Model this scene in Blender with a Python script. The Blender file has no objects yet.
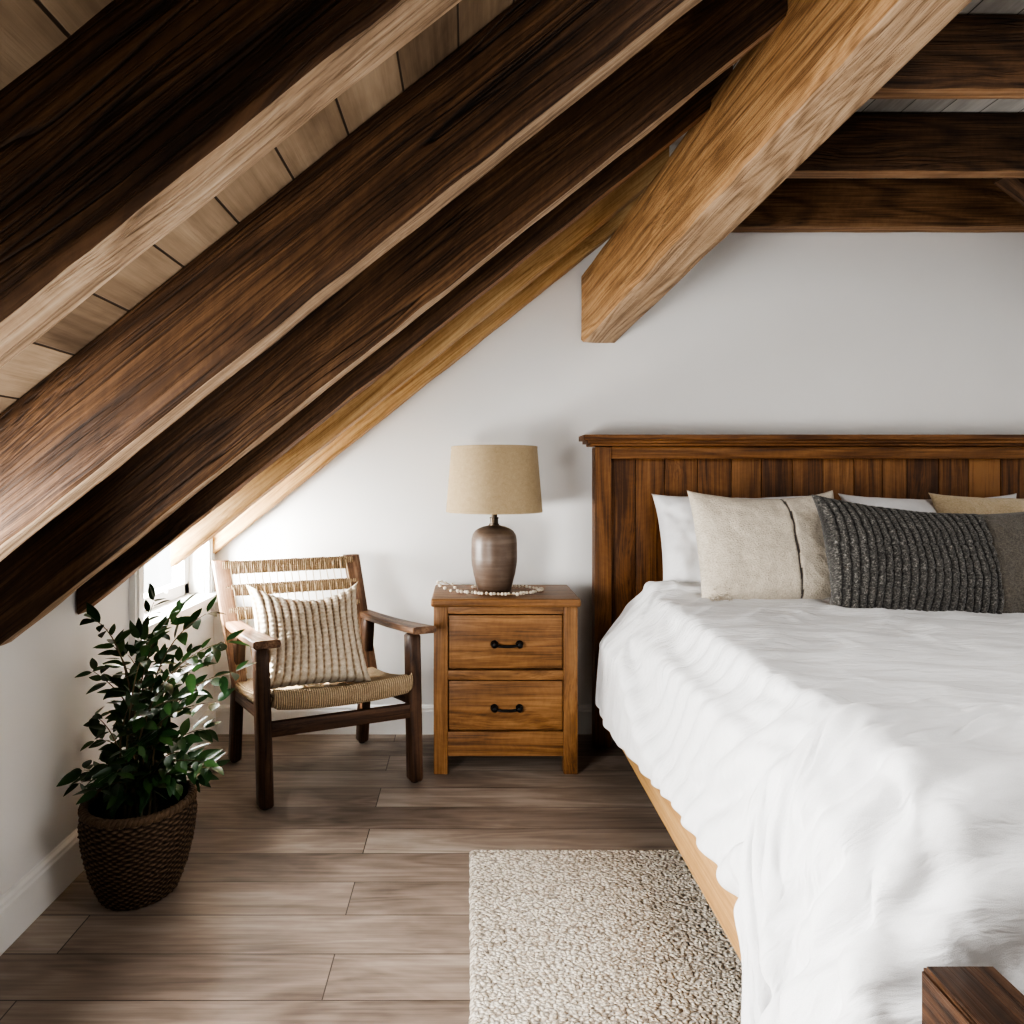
import bpy, bmesh, math, random, base64, zlib
import numpy as np
from mathutils import Vector, Matrix, noise as mnoise

random.seed(7)
SC = bpy.context.scene
COL = SC.collection
HC = 1.115            # camera height
F = 680.0             # focal length in pixels of the 1024 frame
VX, VY = 468.0, 475.0

def P(px, py, d):
    """point of the room at depth d that the photo shows at (px, py)"""
    return Vector(((px - VX) / F * d, d, HC - (py - VY) / F * d))

# ------------------------------------------------------------------ objects
def link(o, parent=None):
    COL.objects.link(o)
    if parent is not None:
        o.parent = parent
    return o

def tag(o, label, cat, group=None):
    o['label'] = label
    o['category'] = cat
    if group:
        o['group'] = group
    return o

def thing(name, label, cat, loc=(0, 0, 0), rz=0.0, group=None):
    o = bpy.data.objects.new(name, None)
    o.empty_display_size = .05
    o.location = loc
    o.rotation_euler = (0, 0, rz)
    link(o)
    return tag(o, label, cat, group)

class MB:
    """collects pieces (verts, faces, grain coords, pattern value, material index) into one mesh"""
    def __init__(self):
        self.v, self.f, self.g, self.p, self.mi = [], [], [], [], []
        self.smooth = True
    def add(self, vs, fs, gs=None, ps=None, mi=0):
        o = len(self.v)
        vs = [tuple(x) for x in vs]
        self.v += vs
        self.f += [tuple(i + o for i in q) for q in fs]
        self.g += [tuple(x) for x in (gs if gs is not None else vs)]
        self.p += list(ps) if ps is not None else [0.0] * len(vs)
        self.mi += [mi] * len(fs) if isinstance(mi, int) else list(mi)
        return self
    def obj(self, name, mats, parent=None, smooth=True, label=None, angle=40, subsurf=0):
        me = bpy.data.meshes.new(name)
        me.from_pydata(self.v, [], self.f)
        a = me.attributes.new('grain', 'FLOAT_VECTOR', 'POINT')
        a.data.foreach_set('vector', np.array(self.g, dtype=np.float32).ravel())
        b = me.attributes.new('pat', 'FLOAT', 'POINT')
        b.data.foreach_set('value', np.array(self.p, dtype=np.float32))
        if not isinstance(mats, (list, tuple)):
            mats = [mats]
        for m in mats:
            me.materials.append(m)
        me.polygons.foreach_set('material_index', np.array(self.mi, dtype=np.int32))
        me.validate()
        bm = bmesh.new(); bm.from_mesh(me)
        bmesh.ops.recalc_face_normals(bm, faces=bm.faces)
        if smooth:
            ang = math.radians(angle)
            for fc in bm.faces:
                fc.smooth = True
            for e in bm.edges:
                if len(e.link_faces) == 2 and e.calc_face_angle(0) > ang:
                    e.smooth = False
        bm.to_mesh(me); bm.free()
        o = bpy.data.objects.new(name, me)
        link(o, parent)
        if subsurf:
            md = o.modifiers.new('sub', 'SUBSURF'); md.levels = subsurf; md.render_levels = subsurf
        if label:
            o['label'] = label
        return o

def rnd_off():
    return Vector((random.uniform(-20, 20), random.uniform(-20, 20), random.uniform(-20, 20)))

def box(mb, c, d, axis=0, bevel=.004, seg=2, rot=None, mi=0, pat=0.0, cuts=0):
    """bevelled box centred at c with size d; grain runs along 'axis' of the box"""
    bm = bmesh.new()
    bmesh.ops.create_cube(bm, size=1)
    for v in bm.verts:
        v.co = Vector((v.co.x * d[0], v.co.y * d[1], v.co.z * d[2]))
    if bevel:
        bmesh.ops.bevel(bm, geom=list(bm.edges), offset=min(bevel, min(d) * .45), segments=seg, profile=.6, affect='EDGES')
    bm.verts.ensure_lookup_table(); bm.verts.index_update()
    off = rnd_off()
    order = [(0, 1, 2), (1, 0, 2), (2, 0, 1)][axis]
    vs, gs = [], []
    M = rot if rot is not None else Matrix.Identity(3)
    for v in bm.verts:
        vs.append(M @ v.co + Vector(c))
        gs.append(Vector((v.co[order[0]], v.co[order[1]], v.co[order[2]])) + off)
    fs = [[v.index for v in f.verts] for f in bm.faces]
    bm.free()
    mb.add(vs, fs, gs, [pat] * len(vs), mi)
    return mb

def frame_to(p0, p1, up=Vector((0, 0, 1))):
    d = (p1 - p0).normalized()
    s = d.cross(up).normalized()
    u = s.cross(d).normalized()
    return d, s, u

def bar(mb, p0, p1, w, h, up=Vector((0, 0, 1)), bevel=.004, mi=0, pat=0.0):
    """bevelled bar from p0 to p1, w across, h along up"""
    p0, p1 = Vector(p0), Vector(p1)
    d, s, u = frame_to(p0, p1, Vector(up))
    R = Matrix((d, s, u)).transposed()
    return box(mb, (p0 + p1) / 2, ((p1 - p0).length, w, h), 0, bevel, 2, R, mi, pat)

def hewn(p0, p1, w, h, up=(0, 0, 1), nl=60, ch=.010, rough=.004, cut0=0.0, cut1=0.0, bottom_mi=1, seed=0.0, ns=6):
    """rough-sawn timber, slightly wandering faces and worn arrises; the underside takes material 1"""
    mb = MB()
    p0, p1 = Vector(p0), Vector(p1)
    d, s, u = frame_to(p0, p1, Vector(up))
    L = (p1 - p0).length
    sec = []   # (a, b, side of the face that starts here)
    A, B = w / 2, h / 2
    def side(x0, y0, x1, y1, n, idx):
        for i in range(n):
            t = i / n
            sec.append((x0 + (x1 - x0) * t, y0 + (y1 - y0) * t, idx))
    side(-A + ch, -B, A - ch, -B, ns, 0)
    side(A - ch, -B, A, -B + ch, 1, 4)
    side(A, -B + ch, A, B - ch, ns, 1)
    side(A, B - ch, A - ch, B, 1, 4)
    side(A - ch, B, -A + ch, B, ns, 2)
    side(-A + ch, B, -A, B - ch, 1, 4)
    side(-A, B - ch, -A, -B + ch, ns, 3)
    side(-A, -B + ch, -A + ch, -B, 1, 4)
    N = len(sec)
    off = rnd_off()
    vs, gs, fs, mi = [], [], [], []
    for k in range(nl + 1):
        t = k / nl
        x = t * L
        for (a, b, _) in sec:
            corner = 1.0 if abs(abs(a) - A) < ch * 1.1 and abs(abs(b) - B) < ch * 1.1 else .35
            q = Vector((x * 5.0 + seed * 17, a * 9 + seed * 5, b * 9 - seed * 3))
            n1 = mnoise.noise(q) * rough * .45
            q2 = Vector((x * 14.0 + seed * 7, a * 20, b * 20 + seed))
            n2 = mnoise.noise(q2) * rough * .6
            k_ = 1 + (n1 + n2) * corner * 2.2 / max(A, B) * -1
            aa, bb = a * (1 + (n1 + n2) * corner / A), b * (1 + (n1 - n2) * corner / B)
            sh = b * cut0 * (1 - t) + b * cut1 * t
            vs.append(p0 + d * (x + sh) + s * aa + u * bb)
            gs.append(Vector((x, a, b)) + off)
    for k in range(nl):
        for i in range(N):
            j = (i + 1) % N
            fs.append((k * N + i, k * N + j, (k + 1) * N + j, (k + 1) * N + i))
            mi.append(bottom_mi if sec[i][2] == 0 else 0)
    fs.append(tuple(range(N))); mi.append(0)
    fs.append(tuple(nl * N + i for i in range(N))); mi.append(0)
    mb.add(vs, fs, gs, None, mi)
    return mb

def lathe(mb, prof, n=48, c=(0, 0, 0), mi=0, fn=None, cap0=True, cap1=True, pat=None):
    vs, fs, gs, ps = [], [], [], []
    m = len(prof)
    for j, (r, z) in enumerate(prof):
        for i in range(n):
            a = 2 * math.pi * i / n
            rr = r + (fn(a, z, j) if fn else 0)
            vs.append((c[0] + rr * math.cos(a), c[1] + rr * math.sin(a), c[2] + z))
            gs.append((a * .15, z, r))
            ps.append(pat(a, z, j) if pat else 0.0)
    for j in range(m - 1):
        for i in range(n):
            k = (i + 1) % n
            fs.append((j * n + i, j * n + k, (j + 1) * n + k, (j + 1) * n + i))
    if cap0: fs.append(tuple(range(n))[::-1])
    if cap1: fs.append(tuple((m - 1) * n + i for i in range(n)))
    mb.add(vs, fs, gs, ps, mi)
    return mb

def tube(mb, pts, r, n=8, mi=0, pat=0.0, closed=False):
    pts = [Vector(p) for p in pts]
    rs = r if isinstance(r, (list, tuple)) else [r] * len(pts)
    vs, fs, gs = [], [], []
    m = len(pts); L = 0; nrm = None
    off = rnd_off()
    for k, p in enumerate(pts):
        a = pts[(k - 1) % m] if (closed or k > 0) else p
        b = pts[(k + 1) % m] if (closed or k < m - 1) else p
        t = (b - a).normalized()
        if nrm is None:
            nrm = t.orthogonal().normalized()
        nrm = (nrm - t * nrm.dot(t)).normalized()
        bn = t.cross(nrm)
        if k: L += (p - pts[k - 1]).length
        for i in range(n):
            an = 2 * math.pi * i / n
            vs.append(p + (nrm * math.cos(an) + bn * math.sin(an)) * rs[k])
            gs.append(Vector((L, math.cos(an) * rs[k], math.sin(an) * rs[k])) + off)
    for k in range(m if closed else m - 1):
        for i in range(n):
            j = (i + 1) % n; q = (k + 1) % m
            fs.append((k * n + i, k * n + j, q * n + j, q * n + i))
    if not closed:
        fs.append(tuple(range(n))[::-1]); fs.append(tuple((m - 1) * n + i for i in range(n)))
    mb.add(vs, fs, gs, [pat] * len(vs), mi)
    return mb

def pillow(mb, w, h, t, nu=64, nv=48, pinch=.05, sag=0.0, fn=None, patfn=None, lump=.006, seed=0.0, pw=.42, M=None, corner=0.0):
    """cushion standing in the local x-z plane, front towards -y, base at z = 0"""
    us = np.linspace(-1, 1, nu); vsn = np.linspace(-1, 1, nv)
    vs, gs, ps, idx = [], [], [], {}
    M = M or Matrix.Identity(4)
    def pos(u, v, s):
        prof = max(0.0, (1 - abs(u) ** 2.4) * (1 - abs(v) ** 2.4)) ** pw
        x = w / 2 * u * (1 - pinch * (1 - v * v)) * (1 + corner * abs(v) ** 6 * u * u)
        z = h / 2 * v * (1 - pinch * (1 - u * u)) * (1 + corner * abs(u) ** 6 * v * v)
        z -= sag * (1 - u * u) * ((v + 1) / 2) ** 2
        q = Vector((u * w * 6 + seed * 9, v * h * 6, s * 3 + seed))
        lm = mnoise.noise(q) * lump + mnoise.noise(q * 2.7) * lump * .5
        y = s * (t / 2 * prof + lm * min(1, prof * 2))
        if fn:
            y += s * fn(u, v, s) * min(1, prof * 3)
        return x, y, z + h / 2
    for s in (-1, 1):
        for j, v in enumerate(vsn):
            for i, u in enumerate(us):
                edge = i in (0, nu - 1) or j in (0, nv - 1)
                if edge and s == 1:
                    idx[(s, i, j)] = idx[(-1, i, j)]; continue
                x, y, z = pos(u, v, s)
                idx[(s, i, j)] = len(vs)
                vs.append(M @ Vector((x, y, z)))
                gs.append((w / 2 * u, y * .3 + seed, h / 2 * v))
                ps.append(patfn(u, v, s) if patfn else 0.0)
    fs = []
    for s in (-1, 1):
        for j in range(nv - 1):
            for i in range(nu - 1):
                q = (idx[(s, i, j)], idx[(s, i + 1, j)], idx[(s, i + 1, j + 1)], idx[(s, i, j + 1)])
                fs.append(q if s == -1 else q[::-1])
    mb.add(vs, fs, gs, ps)
    return mb

# ---------------------------------------------------------------- materials
class NT:
    def __init__(self, name):
        self.m = bpy.data.materials.new(name); self.m.use_nodes = True
        self.t = self.m.node_tree; self.t.nodes.clear()
        self.out = self.t.nodes.new('ShaderNodeOutputMaterial')
        self.b = self.t.nodes.new('ShaderNodeBsdfPrincipled')
        self.t.links.new(self.b.outputs[0], self.out.inputs[0])
    def n(self, typ, ins=None, **kw):
        nd = self.t.nodes.new('ShaderNode' + typ)
        for k, v in kw.items():
            setattr(nd, k, v)
        for k, v in (ins or {}).items():
            if isinstance(v, bpy.types.NodeSocket):
                self.t.links.new(v, nd.inputs[k])
            else:
                nd.inputs[k].default_value = v
        return nd
    def lk(self, a, b): self.t.links.new(a, b)
    def math(self, op, a, b=0.0, c=0.0, clamp=False):
        nd = self.n('Math', {0: a, 1: b, 2: c}, operation=op); nd.use_clamp = clamp
        return nd.outputs[0]
    def ramp(self, fac, stops, interp='LINEAR'):
        nd = self.n('ValToRGB', {0: fac})
        cr = nd.color_ramp; cr.interpolation = interp
        while len(cr.elements) < len(stops): cr.elements.new(.5)
        for e, (p, c) in zip(cr.elements, stops):
            e.position = p
            e.color = (c, c, c, 1) if isinstance(c, (int, float)) else (c[0], c[1], c[2], 1)
        return nd.outputs[0]
    def mix(self, fac, a, b, mode='MIX'):
        nd = self.n('MixRGB', {0: fac, 1: a if isinstance(a, bpy.types.NodeSocket) else (*a, 1), 2: b if isinstance(b, bpy.types.NodeSocket) else (*b, 1)}, blend_type=mode)
        return nd.outputs[0]
    def grain(self, scale=(1, 1, 1), off=(0, 0, 0)):
        a = self.n('Attribute', attribute_name='grain')
        return self.n('Mapping', {0: a.outputs['Vector'], 1: off, 3: scale}).outputs[0]
    def noise(self, vec, scale=1, detail=2, rough=.5, dist=0.0):
        return self.n('TexNoise', {'Vector': vec, 'Scale': scale, 'Detail': detail, 'Roughness': rough, 'Distortion': dist}).outputs[0]
    def bump(self, h, strength=.3, dist=.01, normal=None):
        ins = {'Height': h, 'Strength': strength, 'Distance': dist}
        if normal is not None: ins['Normal'] = normal
        return self.n('Bump', ins).outputs[0]
    def set(self, **kw):
        for k, v in kw.items():
            k = k.replace('_', ' ')
            if isinstance(v, bpy.types.NodeSocket): self.lk(v, self.b.inputs[k])
            elif k == 'Base Color' and len(v) == 3: self.b.inputs[k].default_value = (*v, 1)
            else: self.b.inputs[k].default_value = v
        return self.m

def wood(name, dark, mid, light, rings=12.0, ringamt=.30, rough=.55, bump=.35, knots=.5, crack=0.4, fine=1.0, tone=.35, patamt=0.0, line=.9):
    """sawn timber: growth-ring contours, fine grain lines, knots the grain bends round, checks"""
    T = NT(name)
    base = T.grain()
    kv = T.n('TexVoronoi', {'Vector': T.n('Mapping', {0: base, 3: (1.6, 5.5, 5.5)}).outputs[0], 'Scale': 1.0, 'Randomness': 1.0}).outputs['Distance']
    near = T.ramp(kv, [(.0, 1.0), (.42, 0.0)], 'EASE')
    wob = T.noise(T.n('Mapping', {0: base, 3: (1.7, 9, 9)}).outputs[0], 1.0, 2, .5)
    # bend the grain: shift across by wobble and by the knots
    sh = T.math('MULTIPLY_ADD', T.math('SUBTRACT', wob, .5), .030, T.math('MULTIPLY', near, .022 if knots else 0.0))
    cv = T.n('CombineXYZ', {0: T.math('MULTIPLY', sh, 4.0), 1: sh, 2: sh}).outputs[0]
    g = T.n('VectorMath', {0: base, 1: cv}, operation='ADD').outputs[0]
    def mp(s, o=(0, 0, 0)): return T.n('Mapping', {0: g, 1: o, 3: s}).outputs[0]
    n1 = T.noise(mp((.8, 6.5, 6.5)), 1.0, 1.5, .45, .2)
    ring = T.math('MULTIPLY_ADD', T.math('SINE', T.math('MULTIPLY', n1, rings * 6.283)), .5, .5)
    ring = T.math('POWER', ring, 2.2)
    st = T.noise(mp((3.2, 120 * fine, 120 * fine)), 1.0, 3, .6)
    ln = T.noise(mp((2.2, 260 * fine, 260 * fine), (3, 1, 2)), 1.0, 2, .5)
    line_ = T.ramp(ln, [(.50, 0.0), (.66, 1.0)])
    saw = T.noise(mp((60, 26, 26)), 1.0, 3, .6)
    tn = T.noise(mp((1.5, 7, 7)), 1.0, 4, .6)
    f = T.math('MULTIPLY_ADD', tn, tone, .5 - tone / 2)
    f = T.math('MULTIPLY_ADD', T.math('SUBTRACT', .35, ring), ringamt, f)
    f = T.math('MULTIPLY_ADD', T.math('SUBTRACT', st, .5), .75, f)
    f = T.math('MULTIPLY_ADD', line_, -.20 * line, f)
    f = T.math('MULTIPLY_ADD', T.math('SUBTRACT', saw, .5), .22, f)
    if patamt:
        pa = T.n('Attribute', attribute_name='pat').outputs['Fac']
        f = T.math('MULTIPLY_ADD', T.math('SUBTRACT', pa, .5), patamt, f)
    col = T.ramp(f, [(.18, dark), (.5, mid), (.82, light)])
    hgt = T.math('MULTIPLY_ADD', st, .6, T.math('MULTIPLY_ADD', ring, -.35, T.math('MULTIPLY', line_, -.4)))
    if knots:
        kn = T.ramp(kv, [(.045, 1.0), (.13, 0.0)])
        kk = T.math('MULTIPLY', kn, knots)
        col = T.mix(kk, col, tuple(c * .25 for c in dark))
    if crack:
        cn = T.noise(mp((.5, 16, 16), (5, 3, 1)), 1.0, 2, .55, .1)
        ck = T.ramp(T.math('ABSOLUTE', T.math('SUBTRACT', cn, .5)), [(.0, 1.0), (.009, 0.0)])
        gate = T.ramp(T.noise(mp((.9, 3.3, 3.3), (1, 7, 2)), 1.0, 1), [(.52, 0.0), (.60, 1.0)])
        cc = T.math('MULTIPLY', T.math('MULTIPLY', ck, gate), crack)
        col = T.mix(cc, col, tuple(c * .2 for c in dark))
        hgt = T.math('SUBTRACT', hgt, T.math('MULTIPLY', cc, 1.2))
    r = T.math('MULTIPLY_ADD', st, -.25, rough + .12)
    return T.set(Base_Color=col, Roughness=r, Normal=T.bump(hgt, bump, .005), Specular_IOR_Level=.35)

def plain(name, col, rough=.6, metal=0.0, nscale=60, namt=.12, bump=.1, **kw):
    T = NT(name)
    co = T.n('TexCoord').outputs['Object']
    n = T.noise(co, nscale, 4, .6)
    c = T.mix(T.math('MULTIPLY', n, 1.0), tuple(x * (1 - namt) for x in col), tuple(min(1, x * (1 + namt)) for x in col))
    return T.set(Base_Color=c, Roughness=rough, Metallic=metal, Normal=T.bump(n, bump, .004), **kw)

def fabric(name, c1, c2, scale=900, rough=.9, bump=.25, patcol=None, dirn=(1, 1, 1), fuzz=.3, slub=.4, bdist=.003):
    T = NT(name)
    w1 = T.noise(T.grain((scale * dirn[0], scale * dirn[1], scale * dirn[2])), 1.0, 2, .5)
    w2 = T.noise(T.grain((scale * .16, scale * .16, scale * .16)), 1.0, 3, .6)
    f = T.math('MULTIPLY_ADD', w2, slub, T.math('MULTIPLY', w1, 1 - slub))
    col = T.ramp(f, [(.3, c1), (.7, c2)])
    if patcol:
        pa = T.n('Attribute', attribute_name='pat').outputs['Fac']
        col = T.mix(pa, col, patcol)
    return T.set(Base_Color=col, Roughness=rough, Normal=T.bump(f, bump, bdist), Sheen_Weight=fuzz, Specular_IOR_Level=.15)

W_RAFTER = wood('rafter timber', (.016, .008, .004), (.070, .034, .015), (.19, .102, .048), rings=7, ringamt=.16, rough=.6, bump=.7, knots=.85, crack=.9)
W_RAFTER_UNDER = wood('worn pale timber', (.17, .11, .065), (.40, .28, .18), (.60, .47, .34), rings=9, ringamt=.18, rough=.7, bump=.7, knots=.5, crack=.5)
W_GOLD_LIT = wood('golden lit timber', (.28, .155, .060), (.50, .315, .145), (.66, .47, .26), rings=8, ringamt=.18, rough=.55, bump=.4, knots=.7, crack=.3)  # golden wood, with part of the window's brightness put into the colour
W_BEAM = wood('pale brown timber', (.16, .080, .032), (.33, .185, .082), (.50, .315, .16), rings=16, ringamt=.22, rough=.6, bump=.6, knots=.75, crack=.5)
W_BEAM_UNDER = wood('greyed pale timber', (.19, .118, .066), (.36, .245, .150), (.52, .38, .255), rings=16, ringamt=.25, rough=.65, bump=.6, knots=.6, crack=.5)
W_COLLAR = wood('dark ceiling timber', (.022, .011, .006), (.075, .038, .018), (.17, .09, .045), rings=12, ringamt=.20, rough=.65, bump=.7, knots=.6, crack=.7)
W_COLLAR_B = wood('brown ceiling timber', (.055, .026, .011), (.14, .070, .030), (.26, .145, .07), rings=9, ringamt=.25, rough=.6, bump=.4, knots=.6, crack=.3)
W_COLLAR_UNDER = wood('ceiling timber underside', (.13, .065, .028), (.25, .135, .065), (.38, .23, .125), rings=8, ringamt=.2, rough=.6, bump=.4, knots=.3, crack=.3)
W_NIGHT = wood('honey brown oak', (.085, .038, .014), (.205, .098, .037), (.33, .178, .075), rings=7, ringamt=.20, rough=.42, bump=.2, knots=.25, crack=.15, tone=.6)
W_HEAD = wood('stained brown pine', (.060, .024, .009), (.165, .070, .023), (.29, .138, .050), rings=7, ringamt=.22, rough=.42, bump=.25, knots=.45, crack=.3, tone=.4, patamt=.38)
W_RAIL = wood('light oak', (.30, .165, .062), (.43, .25, .10), (.55, .355, .165), rings=7, ringamt=.15, rough=.5, bump=.15, knots=0, crack=.1)
W_CHAIR = wood('dark walnut', (.018, .009, .006), (.062, .032, .019), (.135, .073, .043), rings=8, ringamt=.2, rough=.42, bump=.25, knots=.2, crack=.2)
W_CHAIR_WORN = wood('worn walnut', (.055, .028, .016), (.15, .082, .047), (.30, .19, .12), rings=8, ringamt=.25, rough=.42, bump=.3, knots=.3, crack=.4)
W_POST = wood('dark brown bed post', (.014, .007, .004), (.050, .023, .011), (.115, .056, .027), rings=12, ringamt=.18, rough=.38, bump=.3, knots=.3, crack=.2)

def wall_mat():
    T = NT('white plaster')
    co = T.n('TexCoord').outputs['Object']
    n = T.noise(co, 2.2, 4, .55); n2 = T.noise(co, 90, 4, .6)
    c = T.mix(n, (.76, .755, .745), (.83, .825, .815))
    return T.set(Base_Color=c, Roughness=.85, Normal=T.bump(n2, .05, .003), Specular_IOR_Level=.2)
M_WALL = wall_mat()
M_TRIM = plain('white gloss paint', (.82, .82, .81), .4, nscale=40, namt=.02, bump=.02)

def floor_mat():
    T = NT('grey brown oak planks')
    co = T.n('TexCoord').outputs['Object']
    mp = T.n('Mapping', {0: co, 1: (.31, -1.863 + .14 * 20, 0)}).outputs[0]
    br = T.n('TexBrick', {'Vector': mp, 'Color1': (0, 0, 0, 1), 'Color2': (1, 1, 1, 1), 'Mortar': (.5, .5, .5, 1), 'Scale': 1.0,
                          'Mortar Size': .0016, 'Mortar Smooth': .2, 'Bias': 0.0, 'Brick Width': 1.75, 'Row Height': .14})
    br.offset = .37; br.offset_frequency = 2; br.squash = 1
    rnd = br.outputs['Color']
    sh = T.n('VectorMath', {0: rnd, 1: (13, 7, 5)}, operation='MULTIPLY').outputs[0]
    cs = T.n('VectorMath', {0: co, 1: sh}, operation='ADD').outputs[0]
    def mpn(s): return T.n('Mapping', {0: cs, 3: s}).outputs[0]
    n1 = T.noise(mpn((1.1, 8, 8)), 1, 2, .5, .4)
    ring = T.math('MULTIPLY_ADD', T.math('SINE', T.math('MULTIPLY', n1, 60)), .5, .5)
    st = T.noise(mpn((3.5, 95, 95)), 1, 5, .65)
    tn = T.noise(mpn((2.2, 7, 7)), 1, 4, .6, .5)
    rv = T.n('SeparateColor', {0: rnd}).outputs[0]
    f = T.math('MULTIPLY_ADD', tn, .85, .06)
    f = T.math('MULTIPLY_ADD', T.math('SUBTRACT', rv, .5), .26, f)
    f = T.math('MULTIPLY_ADD', T.math('SUBTRACT', ring, .5), .10, f)
    f = T.math('MULTIPLY_ADD', T.math('SUBTRACT', st, .5), .55, f)
    col = T.ramp(f, [(.15, (.095, .070, .055)), (.5, (.235, .185, .15)), (.85, (.40, .34, .29))])
    col = T.mix(T.math('MULTIPLY', br.outputs['Fac'], .85), col, (.025, .018, .014))
    h = T.math('SUBTRACT', T.math('MULTIPLY', st, .35), br.outputs['Fac'])
    r = T.math('MULTIPLY_ADD', st, .25, .33)
    return T.set(Base_Color=col, Roughness=r, Normal=T.bump(h, .25, .004), Specular_IOR_Level=.4)
M_FLOOR = floor_mat()

def deck_mat(name, dark, mid, light, roww, axis_rot, seam=(.02, .012, .008), off=(0, 0, 0)):
    """boards running along the room's depth"""
    T = NT(name)
    a = T.n('Attribute', attribute_name='grain').outputs['Vector']
    mp = T.n('Mapping', {0: a, 1: off}).outputs[0]
    br = T.n('TexBrick', {'Vector': mp, 'Color1': (0, 0, 0, 1), 'Color2': (1, 1, 1, 1), 'Mortar': (.5, .5, .5, 1), 'Scale': 1.0,
                          'Mortar Size': .0025, 'Mortar Smooth': .4, 'Bias': 0.0, 'Brick Width': 3.1, 'Row Height': roww})
    br.offset = .43
    rnd = br.outputs['Color']
    sh = T.n('VectorMath', {0: rnd, 1: (13, 7, 5)}, operation='MULTIPLY').outputs[0]
    cs = T.n('VectorMath', {0: a, 1: sh}, operation='ADD').outputs[0]
    st = T.noise(T.n('Mapping', {0: cs, 3: (3, 60, 60)}).outputs[0], 1, 5, .65)
    tn = T.noise(T.n('Mapping', {0: cs, 3: (4, 9, 9)}).outputs[0], 1, 4, .6, .3)
    rv = T.n('SeparateColor', {0: rnd}).outputs[0]
    f = T.math('MULTIPLY_ADD', tn, .8, .1)
    f = T.math('MULTIPLY_ADD', T.math('SUBTRACT', rv, .5), .3, f)
    f = T.math('MULTIPLY_ADD', T.math('SUBTRACT', st, .5), .5, f)
    col = T.ramp(f, [(.18, dark), (.5, mid), (.82, light)])
    col = T.mix(T.math('MULTIPLY', br.outputs['Fac'], .9), col, seam)
    h = T.math('SUBTRACT', T.math('MULTIPLY', st, .3), br.outputs['Fac'])
    return T.set(Base_Color=col, Roughness=.75, Normal=T.bump(h, .5, .006), Specular_IOR_Level=.25)
M_DECK = deck_mat('weathered roof boards', (.085, .055, .034), (.20, .14, .09), (.33, .245, .165), .118, 0)
M_DECK_FLAT = deck_mat('grey ceiling boards', (.20, .185, .17), (.36, .34, .315), (.52, .50, .47), .135, 0, (.05, .045, .04))
# ============================================================ the room
XL, YB = -1.10, 2.94          # left knee wall, back wall
G0, SL = .505, .80            # roof: height of the rafter undersides over the camera at x = 0, slope
TH = math.atan(SL)
def under(x): return HC + G0 + SL * x
def deckz(x): return under(x) + .225
XF = (1.245 - G0 - .225) / SL   # where the slope meets the flat ceiling
ZF = HC + 1.245
XR = 2.75
Y0 = -.7

def struct(o):
    o['kind'] = 'structure'
    return o

mb = MB(); box(mb, ((XL + XR) / 2, (Y0 + YB) / 2, -.03), (XR - XL + .3, YB - Y0 + .3, .06), bevel=0)
struct(mb.obj('floor', M_FLOOR, smooth=False))

# back wall, cut to the roof line
mb = MB()
o2 = .03
prof = [(XL - .12, 0), (XR + .1, 0), (XR + .1, ZF + o2), (XF, ZF + o2), (XL - .12, deckz(XL - .12) + o2)]
vs = [(x, YB, z) for x, z in prof] + [(x, YB + .12, z) for x, z in prof]
n = len(prof)
mb.add(vs, [tuple(range(n)), tuple(range(2 * n - 1, n - 1, -1))] + [(i, (i + 1) % n, n + (i + 1) % n, n + i) for i in range(n)])
struct(mb.obj('wall_back', M_WALL, smooth=False))

# left knee wall around the window opening
WY0, WY1, WZ0, WZ1 = 2.27, 2.83, .610, .935
wt = .12
mb = MB()
ztop = deckz(XL)
def wbox(y0, y1, z0, z1):
    box(mb, (XL - wt / 2, (y0 + y1) / 2, (z0 + z1) / 2), (wt, y1 - y0, z1 - z0), bevel=0)
wbox(Y0, WY0, 0, ztop); wbox(WY1, YB, 0, ztop); wbox(WY0, WY1, 0, WZ0); wbox(WY0, WY1, WZ1, ztop)
struct(mb.obj('wall_left', M_WALL, smooth=False))

mb = MB(); box(mb, (XR + .05, (Y0 + YB) / 2, (ZF) / 2), (.1, YB - Y0, ZF), bevel=0)
struct(mb.obj('wall_right', M_WALL, smooth=False))

# roof boards on the slope, grey boards over the flat ceiling
mb = MB()
x0, x1 = XL - .03, XF
q = [(x0, deckz(x0)), (x1, deckz(x1))]
vs = []; gs = []
for y in (Y0, YB + .12):
    for (x, z) in q:
        for dz in (0, .06):
            vs.append((x, y, z + dz)); gs.append((y, x / math.cos(TH) + .02, dz))
# order: y0:(x0b,x0t,x1b,x1t) y1:(...)
mb.add(vs, [(0, 4, 6, 2), (1, 3, 7, 5), (0, 1, 5, 4), (2, 6, 7, 3), (0, 2, 3, 1), (4, 5, 7, 6)], gs)
struct(mb.obj('ceiling', M_DECK, smooth=False))
mb = MB()
vs = []; gs = []
for y in (Y0, YB + .12):
    for x in (XF, XR + .1):
        for dz in (0, .06):
            vs.append((x, y, ZF + dz)); gs.append((y, x, dz))
mb.add(vs, [(0, 4, 6, 2), (1, 3, 7, 5), (0, 1, 5, 4), (2, 6, 7, 3), (0, 2, 3, 1), (4, 5, 7, 6)], gs)
struct(mb.obj('ceiling', M_DECK_FLAT, smooth=False))

mb = MB(); box(mb, ((XL + XR) / 2, Y0 - .05, 1.2), (XR - XL + .3, .1, 2.4), bevel=0)
struct(mb.obj('wall_front', M_WALL, smooth=False))

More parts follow.
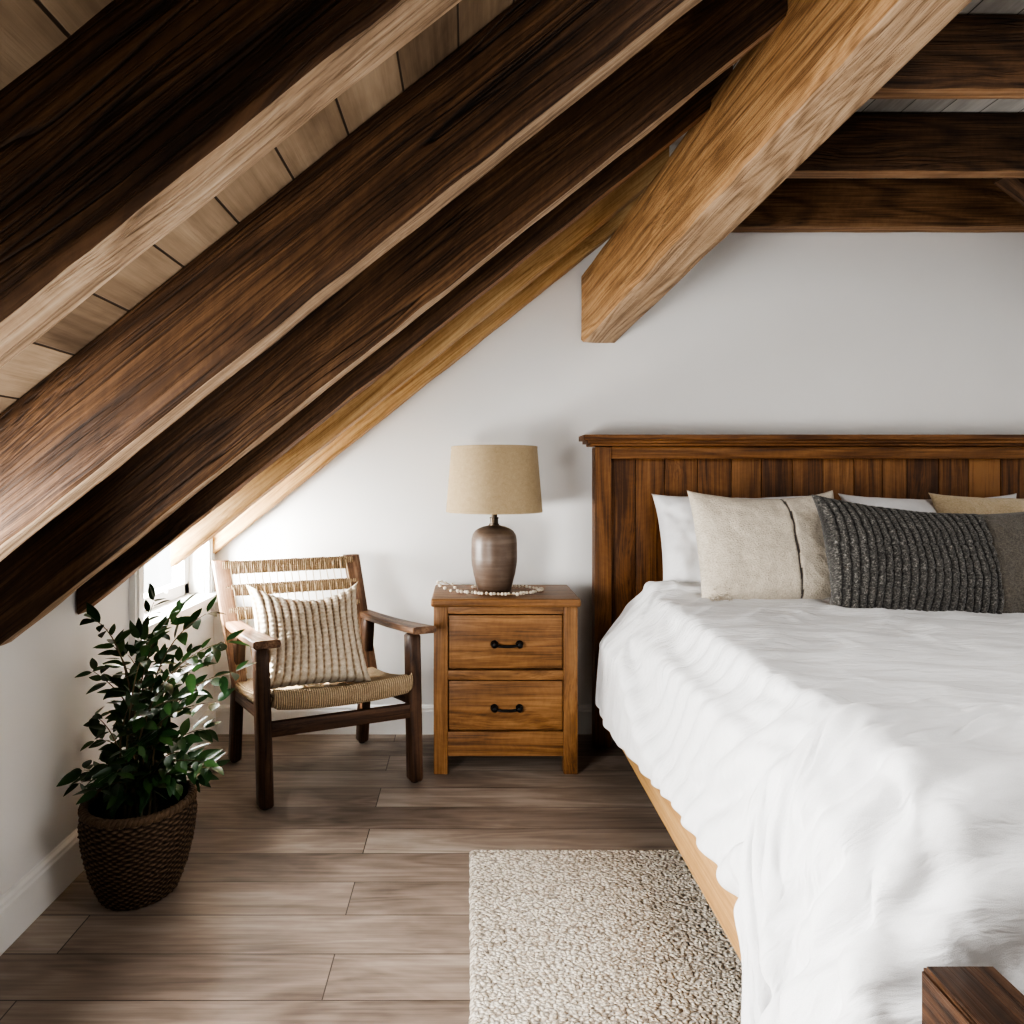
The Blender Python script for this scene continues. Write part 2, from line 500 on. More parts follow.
# baseboards
def skirting(name, p0, p1, nrm):
    mb = MB()
    p0, p1, nrm = Vector(p0), Vector(p1), Vector(nrm)
    pr = [(0, 0), (.016, 0), (.016, .098), (.013, .104), (.013, .112), (.007, .120), (0, .122)]
    vs = [p + nrm * a + Vector((0, 0, b)) for p in (p0, p1) for a, b in pr]
    k = len(pr)
    mb.add(vs, [(i, (i + 1) % k, k + (i + 1) % k, k + i) for i in range(k)] + [tuple(range(k)), tuple(range(2 * k - 1, k - 1, -1))])
    struct(mb.obj(name, M_TRIM, smooth=False))
skirting('baseboard_left', (XL, Y0, 0), (XL, YB, 0), (1, 0, 0))
skirting('baseboard_back', (XL + .016, YB, 0), (XR, YB, 0), (0, -1, 0))

# window: casing, sill, sash, glass
win = bpy.data.objects.new('window_1', None); win.location = (XL, (WY0 + WY1) / 2, WZ0); link(win); win['kind'] = 'structure'
def wl(x, y, z): return (x - XL, y - (WY0 + WY1) / 2, z - WZ0)
mb = MB()
for yc in (WY0 - .035, WY1 + .035):
    box(mb, wl(XL + .011, yc, .745), (.022, .062, .41), bevel=.004)
    box(mb, wl(XL + .022, yc - .012, .745), (.012, .014, .41), bevel=.003)
mb.obj('window_casing', M_TRIM, win)
mb = MB()
box(mb, wl(XL - .02, (WY0 + WY1) / 2 + .02, WZ0 - .005), (.16, WY1 - WY0 + .15, .034), bevel=.006)
box(mb, wl(XL + .012, (WY0 + WY1) / 2, WZ0 - .055), (.024, WY1 - WY0 + .10, .07), bevel=.004)
mb.obj('window_sill', M_TRIM, win)
mb = MB()
gx = XL - .085
zs0, zs1 = WZ0 + .013, WZ1
for yc in (WY0 + .025, WY1 - .025):
    box(mb, wl(gx, yc, (zs0 + zs1) / 2), (.05, .05, zs1 - zs0), bevel=.005)
for zc in (zs0 + .025, zs1 - .025):
    box(mb, wl(gx, (WY0 + WY1) / 2, zc), (.05, WY1 - WY0, .05), bevel=.005)
box(mb, wl(gx + .025, (WY0 + WY1) / 2 + .05, zs0 + .05), (.03, .012, .02), bevel=.003)
mb.obj('window_frame', M_TRIM, win)
T = NT('window glass')
T.t.nodes.remove(T.b)
tr = T.n('BsdfTransparent', {0: (.97, .98, .98, 1)}); gl = T.n('BsdfGlossy', {0: (1, 1, 1, 1), 1: .03})
mx = T.n('MixShader', {0: .06, 1: tr.outputs[0], 2: gl.outputs[0]})
T.lk(mx.outputs[0], T.out.inputs[0]); M_GLASS = T.m
mb = MB(); box(mb, wl(gx, (WY0 + WY1) / 2, (zs0 + zs1) / 2), (.004, WY1 - WY0 - .06, zs1 - zs0 - .06), bevel=0)
mb.obj('window_pane', M_GLASS, win, smooth=False)

# ============================================================ the timbers
def rafter(y, thick, mats, label, x_end, seed, depth=.176, gap=G0, name='rafter'):
    n_ = Vector((-math.sin(TH), 0, math.cos(TH)))
    dx = Vector((math.cos(TH), 0, math.sin(TH)))
    def at(x): return Vector((x, y + thick / 2, HC + gap + SL * x)) + n_ * (depth / 2)
    shift = depth / 2 * math.sin(TH)
    a = at(XL + .006) + dx * (shift / math.cos(TH)) * 0
    # centre line points whose vertical end cuts stand at the wanted x
    A = Vector((XL + .006, y + thick / 2, HC + gap + SL * (XL + .006) + depth / 2 / math.cos(TH)))
    B = Vector((x_end, y + thick / 2, HC + gap + SL * x_end + depth / 2 / math.cos(TH)))
    h = hewn(A, B, thick, depth, (0, 0, 1), nl=80, ch=.007, rough=.004, cut0=SL, cut1=SL, seed=seed)
    o = h.obj(name, mats, None, angle=50)
    return tag(o, label, 'beam', 'sloping roof rafters')

def dbx(y): return .486 + .188 * (2.9 - y)      # left face of the diagonal beam at depth y
G5 = [W_GOLD_LIT, W_GOLD_LIT]; GR = [W_RAFTER, W_RAFTER_UNDER]
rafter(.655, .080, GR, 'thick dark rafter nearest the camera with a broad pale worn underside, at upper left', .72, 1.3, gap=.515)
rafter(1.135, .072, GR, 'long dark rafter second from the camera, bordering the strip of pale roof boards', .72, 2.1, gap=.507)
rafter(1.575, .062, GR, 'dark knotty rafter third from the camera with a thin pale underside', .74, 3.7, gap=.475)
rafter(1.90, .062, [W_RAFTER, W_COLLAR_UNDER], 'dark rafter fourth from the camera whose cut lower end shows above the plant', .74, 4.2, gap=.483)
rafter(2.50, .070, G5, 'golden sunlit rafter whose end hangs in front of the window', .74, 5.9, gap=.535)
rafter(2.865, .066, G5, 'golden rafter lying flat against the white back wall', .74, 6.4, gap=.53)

# diagonal beam
def dpt(t, a, b): return Vector((.486 + .188 * t + a, 2.935 - t, HC + .575 + .194 * t + b))
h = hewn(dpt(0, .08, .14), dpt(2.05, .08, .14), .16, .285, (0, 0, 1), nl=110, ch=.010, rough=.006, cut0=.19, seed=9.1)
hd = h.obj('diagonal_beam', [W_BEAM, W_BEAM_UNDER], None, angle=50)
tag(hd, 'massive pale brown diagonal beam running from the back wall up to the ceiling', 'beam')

def collar(y, thick, x0, mats, label, seed, depth=.200):
    z = HC + 1.043 + depth / 2
    h = hewn((x0, y + thick / 2, z), (XR - .005, y + thick / 2, z), thick, depth, (0, 0, 1), nl=60, ch=.006, rough=.003, seed=seed)
    return tag(h.obj('ceiling_beam', mats, None, angle=50), label, 'beam', 'flat ceiling beams')
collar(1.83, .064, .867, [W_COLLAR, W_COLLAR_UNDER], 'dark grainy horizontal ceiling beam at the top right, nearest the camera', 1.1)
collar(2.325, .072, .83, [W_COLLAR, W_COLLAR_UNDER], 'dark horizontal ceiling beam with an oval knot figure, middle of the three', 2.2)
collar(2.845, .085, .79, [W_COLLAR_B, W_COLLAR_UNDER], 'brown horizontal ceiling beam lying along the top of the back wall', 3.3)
h = hewn((2.10, 2.64, HC + 1.19), (2.745, 2.64, HC + .70), .08, .11, (0, 0, 1), nl=30, ch=.006, rough=.003, seed=4.4)
tag(h.obj('corner_brace', [W_COLLAR, W_COLLAR]), 'short dark brace peeking in under the ceiling beams at the right edge', 'brace')

# ============================================================ nightstand
NX0, NX1, NYF = -.128, .409, 2.53
ns = thing('nightstand', 'honey brown wooden nightstand with two drawers between the woven chair and the bed', 'nightstand', ((NX0 + NX1) / 2, NYF + .16, 0))
def nl(x, y, z): return (x - (NX0 + NX1) / 2, y - NYF - .16, z)
def part(name, mats, parent, fn, label=None, **kw):
    m = MB(); fn(m); return m.obj(name, mats, parent, label=label, **kw)
cxn = (NX0 + NX1) / 2
def f(m):
    box(m, nl(cxn, NYF + .158, .640), (NX1 - NX0 + .020, .345, .030), 0, .009, 3)
part('top', W_NIGHT, ns, f)
pw = .053
for x in (NX0 + pw / 2, NX1 - pw / 2):
    for y in (NYF + .026, NYF + .295):
        part('leg', W_NIGHT, ns, lambda m: box(m, nl(x, y, .3125), (pw, .05, .625), 2, .004))
def zpx(py, y=NYF): return HC - (py - VY) / F * y
wf = NX1 - NX0 - 2 * pw
def rail(z0, z1): return lambda m: box(m, nl(cxn, NYF + .024, (z0 + z1) / 2), (wf + .004, .036, z1 - z0), 0, .003)
part('rail', W_NIGHT, ns, rail(zpx(614.5), .626))
part('rail', W_NIGHT, ns, rail(zpx(680.5), zpx(671)))
part('rail', W_NIGHT, ns, rail(zpx(757), zpx(732.5)))
part('back_panel', W_NIGHT, ns, lambda m: box(m, nl(cxn, NYF + .30, .36), (wf, .012, .53), 0, .002))
for x in (NX0 + .02, NX1 - .02):
    part('side_panel', W_NIGHT, ns, lambda m: box(m, nl(x, NYF + .16, .36), (.016, .235, .53), 2, .002))
part('bottom_panel', W_NIGHT, ns, lambda m: box(m, nl(cxn, NYF + .16, .105), (wf, .25, .012), 0, .002))
M_IRON = plain('black iron', (.012, .011, .011), .45, .6, nscale=200, namt=.3, bump=.15)
for (ya, yb, yh) in ((615.5, 670, 645), (681.5, 731.5, 709)):
    z0, z1 = zpx(yb), zpx(ya)
    dr = part('drawer', W_NIGHT, ns, lambda m: box(m, nl(cxn, NYF + .026, (z0 + z1) / 2), (wf - .004, .026, z1 - z0 - .003), 0, .003))
    m = MB(); zh = zpx(yh); yf = NYF + .013
    pts = []
    for k in range(13):
        t = k / 12 * 2 - 1
        pts.append(nl(cxn + .005 + t * .046, yf - .024 * (1 - t ** 6), zh - .004 * (1 - t * t)))
    tube(m, pts, .0055, 10)
    for sx in (-1, 1):
        c = nl(cxn + .005 + sx * .047, yf, zh)
        vs = []; n = 20; fs = []
        prof = [(.0005, -.026), (.007, -.025), (.0115, -.021), (.0125, -.015), (.010, -.008), (.014, -.004), (.0145, .001)]
        for (r, y) in prof:
            for i in range(n):
                a = 2 * math.pi * i / n
                vs.append((c[0] + r * math.cos(a), c[1] + y, c[2] + r * math.sin(a)))
        for j in range(len(prof) - 1):
            for i in range(n):
                fs.append((j * n + i, j * n + (i + 1) % n, (j + 1) * n + (i + 1) % n, (j + 1) * n + i))
        fs.append(tuple(range(n)))
        m.add(vs, fs)
    m.obj('handle', M_IRON, dr, label='black iron handle')

# ============================================================ table lamp
LX, LY, LZ = .104, 2.70, .655
lamp = thing('table_lamp', 'brown stoneware table lamp with a tan linen drum shade on the nightstand', 'lamp', (LX, LY, LZ))
T = NT('brown stoneware')
co = T.n('TexCoord').outputs['Object']
n1 = T.noise(T.n('Mapping', {0: co, 3: (3, 3, 60)}).outputs[0], 1, 3, .55); n2 = T.noise(co, 16, 4, .6)
zz = T.n('SeparateXYZ', {0: co}).outputs[2]
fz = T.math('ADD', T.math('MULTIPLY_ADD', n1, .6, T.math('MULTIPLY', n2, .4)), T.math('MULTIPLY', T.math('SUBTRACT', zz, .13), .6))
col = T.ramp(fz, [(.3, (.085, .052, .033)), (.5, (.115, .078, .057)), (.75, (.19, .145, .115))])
M_STONE = T.set(Base_Color=col, Roughness=.42, Normal=T.bump(n1, .12, .004), Specular_IOR_Level=.45)
k = 2.7 / F
prof = [(r * k, z * k) for r, z in [(15.5, 0), (16.3, .8), (18.5, 8), (21, 18), (22.4, 26), (22.9, 34), (22.9, 45), (22.6, 52), (21.6, 56.5), (19.3, 60), (15.5, 62.6), (11, 64.3), (7.5, 65), (6, 65.6)]]
m = MB()
pp = []
for i in range(len(prof) - 1):
    for t in (0, .5): pp.append((prof[i][0] + (prof[i + 1][0] - prof[i][0]) * t, prof[i][1] + (prof[i + 1][1] - prof[i][1]) * t))
pp.append(prof[-1])
lathe(m, pp, 56, fn=lambda a, z, j: .0006 * math.sin(z * 700))
m.obj('base', M_STONE, lamp, angle=60)
M_BRASS = plain('dark bronze', (.06, .045, .032), .4, .8, nscale=90, namt=.2)
m = MB(); lathe(m, [(.020, .257), (.020, .266), (.0165, .268), (.0165, .286), (.0185, .288), (.0185, .292), (.012, .294), (.012, .305), (.009, .307), (.009, .345)], 24)
m.obj('neck', M_BRASS, lamp, label='dark bronze lamp neck')
M_SHADE = fabric('tan linen', (.29, .215, .125), (.44, .34, .215), scale=420, bump=.2, fuzz=.1, slub=.35)
zb, zt = (.461 + 1.115 - 1.115), 0
sb, st_ = .315, .572
m = MB()
n = 72
vs = []; gs = []; fs = []
rings_ = [(.1905, sb), (.1905 - .0198 * .5, (sb + st_) / 2), (.1707, st_)]
prof = [(.1885, sb), (.1905, sb - .001), (.1915, sb + .001), (.1912, sb + .008), (.1905, sb + .0085)]
prof += [(.1905 - .0198 * t, sb + .0085 + (st_ - sb - .017) * t) for t in np.linspace(0, 1, 8)]
prof += [(.1714, st_ - .008), (.1714, st_), (.1695, st_ + .001), (.1690, st_ - .002)]
prof += [(.1690 + .0195 * t, st_ - .004 - (st_ - sb - .006) * t) for t in np.linspace(0, 1, 4)]
lathe(m, prof, n, cap0=False, cap1=False)
m.obj('lamp_shade', M_SHADE, lamp, angle=50)
m = MB()
for a in range(3):
    an = a * 2.094 + .4
    tube(m, [(0, 0, .345), (.08 * math.cos(an), .08 * math.sin(an), .352), (.188 * math.cos(an), .188 * math.sin(an), .322)], .002, 6)
m.obj('shade_ring', M_BRASS, lamp)

# ============================================================ bead garland round the lamp
M_BEAD = plain('bleached wooden bead', (.70, .62, .51), .6, nscale=160, namt=.18, bump=.15)
M_CORD = fabric('jute twine', (.30, .21, .12), (.50, .38, .24), scale=600)
gar = thing('bead_garland', 'string of small cream beads looped around the foot of the brown lamp', 'bead garland', (LX, LY - .02, LZ))
gp = []
for i in range(150):
    t = i / 149
    a = math.radians(160 + 330 * t)
    rx, ry = .165 + .012 * math.sin(t * 23), .098 + .010 * math.sin(t * 17 + 1)
    x, y = rx * math.cos(a) + .015, ry * math.sin(a)
    z = .008
    if t < .12:                                   # the loop standing up at the left
        s = t / .12
        x = -.185 + .035 * math.cos(s * 5.5 + .6); z = .010 + .034 * (1 - math.cos(s * 5.5)) * .5; y = -.03 + .04 * s - .02
    gp.append(Vector((x, y, z)))
m = MB(); tube(m, gp, .0014, 5); m.obj('cord', M_CORD, gar)
acc, proto_b, nb = 0, None, 0
for i in range(1, len(gp)):
    acc += (gp[i] - gp[i - 1]).length
    if acc > .0125 and nb < 98:
        acc = 0; nb += 1
        if proto_b is None:
            m = MB(); lathe(m, [(.0008, -.0058), (.004, -.0048), (.0062, -.002), (.0065, 0), (.0062, .002), (.004, .0048), (.0008, .0058)], 12)
            proto_b = m.obj('bead', M_BEAD, gar); b = proto_b
        else:
            b = proto_b.copy(); link(b, gar)
        b.location = gp[i] + Vector((random.uniform(-.003, .003), random.uniform(-.006, .006), random.uniform(0, .002)))
        b.rotation_euler = (random.uniform(0, 3), random.uniform(0, 3), 0)
        sc = random.uniform(.8, 1.15); b.scale = (sc, sc, sc)

# ============================================================ rug
rug_x0, rug_x1, rug_y0, rug_y1 = .004, 1.15, .90, 2.005
T = NT('looped wool rug')
g = T.grain((1, 1, 1))
dn = T.n('TexNoise', {'Vector': g, 'Scale': 55.0, 'Detail': 2.0}).outputs['Color']
gd = T.n('MixRGB', {0: .010, 1: g, 2: dn}, blend_type='ADD').outputs[0]
vo = T.n('TexVoronoi', {'Vector': T.n('Mapping', {0: gd, 3: (105, 150, 100)}).outputs[0], 'Scale': 1.0})
big = T.noise(T.n('Mapping', {0: g, 3: (3, 9, 3)}).outputs[0], 1, 4, .65)
cell = T.n('SeparateColor', {0: vo.outputs['Color']}).outputs[0]
f_ = T.math('MULTIPLY_ADD', cell, .62, T.math('MULTIPLY', big, .62))
col = T.ramp(f_, [(.18, (.16, .135, .11)), (.32, (.42, .35, .27)), (.52, (.62, .545, .44)), (.85, (.74, .68, .585))])
gap = T.ramp(vo.outputs['Distance'], [(.38, 0.0), (.72, 1.0)])
col = T.mix(T.math('MULTIPLY', gap, .75), col, (.13, .095, .065))
M_RUG = T.set(Base_Color=col, Roughness=.95, Normal=T.bump(T.math('SUBTRACT', 1.0, vo.outputs['Distance']), 1.0, .008), Sheen_Weight=.2, Specular_IOR_Level=.1)
m = MB()
nx, ny = 150, 170
vs, gs, fs = [], [], []
for j in range(ny + 1):
    for i in range(nx + 1):
        u, v = i / nx, j / ny
        x = rug_x0 + (rug_x1 - rug_x0) * u; y = rug_y0 + (rug_y1 - rug_y0) * v
        e = min(u * (rug_x1 - rug_x0), (1 - u) * (rug_x1 - rug_x0), v * (rug_y1 - rug_y0), (1 - v) * (rug_y1 - rug_y0))
        x += mnoise.noise(Vector((y * 30, x * 3, 1))) * .005 * max(0, 1 - e / .03)
        y += mnoise.noise(Vector((x * 22, y * 3, 5))) * .004 * max(0, 1 - e / .03) - .012 * u * 0
        z = .004 + .012 * min(1, e / .012) ** .5 + mnoise.noise(Vector((x * 130, y * 150, 0))) * .0028 * min(1, e / .01)
        vs.append((x - .5, y - 1.4, max(.002, z))); gs.append((x, y, 0))
for j in range(ny):
    for i in range(nx):
        a = j * (nx + 1) + i
        fs.append((a, a + 1, a + nx + 2, a + nx + 1))
# skirt down to the floor
ring_ = [i for i in range(nx + 1)] + [j * (nx + 1) + nx for j in range(1, ny + 1)] + [ny * (nx + 1) + i for i in range(nx - 1, -1, -1)] + [j * (nx + 1) for j in range(ny - 1, 0, -1)]
o_ = len(vs)
for i in ring_:
    vs.append((vs[i][0], vs[i][1], .0005)); gs.append(gs[i])
k_ = len(ring_)
for i in range(k_):
    fs.append((ring_[i], ring_[(i + 1) % k_], o_ + (i + 1) % k_, o_ + i))
m.add(vs, fs, gs)
rug = m.obj('rug', M_RUG, angle=80); rug.location = (.5, 1.4, 0)
tag(rug, 'cream looped wool rug lying on the floor beside and under the bed', 'rug')
# ============================================================ bed
BX0, BX1, BYH, BYF = .519, 2.53, 2.78, .86
bed = thing('bed', 'large wooden bed with a panelled brown headboard against the back wall', 'bed', (1.5, 1.85, 0))
def bl(x, y, z): return (x - 1.5, y - 1.85, z)
hb = bpy.data.objects.new('headboard', None); hb.location = bl(1.5, 2.80, 0); link(hb, bed)
def hl(x, y, z): return (x - 1.5, y - 2.80, z)
def part(name, mats, parent, fn, label=None, **kw):
    m = MB(); fn(m); return m.obj(name, mats, parent, label=label, **kw)
for x in (BX0 + .034, BX1 - .034):
    part('headboard_post', W_HEAD, hb, lambda m: box(m, hl(x, 2.815, .615), (.068, .07, 1.23), 2, .004, pat=.55))
m = MB()
for (z, hh, ov) in ((1.2675, .022, .050), (1.251, .014, .036), (1.239, .012, .022)):
    box(m, hl(1.5245, 2.815 - 0.0, z), (BX1 - BX0 + 2 * ov, .07 + 1.4 * ov, hh), 0, .004, 3, pat=.5)
m.obj('headboard_cap', W_HEAD, hb)
part('headboard_rail', W_HEAD, hb, lambda m: box(m, hl(1.5245, 2.808, 1.207), (BX1 - BX0 - .136, .044, .050), 0, .003, pat=.6))
m = MB()
# boards: right-hand edges as the photo shows them, tone per board
edges = [611, 636, 665, 698, 732, 762, 793, 824, 855, 883, 908, 940, 970, 1002, 1034, 1064, 1092]
tones = [.2, .5, .68, .4, .8, .3, .55, .85, .62, .75, .15, .5, 1.7, .45, .6, .4]
rng = random.Random(3)
for i in range(len(edges) - 1):
    xa, xb = P(edges[i], 500, 2.805).x, P(edges[i + 1], 500, 2.805).x
    if i == len(edges) - 2: xb = BX1 - .066
    box(m, hl((xa + xb) / 2, 2.822 + rng.uniform(-.001, .001), .80), (xb - xa - .002, .022, .80), 2, .0035, 2, pat=tones[i])
m.obj('headboard_panel', W_HEAD, hb)
# side rails, slat deck and foot posts
for x in (.552, BX1 - .033):
    part('side_rail', W_RAIL, bed, lambda m: box(m, bl(x, 1.79, .235), (.026, 1.93, .165), 1, .004), label='light oak side rail')
part('foot_rail', W_POST, bed, lambda m: box(m, bl(1.5245, .835, .24), (1.80, .04, .18), 0, .004))
PX0, PX1 = .569, .662
for xc in (.6155, 2.43):
    def f(m):
        vs = []
        bm = bmesh.new(); bmesh.ops.create_cube(bm, size=1)
        for v in bm.verts: v.co = Vector((v.co.x * .095, v.co.y * .20, v.co.z * .50))
        bmesh.ops.bevel(bm, geom=list(bm.edges), offset=.006, segments=3, affect='EDGES')
        bm.verts.index_update()
        vs = [Vector(bl(xc + v.co.x, .757 + v.co.y, .25 + v.co.z)) for v in bm.verts]
        gs = [(v.co.y, v.co.x + 3, v.co.z + 7) for v in bm.verts]
        m.add(vs, [[v.index for v in fc.verts] for fc in bm.faces], gs); bm.free()
    part('foot_post', W_POST, bed, f, label='dark brown square foot post')
M_SHEET = fabric('white cotton sheet', (.70, .70, .705), (.78, .78, .78), scale=500, bump=.08, fuzz=.15)
m = MB(); box(m, bl(1.56, 1.85, .440), (1.80, 1.70, .28), 0, .09, 6); m.obj('mattress', M_SHEET, bed, angle=80)

# ------------------------------------------------------------ duvet (draped cloth, baked vertex positions)
M_DUVET_T = NT('washed white linen')
T = M_DUVET_T
g = T.grain((1, 1, 1))
w1 = T.noise(T.n('Mapping', {0: g, 3: (700, 700, 700)}).outputs[0], 1, 2, .5)
w2 = T.noise(T.n('Mapping', {0: g, 2: (0, 0, .5), 3: (9, 30, 20)}).outputs[0], 1, 3, .55, .5)
w3 = T.noise(T.n('Mapping', {0: g, 2: (0, 0, .9), 3: (4, 10, 8)}).outputs[0], 1, 3, .5, .6)
r3 = T.math('ABSOLUTE', T.math('SUBTRACT', w3, .5))
hh = T.math('ADD', T.math('MULTIPLY', w1, .05), T.math('ADD', T.math('MULTIPLY', w2, .5), T.math('MULTIPLY', r3, .9)))
col = T.ramp(w1, [(.3, (.70, .70, .705)), (.7, (.78, .78, .785))])
M_DUVET = T.set(Base_Color=col, Roughness=.9, Normal=T.bump(hh, .8, .024), Sheen_Weight=.2, Specular_IOR_Level=.15)
CLOTH_COLS = [0,1,2,3,4,5,6,7,8,9,10,11,12,13,14,15,16,17,18,19,20,21,22,23,24,25,26,27,28,29,30,31,32,33,34,35,36,37,38,39,40,41,42,43,44,45,46,47,48,49,50,51,52,53,54,55,56,57,58,59,60,63,66,69,72,75,78,81,84,87,90,93,96,99,102,105,108,111,114,117]
CLOTH_ROWS = 107
